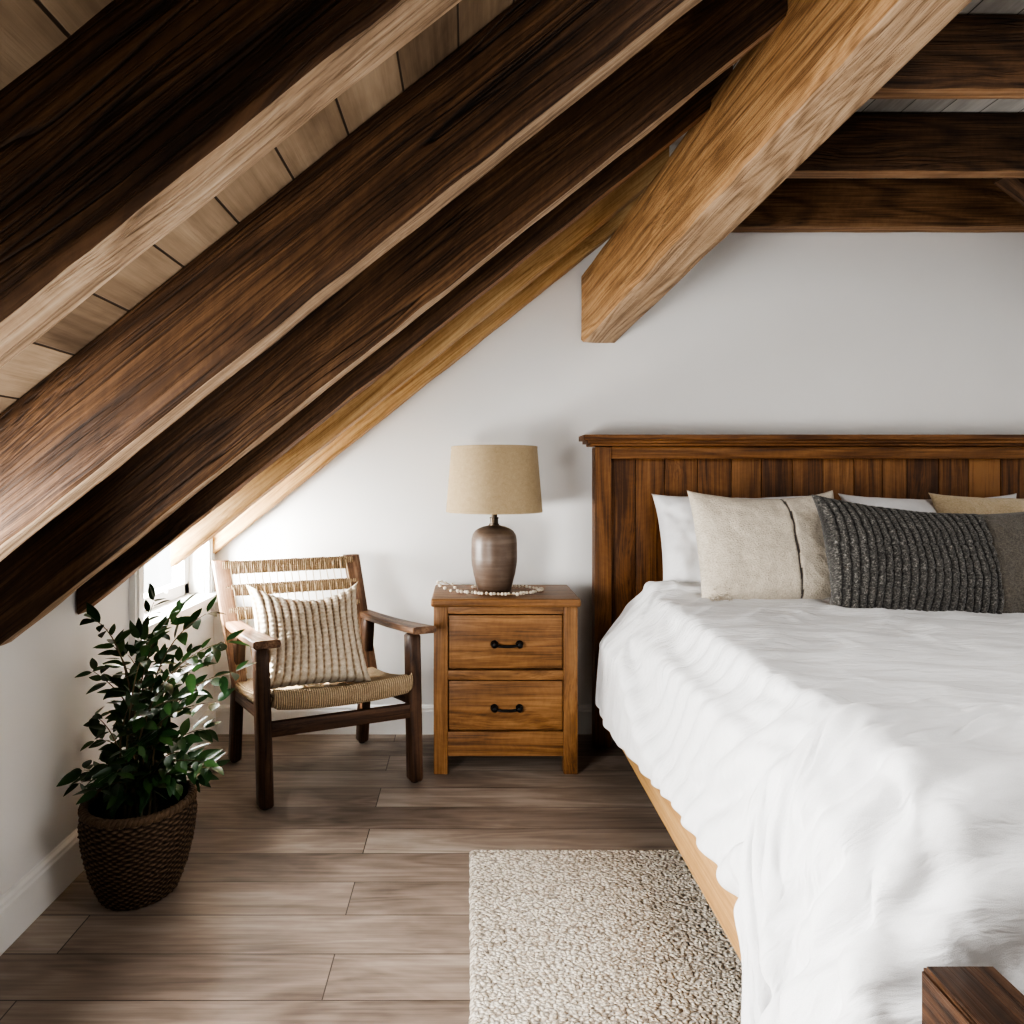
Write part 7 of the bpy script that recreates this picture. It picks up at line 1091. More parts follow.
-5,0,0,1,0,-1,4,6,-5,-4,-2,-2,0,-1,1,0,0,3,8,-5,-2,-2,0,0,1,5,0,0,0,0,0,6,-4,0,-2,0,0,0,0,0,-4,11,-7,0,0,0,0,0,0,0,0,-20,40,-21,1,0,0,0,0,-4,4,0,0,0,1,6,-7,0,-19,29,-10,8,-8,-8,0,25,-3,1,-30,11,
-4,0,0,-1,1,-1,0,8,2,-6,-4,-2,-2,1,0,1,1,0,7,0,-5,-2,2,-2,1,4,8,-7,0,0,0,-6,12,-1,-2,-3,0,0,0,0,0,3,-3,0,0,0,0,0,0,0,0,0,-18,39,-23,11,-9,0,0,0,0,0,0,0,0,15,-15,0,1,-15,14,-10,10,7,2,-24,2,8,-5,5,
-4,0,-1,1,0,1,-1,2,9,-3,-6,-3,-2,-1,1,0,0,2,-1,12,-7,-2,-4,4,-3,5,-6,16,-9,0,0,0,-9,15,1,-7,0,0,0,0,0,2,-2,0,0,0,0,0,0,0,0,0,-2,-16,39,-32,24,-13,0,0,0,0,0,0,0,-6,6,0,0,27,-27,0,11,-18,-3,7,12,9,0,-20,
-5,0,1,-1,0,1,0,0,7,5,-6,-4,-3,-2,0,0,0,0,9,-7,6,-4,-2,-2,5,-6,20,-21,17,-8,0,0,0,-13,20,-3,-4,0,0,0,0,3,-1,-2,6,-6,0,0,0,0,0,0,0,-2,-16,38,-34,31,-17,0,0,0,0,0,0,-16,16,0,0,-25,24,1,-1,1,1,-1,-9,-12,7,16,
-5,0,0,0,0,1,1,-1,2,9,1,-7,-4,-2,-1,0,0,0,0,13,-5,-3,-3,-2,-3,10,0,3,-12,15,-7,0,0,0,-15,29,-14,0,0,0,0,1,10,-11,4,-2,-2,0,0,0,0,0,0,0,0,-18,35,-34,36,-20,1,0,0,0,0,0,1,-1,0,6,16,-23,-2,3,0,1,-1,-11,15,1,
-5,0,-1,1,1,-1,0,1,-1,6,10,-5,-6,-4,-1,-1,0,-1,10,-9,11,-6,-3,-2,1,0,-8,26,-10,-10,13,-6,3,-3,-2,-11,32,-20,1,0,0,-4,-9,26,-17,15,-11,0,0,0,0,0,0,0,-1,5,-21,30,-32,41,-23,1,0,1,-1,0,17,-17,0,-4,4,1,-8,14,-7,-1,10,-12,18,-9,
-5,-1,1,0,0,0,1,0,0,1,8,6,-6,-6,-4,-1,0,2,-5,18,-11,5,-5,-3,-1,0,6,-17,32,-14,-7,10,-7,3,0,-5,-7,31,-19,0,8,-20,12,-14,25,-7,-4,0,0,0,0,0,0,0,0,-4,11,-21,22,-30,45,-23,0,2,-2,0,-18,18,0,-1,-21,28,-6,-8,7,1,-9,7,-3,10,
-7,1,0,0,1,1,-1,1,1,-1,3,12,-1,-8,-5,-2,-1,0,3,-11,25,-8,-3,-3,-2,0,5,0,-18,34,-16,-4,6,-2,0,0,-7,-1,25,-17,-6,6,6,-5,-15,17,-3,0,0,0,3,-3,0,0,0,0,-6,14,-18,16,-29,23,0,10,-10,0,0,0,0,1,-1,21,-21,1,15,-16,0,-2,-4,7,
-6,0,0,0,0,1,1,0,-1,1,0,8,9,-5,-10,0,-3,0,1,1,-12,26,-9,-4,-3,0,5,0,0,-17,33,-16,-2,2,0,0,0,-10,7,16,-15,2,-6,6,-3,2,3,-2,0,0,-3,7,-4,0,0,0,0,2,1,-9,6,-1,1,1,-1,0,0,1,-1,0,11,-39,28,10,-6,-4,1,0,7,-11,
-7,1,-1,0,0,0,2,0,1,0,1,-1,13,4,-9,-9,3,-3,1,-2,2,-11,27,-11,-4,-1,3,5,-4,0,-16,32,-16,0,0,0,0,0,-14,17,1,-4,0,0,0,-2,6,-4,0,7,4,-13,2,0,0,0,0,-6,15,-8,0,23,-25,1,12,-7,1,7,-13,8,-18,10,11,-22,12,-2,9,11,-4,-21,
-6,-1,2,-1,0,0,0,2,0,-1,1,1,2,18,0,-19,-3,4,-6,15,-12,0,-8,24,-13,-3,4,-4,7,-3,0,-16,31,-15,0,0,0,0,0,-16,27,-10,-1,0,8,-24,23,3,-10,-7,-4,22,-8,-3,-1,1,0,-3,5,-2,0,-23,23,-14,20,-11,-1,-9,14,2,5,-6,14,-14,-1,3,-12,-8,13,1,
-6,1,0,0,-1,1,0,0,0,1,-1,1,0,8,12,-7,-13,-2,5,-4,11,-10,-1,-6,22,-14,0,14,-14,3,0,0,-15,29,-14,0,0,1,-1,0,-15,28,-13,4,-12,7,-12,5,17,-9,0,-14,26,-7,-1,-2,-2,-1,1,1,-1,6,-7,1,5,-5,0,1,9,-19,3,7,-27,29,-18,46,-5,-25,-11,7,
-1,0,-1,1,0,-1,0,0,1,0,0,-1,1,-3,14,2,-10,-4,0,-5,9,4,-10,2,-5,16,-8,-12,26,-15,0,0,0,-14,28,-14,0,3,-3,0,0,-15,27,-16,4,0,0,-2,-6,15,-7,1,-17,28,9,2,-5,-7,-23,20,-9,4,21,-24,-4,4,0,0,-9,9,-1,1,1,18,-11,-30,13,8,-17,17,
0,-2,0,0,1,1,0,-1,-1,1,0,0,-1,1,-5,34,-18,-12,0,7,-14,14,-1,-7,3,-8,7,1,-16,34,-18,0,0,0,-14,28,-15,-3,11,-7,0,1,-13,20,-8,0,0,0,-1,-6,7,0,1,-18,6,15,-13,-1,10,-3,4,2,-17,14,-13,12,1,0,5,-5,1,-1,0,-5,23,-28,-9,28,-11,1,
-2,1,0,0,0,0,0,0,0,-1,1,0,0,0,-3,-3,43,-33,-2,-10,15,-15,17,-7,-5,7,-5,6,-3,-20,38,-19,0,0,-1,-14,31,-17,-6,17,-10,0,0,-8,12,-4,0,0,0,0,0,0,0,0,-5,6,0,-1,0,-6,9,-1,-10,7,-5,5,1,0,14,-5,-9,6,-6,-16,-13,29,2,-3,1,-1,
-1,0,0,0,0,-1,0,0,1,0,0,0,0,0,2,-8,-1,47,-44,14,-19,17,-15,15,-8,-2,2,-2,7,-3,-22,41,-20,0,1,0,-17,33,-18,-9,22,-12,0,0,-4,4,0,0,0,0,0,0,0,0,-3,3,3,-4,1,0,-3,4,-2,19,-18,2,-2,0,0,-10,10,-6,6,7,-9,2,17,-18,2,-2,
-1,1,0,0,-1,1,-1,0,-1,1,-1,1,0,0,0,2,-9,0,45,-42,25,-29,15,-12,12,-9,2,1,-5,8,-1,-24,43,-23,2,0,1,-17,34,-19,-12,28,-15,0,0,0,0,0,0,0,0,0,0,-1,-1,1,10,-9,-1,1,0,2,-1,-8,7,3,-3,0,-2,3,-2,1,0,18,-17,-1,-12,28,-11,-9,
-1,0,0,0,1,-1,0,-1,1,-1,1,0,0,0,1,-1,2,-10,-1,44,-40,34,-36,12,-9,10,-5,-1,2,-4,6,0,-25,45,-26,3,0,0,-15,34,-20,-14,32,-17,0,0,0,0,0,0,0,0,0,1,-3,0,7,-5,1,-2,1,2,6,1,-9,4,-4,0,-2,2,10,-10,0,-26,26,1,-4,-11,25,-18,
-1,0,0,0,0,0,0,0,-1,1,0,0,1,0,0,2,-3,4,-11,-3,42,-37,41,-40,7,-6,5,-1,0,2,-5,6,1,-26,45,-26,4,-1,-2,-7,30,-23,-11,33,-19,-1,0,0,0,0,0,0,3,-3,-1,-1,7,-2,-3,1,-3,-2,-4,-11,19,14,-14,0,-2,2,-3,3,0,10,-10,15,-16,-5,-6,6,
-1,-1,1,0,0,0,0,0,0,0,0,0,0,1,-1,-1,5,-6,6,-11,-4,38,-31,43,-41,3,1,-1,-1,1,7,-7,3,4,-28,44,-25,2,0,-5,7,16,-24,-3,30,-20,-1,0,0,5,-5,0,-4,4,0,-2,6,-1,-3,0,2,-12,8,11,-13,12,-8,0,-1,1,14,-14,15,-23,8,-17,17,0,11,-13,
-2,1,-1,1,0,-1,0,1,0,0,0,0,1,-1,2,-1,-2,7,-6,5,-10,-7,33,-22,43,-41,-4,21,0,-8,-5,7,-8,1,7,-31,41,-20,-1,-4,2,12,3,-22,7,24,-22,0,0,-6,13,-7,1,-1,0,-1,5,1,-6,1,0,-4,9,-15,23,-14,1,0,-3,3,1,-1,-15,14,21,-19,-1,-1,-13,14,
2,-1,1,0,-1,1,-1,0,1,0,-1,0,0,0,0,1,0,-1,6,-3,3,-8,-10,27,-14,40,-41,-9,27,13,-11,-14,5,-6,0,9,-34,34,-15,-2,1,6,10,-8,-17,14,16,-20,-1,8,-17,15,-5,-1,1,-1,4,4,-8,1,0,-2,-2,5,-12,-9,17,3,-3,3,1,-1,17,-17,-18,18,0,6,-8,4,
10,0,-1,0,1,-1,1,0,-1,0,0,0,0,-1,-3,1,1,0,0,5,-1,3,-5,-14,20,-2,29,-26,-22,2,34,-9,-7,0,-3,-4,11,-21,10,-7,-20,4,26,1,-9,-7,16,2,-12,-9,21,-20,7,1,3,8,-11,5,-2,-4,3,-2,0,-3,19,-25,28,-18,-8,5,3,-2,5,-4,-3,2,21,-13,6,-12,
9,1,0,-1,0,0,0,0,0,0,1,-1,0,-1,-2,1,0,1,0,0,5,2,2,-4,-17,8,19,18,-3,-12,-2,12,2,4,-1,4,-3,1,5,-11,-34,-3,-6,19,-3,-11,4,11,-3,8,-22,26,-17,0,-1,2,-8,7,-1,-5,-7,7,1,1,-18,16,-17,34,-3,-6,-6,5,-12,26,-12,-9,-12,35,-32,8,
8,0,1,0,0,1,-1,0,0,0,-1,1,-1,-1,0,0,0,0,0,0,0,1,-4,11,2,-13,3,1,-1,-4,3,-24,3,5,12,-10,10,5,10,0,-8,-9,-5,3,12,-1,-12,12,5,6,3,-31,32,-10,12,-50,21,8,4,15,1,-20,16,-21,14,12,-28,-18,21,-10,6,6,20,-42,10,19,-19,-4,22,-14,
9,0,-1,0,0,0,1,-1,1,-1,1,0,0,-3,1,0,0,0,0,0,1,-3,5,-12,12,7,-13,-5,2,15,-19,2,1,-5,-7,11,-5,3,-10,21,-1,17,-9,-5,3,3,-4,-3,5,-35,6,17,-16,29,-34,24,-34,33,19,-30,16,-6,-9,29,-18,4,5,16,-37,12,-17,41,-51,29,4,5,-8,-8,26,-32,
8,0,1,1,-1,0,-1,1,-1,1,-1,0,-1,-1,2,-1,0,0,0,1,-2,-4,-1,7,-11,10,-4,-7,0,-24,20,2,5,1,0,0,-1,-2,4,-17,23,-17,-18,-5,-5,3,-1,-4,4,51,-13,32,-37,-20,25,-16,33,-53,13,51,-42,53,-13,-17,18,-53,53,-44,58,-10,12,-68,34,23,-41,-11,47,-12,-1,-20,
8,0,-1,-1,1,-1,1,-1,0,0,1,0,0,-2,1,2,1,-1,0,-1,0,-2,-3,-3,0,5,-4,-8,-27,17,-23,31,-1,2,2,6,8,4,0,15,16,-11,12,-3,-3,-6,5,3,5,-25,18,-29,34,-6,-14,5,-24,31,-6,-23,29,-49,22,16,-13,28,-21,27,-43,32,-17,30,-23,-27,53,-6,-42,30,-30,-4,
6,-1,1,0,0,0,0,1,0,0,0,-1,-17,2,2,1,2,3,2,2,0,1,0,-2,-2,1,-2,-23,26,0,1,2,4,2,0,-3,-4,-4,-2,-1,1,3,1,0,-2,0,1,3,0,1,-2,-2,0,1,1,0,-2,-3,-1,-2,0,3,6,-3,-6,6,-1,-3,4,-4,-3,-1,0,4,1,-6,8,-3,-7,7]
def cloth_points():
    nc = len(CLOTH_COLS)
    b = np.array(CLOTH, dtype=np.int64).reshape(3, CLOTH_ROWS, nc)
    q = np.cumsum(np.cumsum(b, axis=2), axis=1)
    return (q / 2000.0).transpose(1, 2, 0)
def add_duvet():
    co = cloth_points(); ny, nx, _ = co.shape
    # crease the hanging side: folds run from the foot corner down towards the headboard
    du = np.gradient(co, axis=1); dv = np.gradient(co, axis=0)
    nr = np.cross(du, dv); nr /= np.maximum(np.linalg.norm(nr, axis=2, keepdims=True), 1e-6)
    for j in range(ny):
        for i in range(nx):
            x, y, z = co[j, i]
            drop = max(0.0, .665 - z)
            k = min(1.0, max(0.0, (.86 - x) / .22)) * min(1.0, max(0.0, (y - .86) / .10))
            k *= 1.0 if y < 1.5 else max(.30, 1.0 - (y - 1.5) * .9)
            ph = (y - .70 * drop - .35 * max(0, x - .60)) / .105 + 1.1 * mnoise.noise(Vector((y * 2.3, drop * 3.0, 4.0)))
            fr = ph - math.floor(ph)
            ridge = (1 - abs(2 * fr - 1) ** 1.7) - .55
            amp = (.024 + .014 * max(0.0, min(1.0, (1.55 - y) / .3))) + .018 * mnoise.noise(Vector((math.floor(ph) * 3.7, drop * 2.2, 1.0)))
            top = (.008 * mnoise.noise(Vector((x * 4.5, y * 13, 7))) + .011 * (.5 - abs(mnoise.noise(Vector((x * 3 + y * 1.5, y * 7 - x * 2.0, 2)))) * 2)) * (1 - k)
            co[j, i] = co[j, i] + nr[j, i] * (ridge * amp * k + top)
    m = MB()
    vs = [tuple(p) for p in co.reshape(-1, 3)]
    gs = [(CLOTH_COLS[i] * .0205, j * .0205, 0) for j in range(ny) for i in range(nx)]
    fs = [(j * nx + i, j * nx + i + 1, (j + 1) * nx + i + 1, (j + 1) * nx + i) for j in range(ny - 1) for i in range(nx - 1)]
    m.add(vs, fs, gs)
    o = m.obj('duvet', M_DUVET, angle=179)
    so_ = o.modifiers.new('thick', 'SOLIDIFY'); so_.thickness = .010; so_.offset = 0
    sb_ = o.modifiers.new('sub', 'SUBSURF'); sb_.levels = 1; sb_.render_levels = 2
    return tag(o, 'rumpled white linen duvet spread over the bed, its corner hanging to the floor', 'duvet')
add_duvet()
# ============================================================ pillows
def lean(x, y, z, tilt, yaw=0, roll=0):
    return Matrix.Translation((x, y, z)) @ Matrix.Rotation(yaw, 4, 'Z') @ Matrix.Rotation(tilt, 4, 'X') @ Matrix.Rotation(roll, 4, 'Y')
M_PIL_W = fabric('white cotton pillowcase', (.70, .70, .71), (.78, .78, .79), scale=500, bump=.10, fuzz=.2)
M_PIL_C = fabric('cream boucle', (.42, .36, .285), (.66, .59, .49), scale=200, bump=1.0, bdist=.007, patcol=(.055, .045, .04), fuzz=.4, slub=.35)
M_PIL_T = fabric('tan boucle', (.46, .36, .23), (.66, .54, .37), scale=200, bump=1.0, bdist=.006, fuzz=.4, slub=.35)
def pil(name, mat, label, cat, M, w, h, t, group='pillows and cushions on the bed', **kw):
    m = MB(); pillow(m, w, h, t, **kw)
    o = m.obj(name, mat, angle=80); o.matrix_world = M
    return tag(o, label, cat, group)
# white pillows stand against the headboard
pil('pillow', M_PIL_W, 'plain white pillow at the left end, leaning on the headboard behind the cream cushion', 'pillow',
    lean(1.085, 2.60, .660, math.radians(-20), 0), .68, .40, .20, pinch=.04, lump=.014, seed=1, sag=.01, corner=.02)
pil('pillow', M_PIL_W, 'plain white pillow mostly hidden behind the charcoal bolster, right of the cream cushion', 'pillow',
    lean(1.85, 2.60, .660, math.radians(-20), 0), .70, .40, .16, pinch=.05, lump=.010, seed=2, sag=.012, corner=.03)
def seam(u, v, s):
    return 1.0 if s == -1 and abs(u - (.235 + .03 * math.sin(v * 2.2) - .05 * v)) < .016 else 0.0
def seamfn(u, v, s):
    a = abs(u - (.235 + .03 * math.sin(v * 2.2) - .05 * v))
    return -.006 * math.exp(-(a / .025) ** 2) if s == -1 else 0
cc = pil('cushion', M_PIL_C, 'cream boucle square cushion with one dark vertical seam, in front of the left white pillow', 'cushion',
    lean(1.10, 2.41, .652, math.radians(-19), math.radians(2)), .545, .425, .18, nu=150, nv=100, pinch=.045, sag=.025, lump=.007, seed=3, patfn=seam, fn=seamfn, corner=.025)
# loose yarn ends at its lower left corner
m = MB(); rng = random.Random(5)
for i in range(16):
    a = Vector((-.235 + rng.uniform(-.02, .05), -.03, .02 + rng.uniform(0, .05)))
    pts = [a]
    for k in range(4): pts.append(pts[-1] + Vector((rng.uniform(-.012, .012), rng.uniform(-.012, -.001), rng.uniform(-.014, .006))))
    for p in pts: p.z = max(p.z, .012)
    tube(m, pts, .0022, 5)
m.obj('yarn_tassel', M_PIL_C, cc)
pil('cushion', M_PIL_T, 'plain tan cushion at the far right behind the charcoal bolster', 'cushion',
    lean(2.11, 2.50, .660, math.radians(-20), math.radians(-4)), .62, .405, .15, nu=80, nv=60, pinch=.04, lump=.008, seed=4, sag=.012, corner=.03)
# charcoal bolster, ribbed knit on the left part
BW, BH = .96, .435
SPLIT = .06
def ribs(u, v, s):
    if u > SPLIT: return mnoise.noise(Vector((u * 120, v * 60, s))) * .0016
    x = (u + 1) / 2 * BW
    wob = .006 * math.sin(v * 2.6 + u * 4) + .012 * v * v
    rib = (abs(math.sin((x + wob) * math.pi / .0245))) ** .5
    row = abs(math.sin((v * BH / 2) * math.pi / (.011)))
    seam_h = math.exp(-((v - .28 - .10 * u) / .022) ** 2) + .6 * math.exp(-((v + .50) / .02) ** 2) + .6 * math.exp(-((v + .22) / .02) ** 2) + .5 * math.exp(-((v - .03) / .02) ** 2)
    return .011 * rib + .0022 * row + mnoise.noise(Vector((u * 150, v * 70, s))) * .002 - .008 * seam_h - (.010 * math.exp(-((u - SPLIT) / .012) ** 2))
def ribpat(u, v, s):
    if u > SPLIT: return .35
    x = (u + 1) / 2 * BW
    wob = .006 * math.sin(v * 2.6 + u * 4) + .012 * v * v
    return (abs(math.sin((x + wob) * math.pi / .0245))) ** .6
T = NT('charcoal knit')
pa = T.n('Attribute', attribute_name='pat').outputs['Fac']
w1 = T.noise(T.grain((190, 190, 190)), 1, 3, .7)
sp = T.ramp(w1, [(.35, (.020, .019, .018)), (.55, (.090, .085, .078)), (.72, (.30, .285, .26))])
gx_ = T.n('SeparateXYZ', {0: T.grain()}).outputs[0]
pl = T.ramp(w1, [(.3, (.050, .044, .037)), (.7, (.145, .128, .107))])
side_ = T.math('GREATER_THAN', gx_, SPLIT * BW / 2)
dk = T.mix(pa, (.012, .011, .011), sp)
M_KNIT = T.set(Base_Color=T.mix(side_, dk, pl), Roughness=.95, Normal=T.bump(w1, .6, .004), Sheen_Weight=.3, Specular_IOR_Level=.1)
pil('bolster', M_KNIT, 'long charcoal knitted bolster, ribbed on its left half, lying in front of the pillows', 'bolster',
    lean(1.685, 2.22, .626, math.radians(-17), math.radians(-3)), BW, BH, .17, nu=420, nv=150, pinch=.04, sag=.06, lump=.008, seed=6, fn=ribs, patfn=ribpat, corner=.03, pw=.36)

# ============================================================ woven armchair
CF = Vector((-.678, 2.277, 0)); CR = Vector((-.193, 2.47, 0))
ax = Vector((math.cos(math.radians(22.5)), math.sin(math.radians(22.5)), 0))
ay = Vector((math.cos(math.radians(123)), math.sin(math.radians(123)), 0))
ORI = (CF + CR) / 2 + ay * .205
ch = thing('armchair', 'low dark wooden armchair with a woven rush seat standing in the corner', 'armchair', ORI)
HWF, HD = .262, .205
def cp(a, b, z):      # a across (-1..1 in metres), b back, local to the chair
    return ax * a + ay * b + Vector((0, 0, z))
upc = Vector((0, 0, 1))
def legbar(m, p0, p1, w, d_):
    """square leg whose section follows the chair's axes"""
    off = rnd_off(); vs, gs = [], []
    n = 10
    sec = []
    c_ = .006
    for (sx, sy) in ((-1, -1), (1, -1), (1, 1), (-1, 1)):
        a, b = sx * w / 2, sy * d_ / 2
        if (sx * sy) > 0: sec += [(a, b - sy * c_), (a - sx * c_, b)]
        else: sec += [(a - sx * c_, b), (a, b - sy * c_)]
    # order around
    sec = sorted(sec, key=lambda q: math.atan2(q[1], q[0]))
    N = len(sec)
    for k in range(n + 1):
        t = k / n
        p = p0.lerp(p1, t)
        s = 1.0 if 0 < k < n else .86
        for (a, b) in sec:
            vs.append(p + ax * a * s + ay * b * s); gs.append(Vector((t * (p1 - p0).length, a, b)) + off)
    # tiny end bevel
    fs = [(k * N + i, k * N + (i + 1) % N, (k + 1) * N + (i + 1) % N, (k + 1) * N + i) for k in range(n) for i in range(N)]
    fs += [tuple(range(N))[::-1], tuple(n * N + i for i in range(N))]
    # move second ring near the ends
    for i in range(N):
        for (kk, ee) in ((1, 0), (n - 1, n)):
            base = p0.lerp(p1, ee / n); q = p0.lerp(p1, .012 if ee == 0 else .988)
            a, b = sec[i]
            vs[kk * N + i] = q + ax * a + ay * b
            gs[kk * N + i] = Vector(((q - p0).length, a, b)) + off
    m.add(vs, fs, gs)
M_PAD = plain('dark foot pad', (.02, .016, .013), .6)
def leg(p0, p1, w, d_):
    m = MB(); legbar(m, p0 + Vector((0, 0, .008)), p1, w, d_); o = m.obj('leg', W_CHAIR, ch, angle=50)
    m = MB(); lathe(m, [(.012, 0), (.014, .002), (.014, .010)], 16, c=p0); m.obj('foot_pad', M_PAD, o)
leg(cp(-HWF, -HD, 0), cp(-HWF - .012, -HD + .012, .535), .046, .050)
leg(cp(HWF, -HD, 0), cp(HWF - .004, -HD + .012, .535), .044, .050)
leg(cp(-HWF + .01, HD + .03, 0), cp(-HWF + .012, HD - .035, .53), .040, .046)
leg(cp(HWF - .01, HD + .03, 0), cp(HWF - .012, HD - .035, .53), .040, .046)
# armrests: slab that widens to the front
def armrest(sgn):
    m = MB(); off = rnd_off()
    n = 14; vs, gs, fs = [], [], []
    for k in range(n + 1):
        t = k / n
        b = -HD - .055 + t * .50
        wd = .088 - .030 * t; zc = .560 - .022 * t - .006 * math.sin(t * math.pi)
        th = .027
        ca = sgn * (HWF + .010) - sgn * .012 * t
        e = 1.0
        sec = []
        for i in range(16):
            an = 2 * math.pi * i / 16
            cx_, cz_ = math.cos(an), math.sin(an)
            px_ = math.copysign(abs(cx_) ** .32, cx_) * wd / 2 * e; pz_ = math.copysign(abs(cz_) ** .38, cz_) * th / 2 * e
            sec.append((px_, pz_))
        for (a, z) in sec:
            vs.append(cp(ca + a, b, zc + z)); gs.append(Vector((b, a, z)) + off)
    for k in range(n):
        for i in range(16):
            j = (i + 1) % 16
            fs.append((k * 16 + i, k * 16 + j, (k + 1) * 16 + j, (k + 1) * 16 + i))
    fs += [tuple(range(16))[::-1], tuple(n * 16 + i for i in range(16))]
    m.add(vs, fs, gs)
    m.obj('armrest', W_CHAIR_WORN, ch, angle=45)
armrest(-1); armrest(1)
# back posts, leaning back
BT = .775
def bpt(sgn, z):
    t = (z - .30) / (BT - .30)
    return cp(-.030 * t + sgn * (HWF - .010 + .008 * t), HD - .055 + .145 * t, z)
for sgn in (-1, 1):
    m = MB(); off = rnd_off(); vs, gs, fs = [], [], []
    n = 12
    for k in range(n + 1):
        t = k / n; z = .31 + (BT + .003 - .31) * t
        c = bpt(sgn, z); w_ = .054 + .008 * t; d_ = .030
        for (a, b) in [(-w_ / 2 + .005, -d_ / 2), (w_ / 2 - .005, -d_ / 2), (w_ / 2, -d_ / 2 + .005), (w_ / 2, d_ / 2 - .005), (w_ / 2 - .005, d_ / 2), (-w_ / 2 + .005, d_ / 2), (-w_ / 2, d_ / 2 - .005), (-w_ / 2, -d_ / 2 + .005)]:
            vs.append(c + ax * a + ay * b); gs.append(Vector((z, a, b)) + off)
    for k in range(n):
        for i in range(8):
            j = (i + 1) % 8
            fs.append((k * 8 + i, k * 8 + j, (k + 1) * 8 + j, (k + 1) * 8 + i))
    fs += [tuple(range(8))[::-1], tuple(n * 8 + i for i in range(8))]
    m.add(vs, fs, gs); m.obj('back_post', W_CHAIR_WORN, ch, angle=45)
# stretchers
def stretch(p0, p1, w, h): 
    m = MB(); bar(m, p0, p1, w, h, bevel=.004); m.obj('stretcher', W_CHAIR, ch)
stretch(cp(-HWF, -HD, .262), cp(HWF, -HD, .262), .022, .050)
stretch(cp(-HWF + .005, -HD, .30), cp(-HWF + .01, HD, .27), .022, .04)
stretch(cp(HWF - .005, -HD, .30), cp(HWF - .01, HD, .27), .022, .04)
stretch(cp(-HWF, HD, .27), cp(HWF, HD, .27), .022, .04)

def rope_mat(name, c1, c2, dark, freq, axis):
    T = NT(name)
    s = T.n('SeparateXYZ', {0: T.grain()}).outputs[axis]
    j = T.noise(T.grain((30, 30, 30)), 1, 2, .5)
    ph = T.math('MULTIPLY_ADD', s, 2 * math.pi / freq, T.math('MULTIPLY', j, 2.2))
    w = T.math('MULTIPLY_ADD', T.math('SINE', ph), .5, .5)
    n = T.noise(T.grain((160, 160, 160)), 1, 4, .65)
    n2 = T.noise(T.grain((22, 22, 22)), 1, 3, .6)
    col = T.ramp(T.math('MULTIPLY_ADD', n, .6, T.math('MULTIPLY', n2, .4)), [(.3, c1), (.65, c2)])
    col = T.mix(T.ramp(w, [(.0, .85), (.45, 0.0)]), col, dark)
    pa = T.n('Attribute', attribute_name='pat').outputs['Fac']
    col = T.mix(pa, col, tuple(x * .6 for x in dark))
    return T.set(Base_Color=col, Roughness=.85, Normal=T.bump(T.math('MULTIPLY_ADD', n, .25, w), .8, .004), Specular_IOR_Level=.2)
M_ROPE = rope_mat('rush cord', (.29, .205, .125), (.52, .405, .275), (.085, .054, .030), .0075, 0)
# seat: cords wrapped front to back over a sagging frame
m = MB(); vs, gs, ps, fs = [], [], [], []
nu, nt = 120, 64
SW = HWF - .012
def seat_path(t):     # loop front->top->back->under, t in 0..1 ; returns (b, z)
    D0, D1 = -HD - .008, HD - .015
    if t < .40:
        s = t / .40; b = D0 + (D1 - D0) * s; z = .398 - .062 * s - .018 * math.sin(math.pi * s)
    elif t < .5:
        s = (t - .40) / .10; an = math.pi * s; b = D1 + .022 * math.sin(an); z = .336 - .022 + .022 * math.cos(an)
    elif t < .9:
        s = (t - .5) / .4; b = D1 - (D1 - D0) * s; z = .292 + .038 * s - .004 * math.sin(math.pi * s)
    else:
        s = (t - .9) / .1; an = math.pi * s; b = D0 - .022 * math.sin(an) ** .8; z = .364 - .034 * math.cos(an)
    return b, z
for k in range(nt):
    b, z = seat_path(k / nt)
    for i in range(nu + 1):
        u = i / nu * 2 - 1
        sg = -.016 * (1 - u * u) 
        tt = k / nt
        over = .034 if b > -HD + .035 else 0.0       # beside the front legs the weave runs out over the side rails
        a = u * (SW - .012 + over) if b > -HD + .035 else u * (SW - .010)
        ed = max(0, abs(u) - .93) / .07
        zz_ = z + sg - (.012 * ed * ed if tt < .4 else -.010 * ed * ed)
        vs.append(cp(a, b, zz_)); gs.append((a, b + z, z))
        dash = 1.0 if (.035 < tt < .058 and (i % 6) < 4 and abs(u) < .93) else 0.0
        ps.append(dash)
for k in range(nt):
    kk = (k + 1) % nt
    for i in range(nu):
        fs.append((k * (nu + 1) + i, k * (nu + 1) + i + 1, kk * (nu + 1) + i + 1, kk * (nu + 1) + i))
fs.append(tuple(k * (nu + 1) for k in range(nt))[::-1]); fs.append(tuple(k * (nu + 1) + nu for k in range(nt)))
m.add(vs, fs, gs, ps); m.obj('woven_seat', M_ROPE, ch, angle=60)
# wrapped back rails
def wrapped(z, h, d_, label=None):
    m = MB(); vs, gs, fs = [], [], []
    p0, p1 = bpt(-1, z), bpt(1, z)
    n, N = 90, 14
    for k in range(n + 1):
        t = k / n; c = p0.lerp(p1, t)
        bulge = .0012 * math.sin(t * 330) + mnoise.noise(Vector((t * 40, z * 10, 0))) * .0015
        for i in range(N):
            an = 2 * math.pi * i / N
            b = math.copysign(abs(math.cos(an)) ** .6, math.cos(an)) * (d_ / 2 + bulge); zz = math.copysign(abs(math.sin(an)) ** .55, math.sin(an)) * (h / 2 + bulge)
            vs.append(c + ay * b + Vector((0, 0, zz))); gs.append((t * .5, b, zz + z))
    for k in range(n):
        for i in range(N):
            j = (i + 1) % N
            fs.append((k * N + i, k * N + j, (k + 1) * N + j, (k + 1) * N + i))
    fs += [tuple(range(N))[::-1], tuple(n * N + i for i in range(N))]
    m.add(vs, fs, gs); return m.obj('wrapped_rail', M_ROPE, ch, angle=60, label=label)
wrapped(.748, .052, .030)
wrapped(.662, .046, .026)
wrapped(.575, .050, .026)
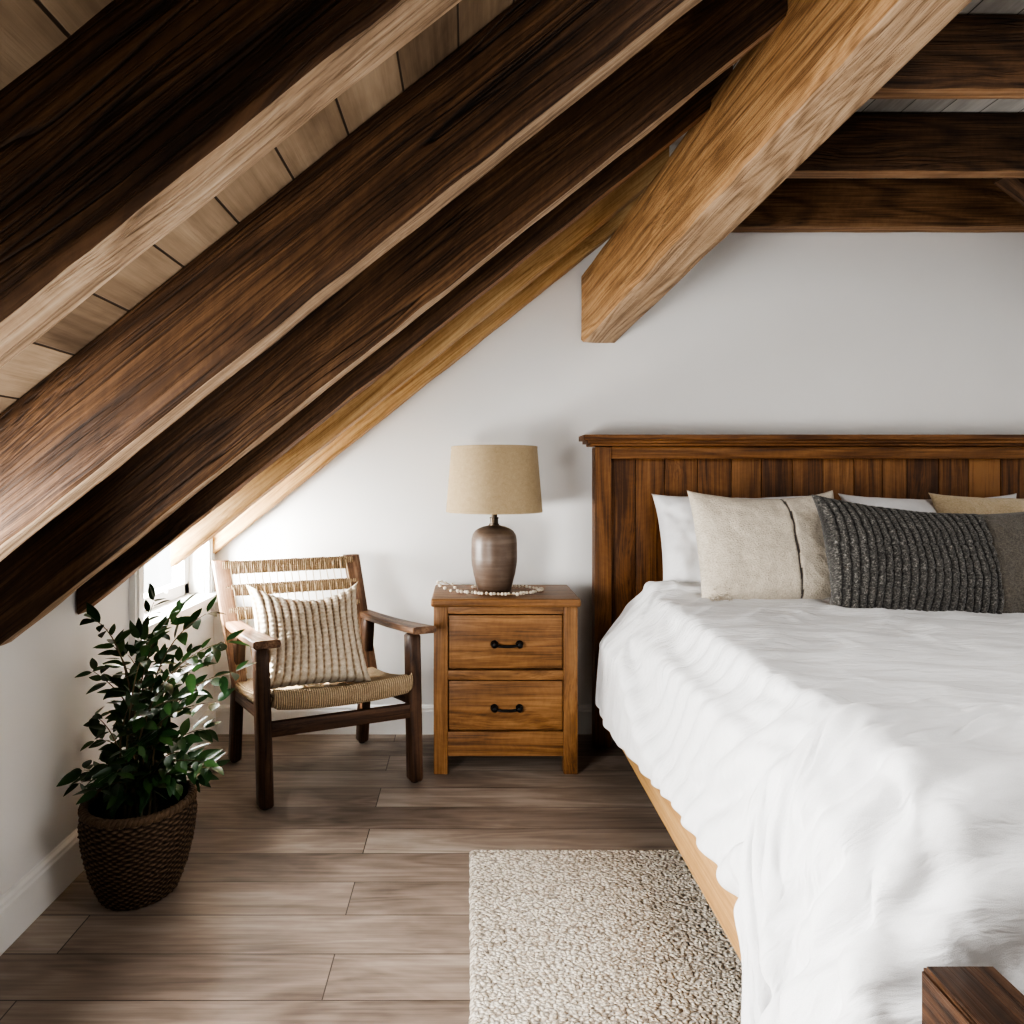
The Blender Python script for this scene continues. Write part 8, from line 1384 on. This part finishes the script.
M_CORD2 = fabric('pale cotton cord', (.40, .30, .19), (.66, .55, .40), scale=500)
m = MB()
rng = random.Random(11)
for i in range(17):
    t = (i + .5) / 17 * .94 + .03
    jit = rng.uniform(-.010, .010)
    pts = []
    for z in np.linspace(.772, .36, 16):
        a, b = bpt(-1, z), bpt(1, z)
        p = a.lerp(b, min(.97, max(.03, t + jit * math.sin((z - .36) * 9))))
        fr_ = -.016 if (abs(z - .748) < .03 or abs(z - .662) < .026 or abs(z - .575) < .03) else -.012
        pts.append(p + ay * fr_)
    tube(m, pts, .0021, 5)
m.obj('back_cords', M_CORD2, ch, label='thin vertical cords strung between the back rails')

# knitted cushion on the chair
CWd, CHt = .40, .385
def rows(u, v, s):
    x = (u + 1) / 2
    bow = .02 * (1 - v * v) * math.sin(u * 1.6)
    ph = (x + bow) * 14 * math.pi
    st_ = abs(math.sin(ph)) ** .7
    kn = .5 + .5 * math.sin(v * 62 + (0 if int((x + bow) * 14) % 2 else 1.6))
    return .010 * st_ + .005 * kn * st_
def rowpat(u, v, s):
    x = (u + 1) / 2
    bow = .02 * (1 - v * v) * math.sin(u * 1.6)
    w = abs(math.sin((x + bow) * 14 * math.pi))
    kn = .5 + .5 * math.sin(v * 62 + 1)
    return max(0.0, min(1.0, 1.25 - w * 1.9)) * (.55 + .45 * kn)
M_CKN = fabric('cream chunky knit', (.56, .47, .35), (.80, .72, .60), scale=300, bump=.6, patcol=(.30, .20, .105), fuzz=.3, slub=.4)
m = MB()
pillow(m, CWd, CHt, .15, nu=200, nv=130, pinch=.05, sag=.060, lump=.006, seed=8, fn=rows, patfn=rowpat, corner=.09, pw=.40)
chc = m.obj('cushion', M_CKN, angle=80)
cpos = ORI + cp(-.068, -.112, .366)
chc.matrix_world = Matrix.Translation(cpos) @ Matrix.Rotation(math.radians(28), 4, 'Z') @ Matrix.Rotation(math.radians(-34), 4, 'X') @ Matrix.Rotation(math.radians(3), 4, 'Y')
tag(chc, 'cream and tan striped knitted cushion propped on the seat of the woven armchair', 'cushion')

# ============================================================ potted plant
PC = Vector((-.884, 1.83, 0))
plant = thing('potted_plant', 'leafy green plant in a dark woven basket against the left wall', 'plant', PC)
k = 1.8 / F
bprof = [(.085, .0), (.094, .004), (.106, .03), (.121, .075), (.132, .12), (.139, .165), (.142, .20), (.140, .225), (.136, .240)]
pp = []
NB_ = 60
zs_ = np.linspace(0, .243, NB_)
rr_ = np.interp(zs_, [b for a, b in bprof], [a for a, b in bprof])
def weave(a, z, j):
    rows_ = z / .0072 + .5 * mnoise.noise(Vector((a * 3, z * 8, 4)))
    r_ = int(rows_)
    fr_ = rows_ - r_
    return .0034 * (abs(math.sin(fr_ * math.pi)) ** .6) * (.6 + .4 * math.sin(a * 30 + math.pi * r_ + 2.2 * mnoise.noise(Vector((a * 5, z * 30, 9))))) + .003 * mnoise.noise(Vector((a * 14, z * 90, 2)))
def weavep(a, z, j):
    rows_ = z / .0072 + .5 * mnoise.noise(Vector((a * 3, z * 8, 4))); r_ = int(rows_); fr_ = rows_ - r_
    return (abs(math.sin(fr_ * math.pi)) ** .6) * (.5 + .5 * math.sin(a * 30 + math.pi * r_ + 2.2 * mnoise.noise(Vector((a * 5, z * 30, 9)))))
T = NT('dark woven basket')
pa = T.n('Attribute', attribute_name='pat').outputs['Fac']
nn = T.noise(T.grain((140, 140, 140)), 1, 4, .65)
f_ = T.math('MULTIPLY_ADD', pa, .55, T.math('MULTIPLY', nn, .55))
M_BASK = T.set(Base_Color=T.ramp(f_, [(.25, (.014, .009, .006)), (.5, (.060, .038, .024)), (.85, (.16, .108, .068))]), Roughness=.8, Normal=T.bump(nn, .5, .003), Specular_IOR_Level=.25)
m = MB()
zf = np.linspace(0, .240, 200); rf = np.interp(zf, [b for a, b in bprof], [a for a, b in bprof])
lathe(m, list(zip(rf, zf)), 208, fn=weave, pat=weavep, cap1=False)
inner = [(.127, .240), (.126, .20), (.119, .15)]
lathe(m, inner, 60, cap0=False, cap1=False)
m.obj('basket', M_BASK, plant, angle=80)
m = MB()      # braided rim
for ph in (0, math.pi):
    pts = []
    for i in range(240):
        a = 2 * math.pi * i / 240
        r = .1325 + .0055 * math.cos(a * 34 + ph); z = .243 + .0055 * math.sin(a * 34 + ph)
        pts.append((r * math.cos(a), r * math.sin(a), z))
    tube(m, pts, .0072, 7, pat=.7, closed=True)
m.obj('basket_rim', M_BASK, plant, angle=80)
M_SOIL = plain('dark soil', (.018, .012, .009), .95, nscale=120, namt=.5, bump=.8)
m = MB(); vs, fs = [], []
nr, na = 14, 48
for j in range(nr + 1):
    r = .124 * j / nr
    for i in range(na):
        a = 2 * math.pi * i / na
        x, y = r * math.cos(a), r * math.sin(a)
        vs.append((x, y, .205 + .010 * mnoise.noise(Vector((x * 40, y * 40, 0))) + .012 * (1 - j / nr)))
for j in range(nr):
    for i in range(na):
        fs.append((j * na + i, j * na + (i + 1) % na, (j + 1) * na + (i + 1) % na, (j + 1) * na + i))
m.add(vs, fs); m.obj('soil', M_SOIL, plant)
T = NT('glossy green leaf')
pa = T.n('Attribute', attribute_name='pat').outputs['Fac']
nn = T.noise(T.grain((25, 25, 25)), 1, 3, .6)
col = T.ramp(T.math('MULTIPLY_ADD', pa, .7, T.math('MULTIPLY', nn, .3)), [(.1, (.010, .030, .010)), (.5, (.024, .066, .020)), (.85, (.065, .13, .035))])
M_LEAF = T.set(Base_Color=col, Roughness=.36, Specular_IOR_Level=.45, Subsurface_Weight=.0)
M_STEM = wood('plant stem', (.05, .035, .02), (.12, .09, .05), (.20, .16, .09), knots=0, crack=0, bump=.1)
tips = [(95, 620), (72, 672), (109, 682), (154, 602), (140, 640), (168, 625), (206, 614), (224, 642), (188, 655), (234, 672), (216, 702),
        (204, 729), (180, 738), (202, 762), (92, 716), (87, 740), (106, 764), (74, 782), (117, 772), (122, 690), (152, 662), (144, 715),
        (160, 692), (172, 775), (146, 762), (128, 655), (175, 700), (196, 690), (132, 738), (158, 735), (112, 645), (178, 610), (150, 640), (190, 672), (100, 790), (118, 792), (150, 788), (176, 782), (196, 775), (132, 780), (84, 770), (210, 768), (138, 745), (165, 750), (186, 752), (210, 655), (168, 718), (125, 715), (140, 690)]
rng = random.Random(21)
leaves, stems = MB(), MB()
def leaf(base, d, L, w, nrm, tone):
    d = d.normalized(); s = d.cross(nrm).normalized(); nn_ = s.cross(d).normalized()
    vs, gs, ps, fs = [], [], [], []
    n = 7
    curl = rng.uniform(-.05, .28); fold = rng.uniform(.10, .35)
    for k in range(n + 1):
        t = k / n
        half = w / 2 * (math.sin(math.pi * t ** .85) ** .85) * (1 - .25 * t) + .0004
        c = base + d * (L * t) - nn_ * (curl * L * t * t)
        for q in (-1, 0, 1):
            vs.append(c + s * (half * q) + nn_ * (abs(q) * half * fold))
            gs.append(vs[-1]); ps.append(max(0, min(1, tone + .12 * (q == 0))))
    for k in range(n):
        for q in (0, 1):
            a = k * 3 + q; fs.append((a, a + 1, a + 4, a + 3))
    leaves.add(vs, fs, gs, ps)
nl_ = 0
for (px, py) in tips:
    dep = 1.80 + rng.uniform(-.15, .17)
    tip = P(px, py, dep) - PC
    tip.x = max(tip.x, XL - PC.x + .05)
    bs = Vector((rng.uniform(-.05, .05), rng.uniform(-.05, .05), .21))
    hgt = tip.z - .21
    m1 = bs.lerp(tip, .35) + Vector(((0 - tip.x) * .34 + rng.uniform(-.03, .03), rng.uniform(-.03, .03), hgt * .22 + .02))
    m2 = bs.lerp(tip, .72) + Vector(((0 - tip.x) * .30 + rng.uniform(-.02, .02), rng.uniform(-.03, .03), abs(hgt) * .12 + .03))
    pts = []
    for i in range(15):
        t = i / 14
        p = bs * (1 - t) ** 3 + m1 * 3 * t * (1 - t) ** 2 + m2 * 3 * t * t * (1 - t) + tip * t ** 3
        pts.append(p)
    tube(stems, pts, [.0032 * (1 - .75 * i / 14) for i in range(15)], 6)
    start = 4 if hgt > .25 else 2
    for i in range(start, 15):
        if i == 14: cnt = 3
        else: cnt = 1 if rng.random() < .80 else 2
        tan = (pts[min(14, i + 1)] - pts[i - 1]).normalized()
        for c_ in range(cnt):
            side = tan.cross(Vector((0, -.45, 1))).normalized() * (1 if (i + c_) % 2 else -1)
            if i == 14 and c_ == 2: side *= .1
            rnd = Vector((rng.uniform(-1, 1), rng.uniform(-1, 1), rng.uniform(-.7, .5)))
            d = tan * rng.uniform(.4, .9) + side * .9 + rnd * .45
            L = rng.uniform(.038, .066)
            nrm = (Vector((0, 0, 1)) + Vector((rng.uniform(-.6, .6), rng.uniform(-1.1, .3), 0))).normalized()
            if abs(d.normalized().dot(nrm)) > .93: nrm = Vector((0, -1, .2))
            b0 = pts[i] + d.normalized() * .006
            if b0.x + d.normalized().x * L < XL - PC.x + .006: d.x = abs(d.x) * .3
            leaf(b0, d, L, L * rng.uniform(.40, .52), nrm, rng.uniform(.05, .75))
            nl_ += 1
stems.obj('stem', M_STEM, plant)
leaves.obj('foliage', M_LEAF, plant, angle=80)
# ============================================================ light and camera
cam = bpy.data.cameras.new('camera'); co_ = bpy.data.objects.new('camera', cam); link(co_)
co_.location = (0, 0, HC); co_.rotation_euler = (math.pi / 2, 0, 0)
cam.sensor_width = 36; cam.lens = F / 1024 * 36
cam.shift_x = (512 - VX) / 1024; cam.shift_y = -(512 - VY) / 1024
cam.clip_start = .05
SC.camera = co_

def area(name, loc, target, sx, sy, power, col=(1, 1, 1), spread=180):
    l = bpy.data.lights.new(name, 'AREA'); l.shape = 'RECTANGLE'; l.size = sx; l.size_y = sy; l.energy = power; l.color = col
    l.spread = math.radians(spread)
    o = bpy.data.objects.new(name, l); link(o); o.location = loc
    o.rotation_euler = (Vector(target) - Vector(loc)).to_track_quat('-Z', 'Y').to_euler()
    return o
area('window_daylight', (XL - .16, (WY0 + WY1) / 2, .80), (0.2, 2.45, .80), .54, .30, 70, (1, .985, .96))
area('left_daylight', (-.92, .80, .74), (1.3, 1.15, .70), .66, .56, 36, (1, .985, .96), 150)
area('room_fill', (1.25, .75, 2.28), (1.15, 1.3, .6), 1.0, .5, 13, (1, .985, .965), 150)  # unseen fill lamp added under the ceiling to brighten the bed top
sun = bpy.data.lights.new('low_sun', 'SUN'); sun.energy = 45; sun.angle = math.radians(1.2); sun.color = (1, .95, .86)
so = bpy.data.objects.new('low_sun', sun); link(so)
so.rotation_euler = Vector((.9, .03, -.70)).to_track_quat('-Z', 'Y').to_euler()
w = bpy.data.worlds.new('sky'); SC.world = w; w.use_nodes = True
nt = w.node_tree; bg = nt.nodes['Background']
tc = nt.nodes.new('ShaderNodeTexCoord'); sx_ = nt.nodes.new('ShaderNodeSeparateXYZ'); nt.links.new(tc.outputs['Generated'], sx_.inputs[0])
rp = nt.nodes.new('ShaderNodeValToRGB'); mpx = nt.nodes.new('ShaderNodeMath'); mpx.operation = 'MULTIPLY_ADD'; mpx.inputs[1].default_value = -1; mpx.inputs[2].default_value = 0; nt.links.new(sx_.outputs[0], mpx.inputs[0]); nt.links.new(mpx.outputs[0], rp.inputs[0])
rp.color_ramp.elements[0].position = .45; rp.color_ramp.elements[0].color = (1, 1, 1, 1)
rp.color_ramp.elements[1].position = .8; rp.color_ramp.elements[1].color = (1, 1, 1, 1)
nt.links.new(rp.outputs[0], bg.inputs[0]); bg.inputs[1].default_value = 3.0
SC.view_settings.view_transform = 'AgX'
try: SC.view_settings.look = 'AgX - High Contrast'
except Exception: pass
SC.view_settings.exposure = 0.35
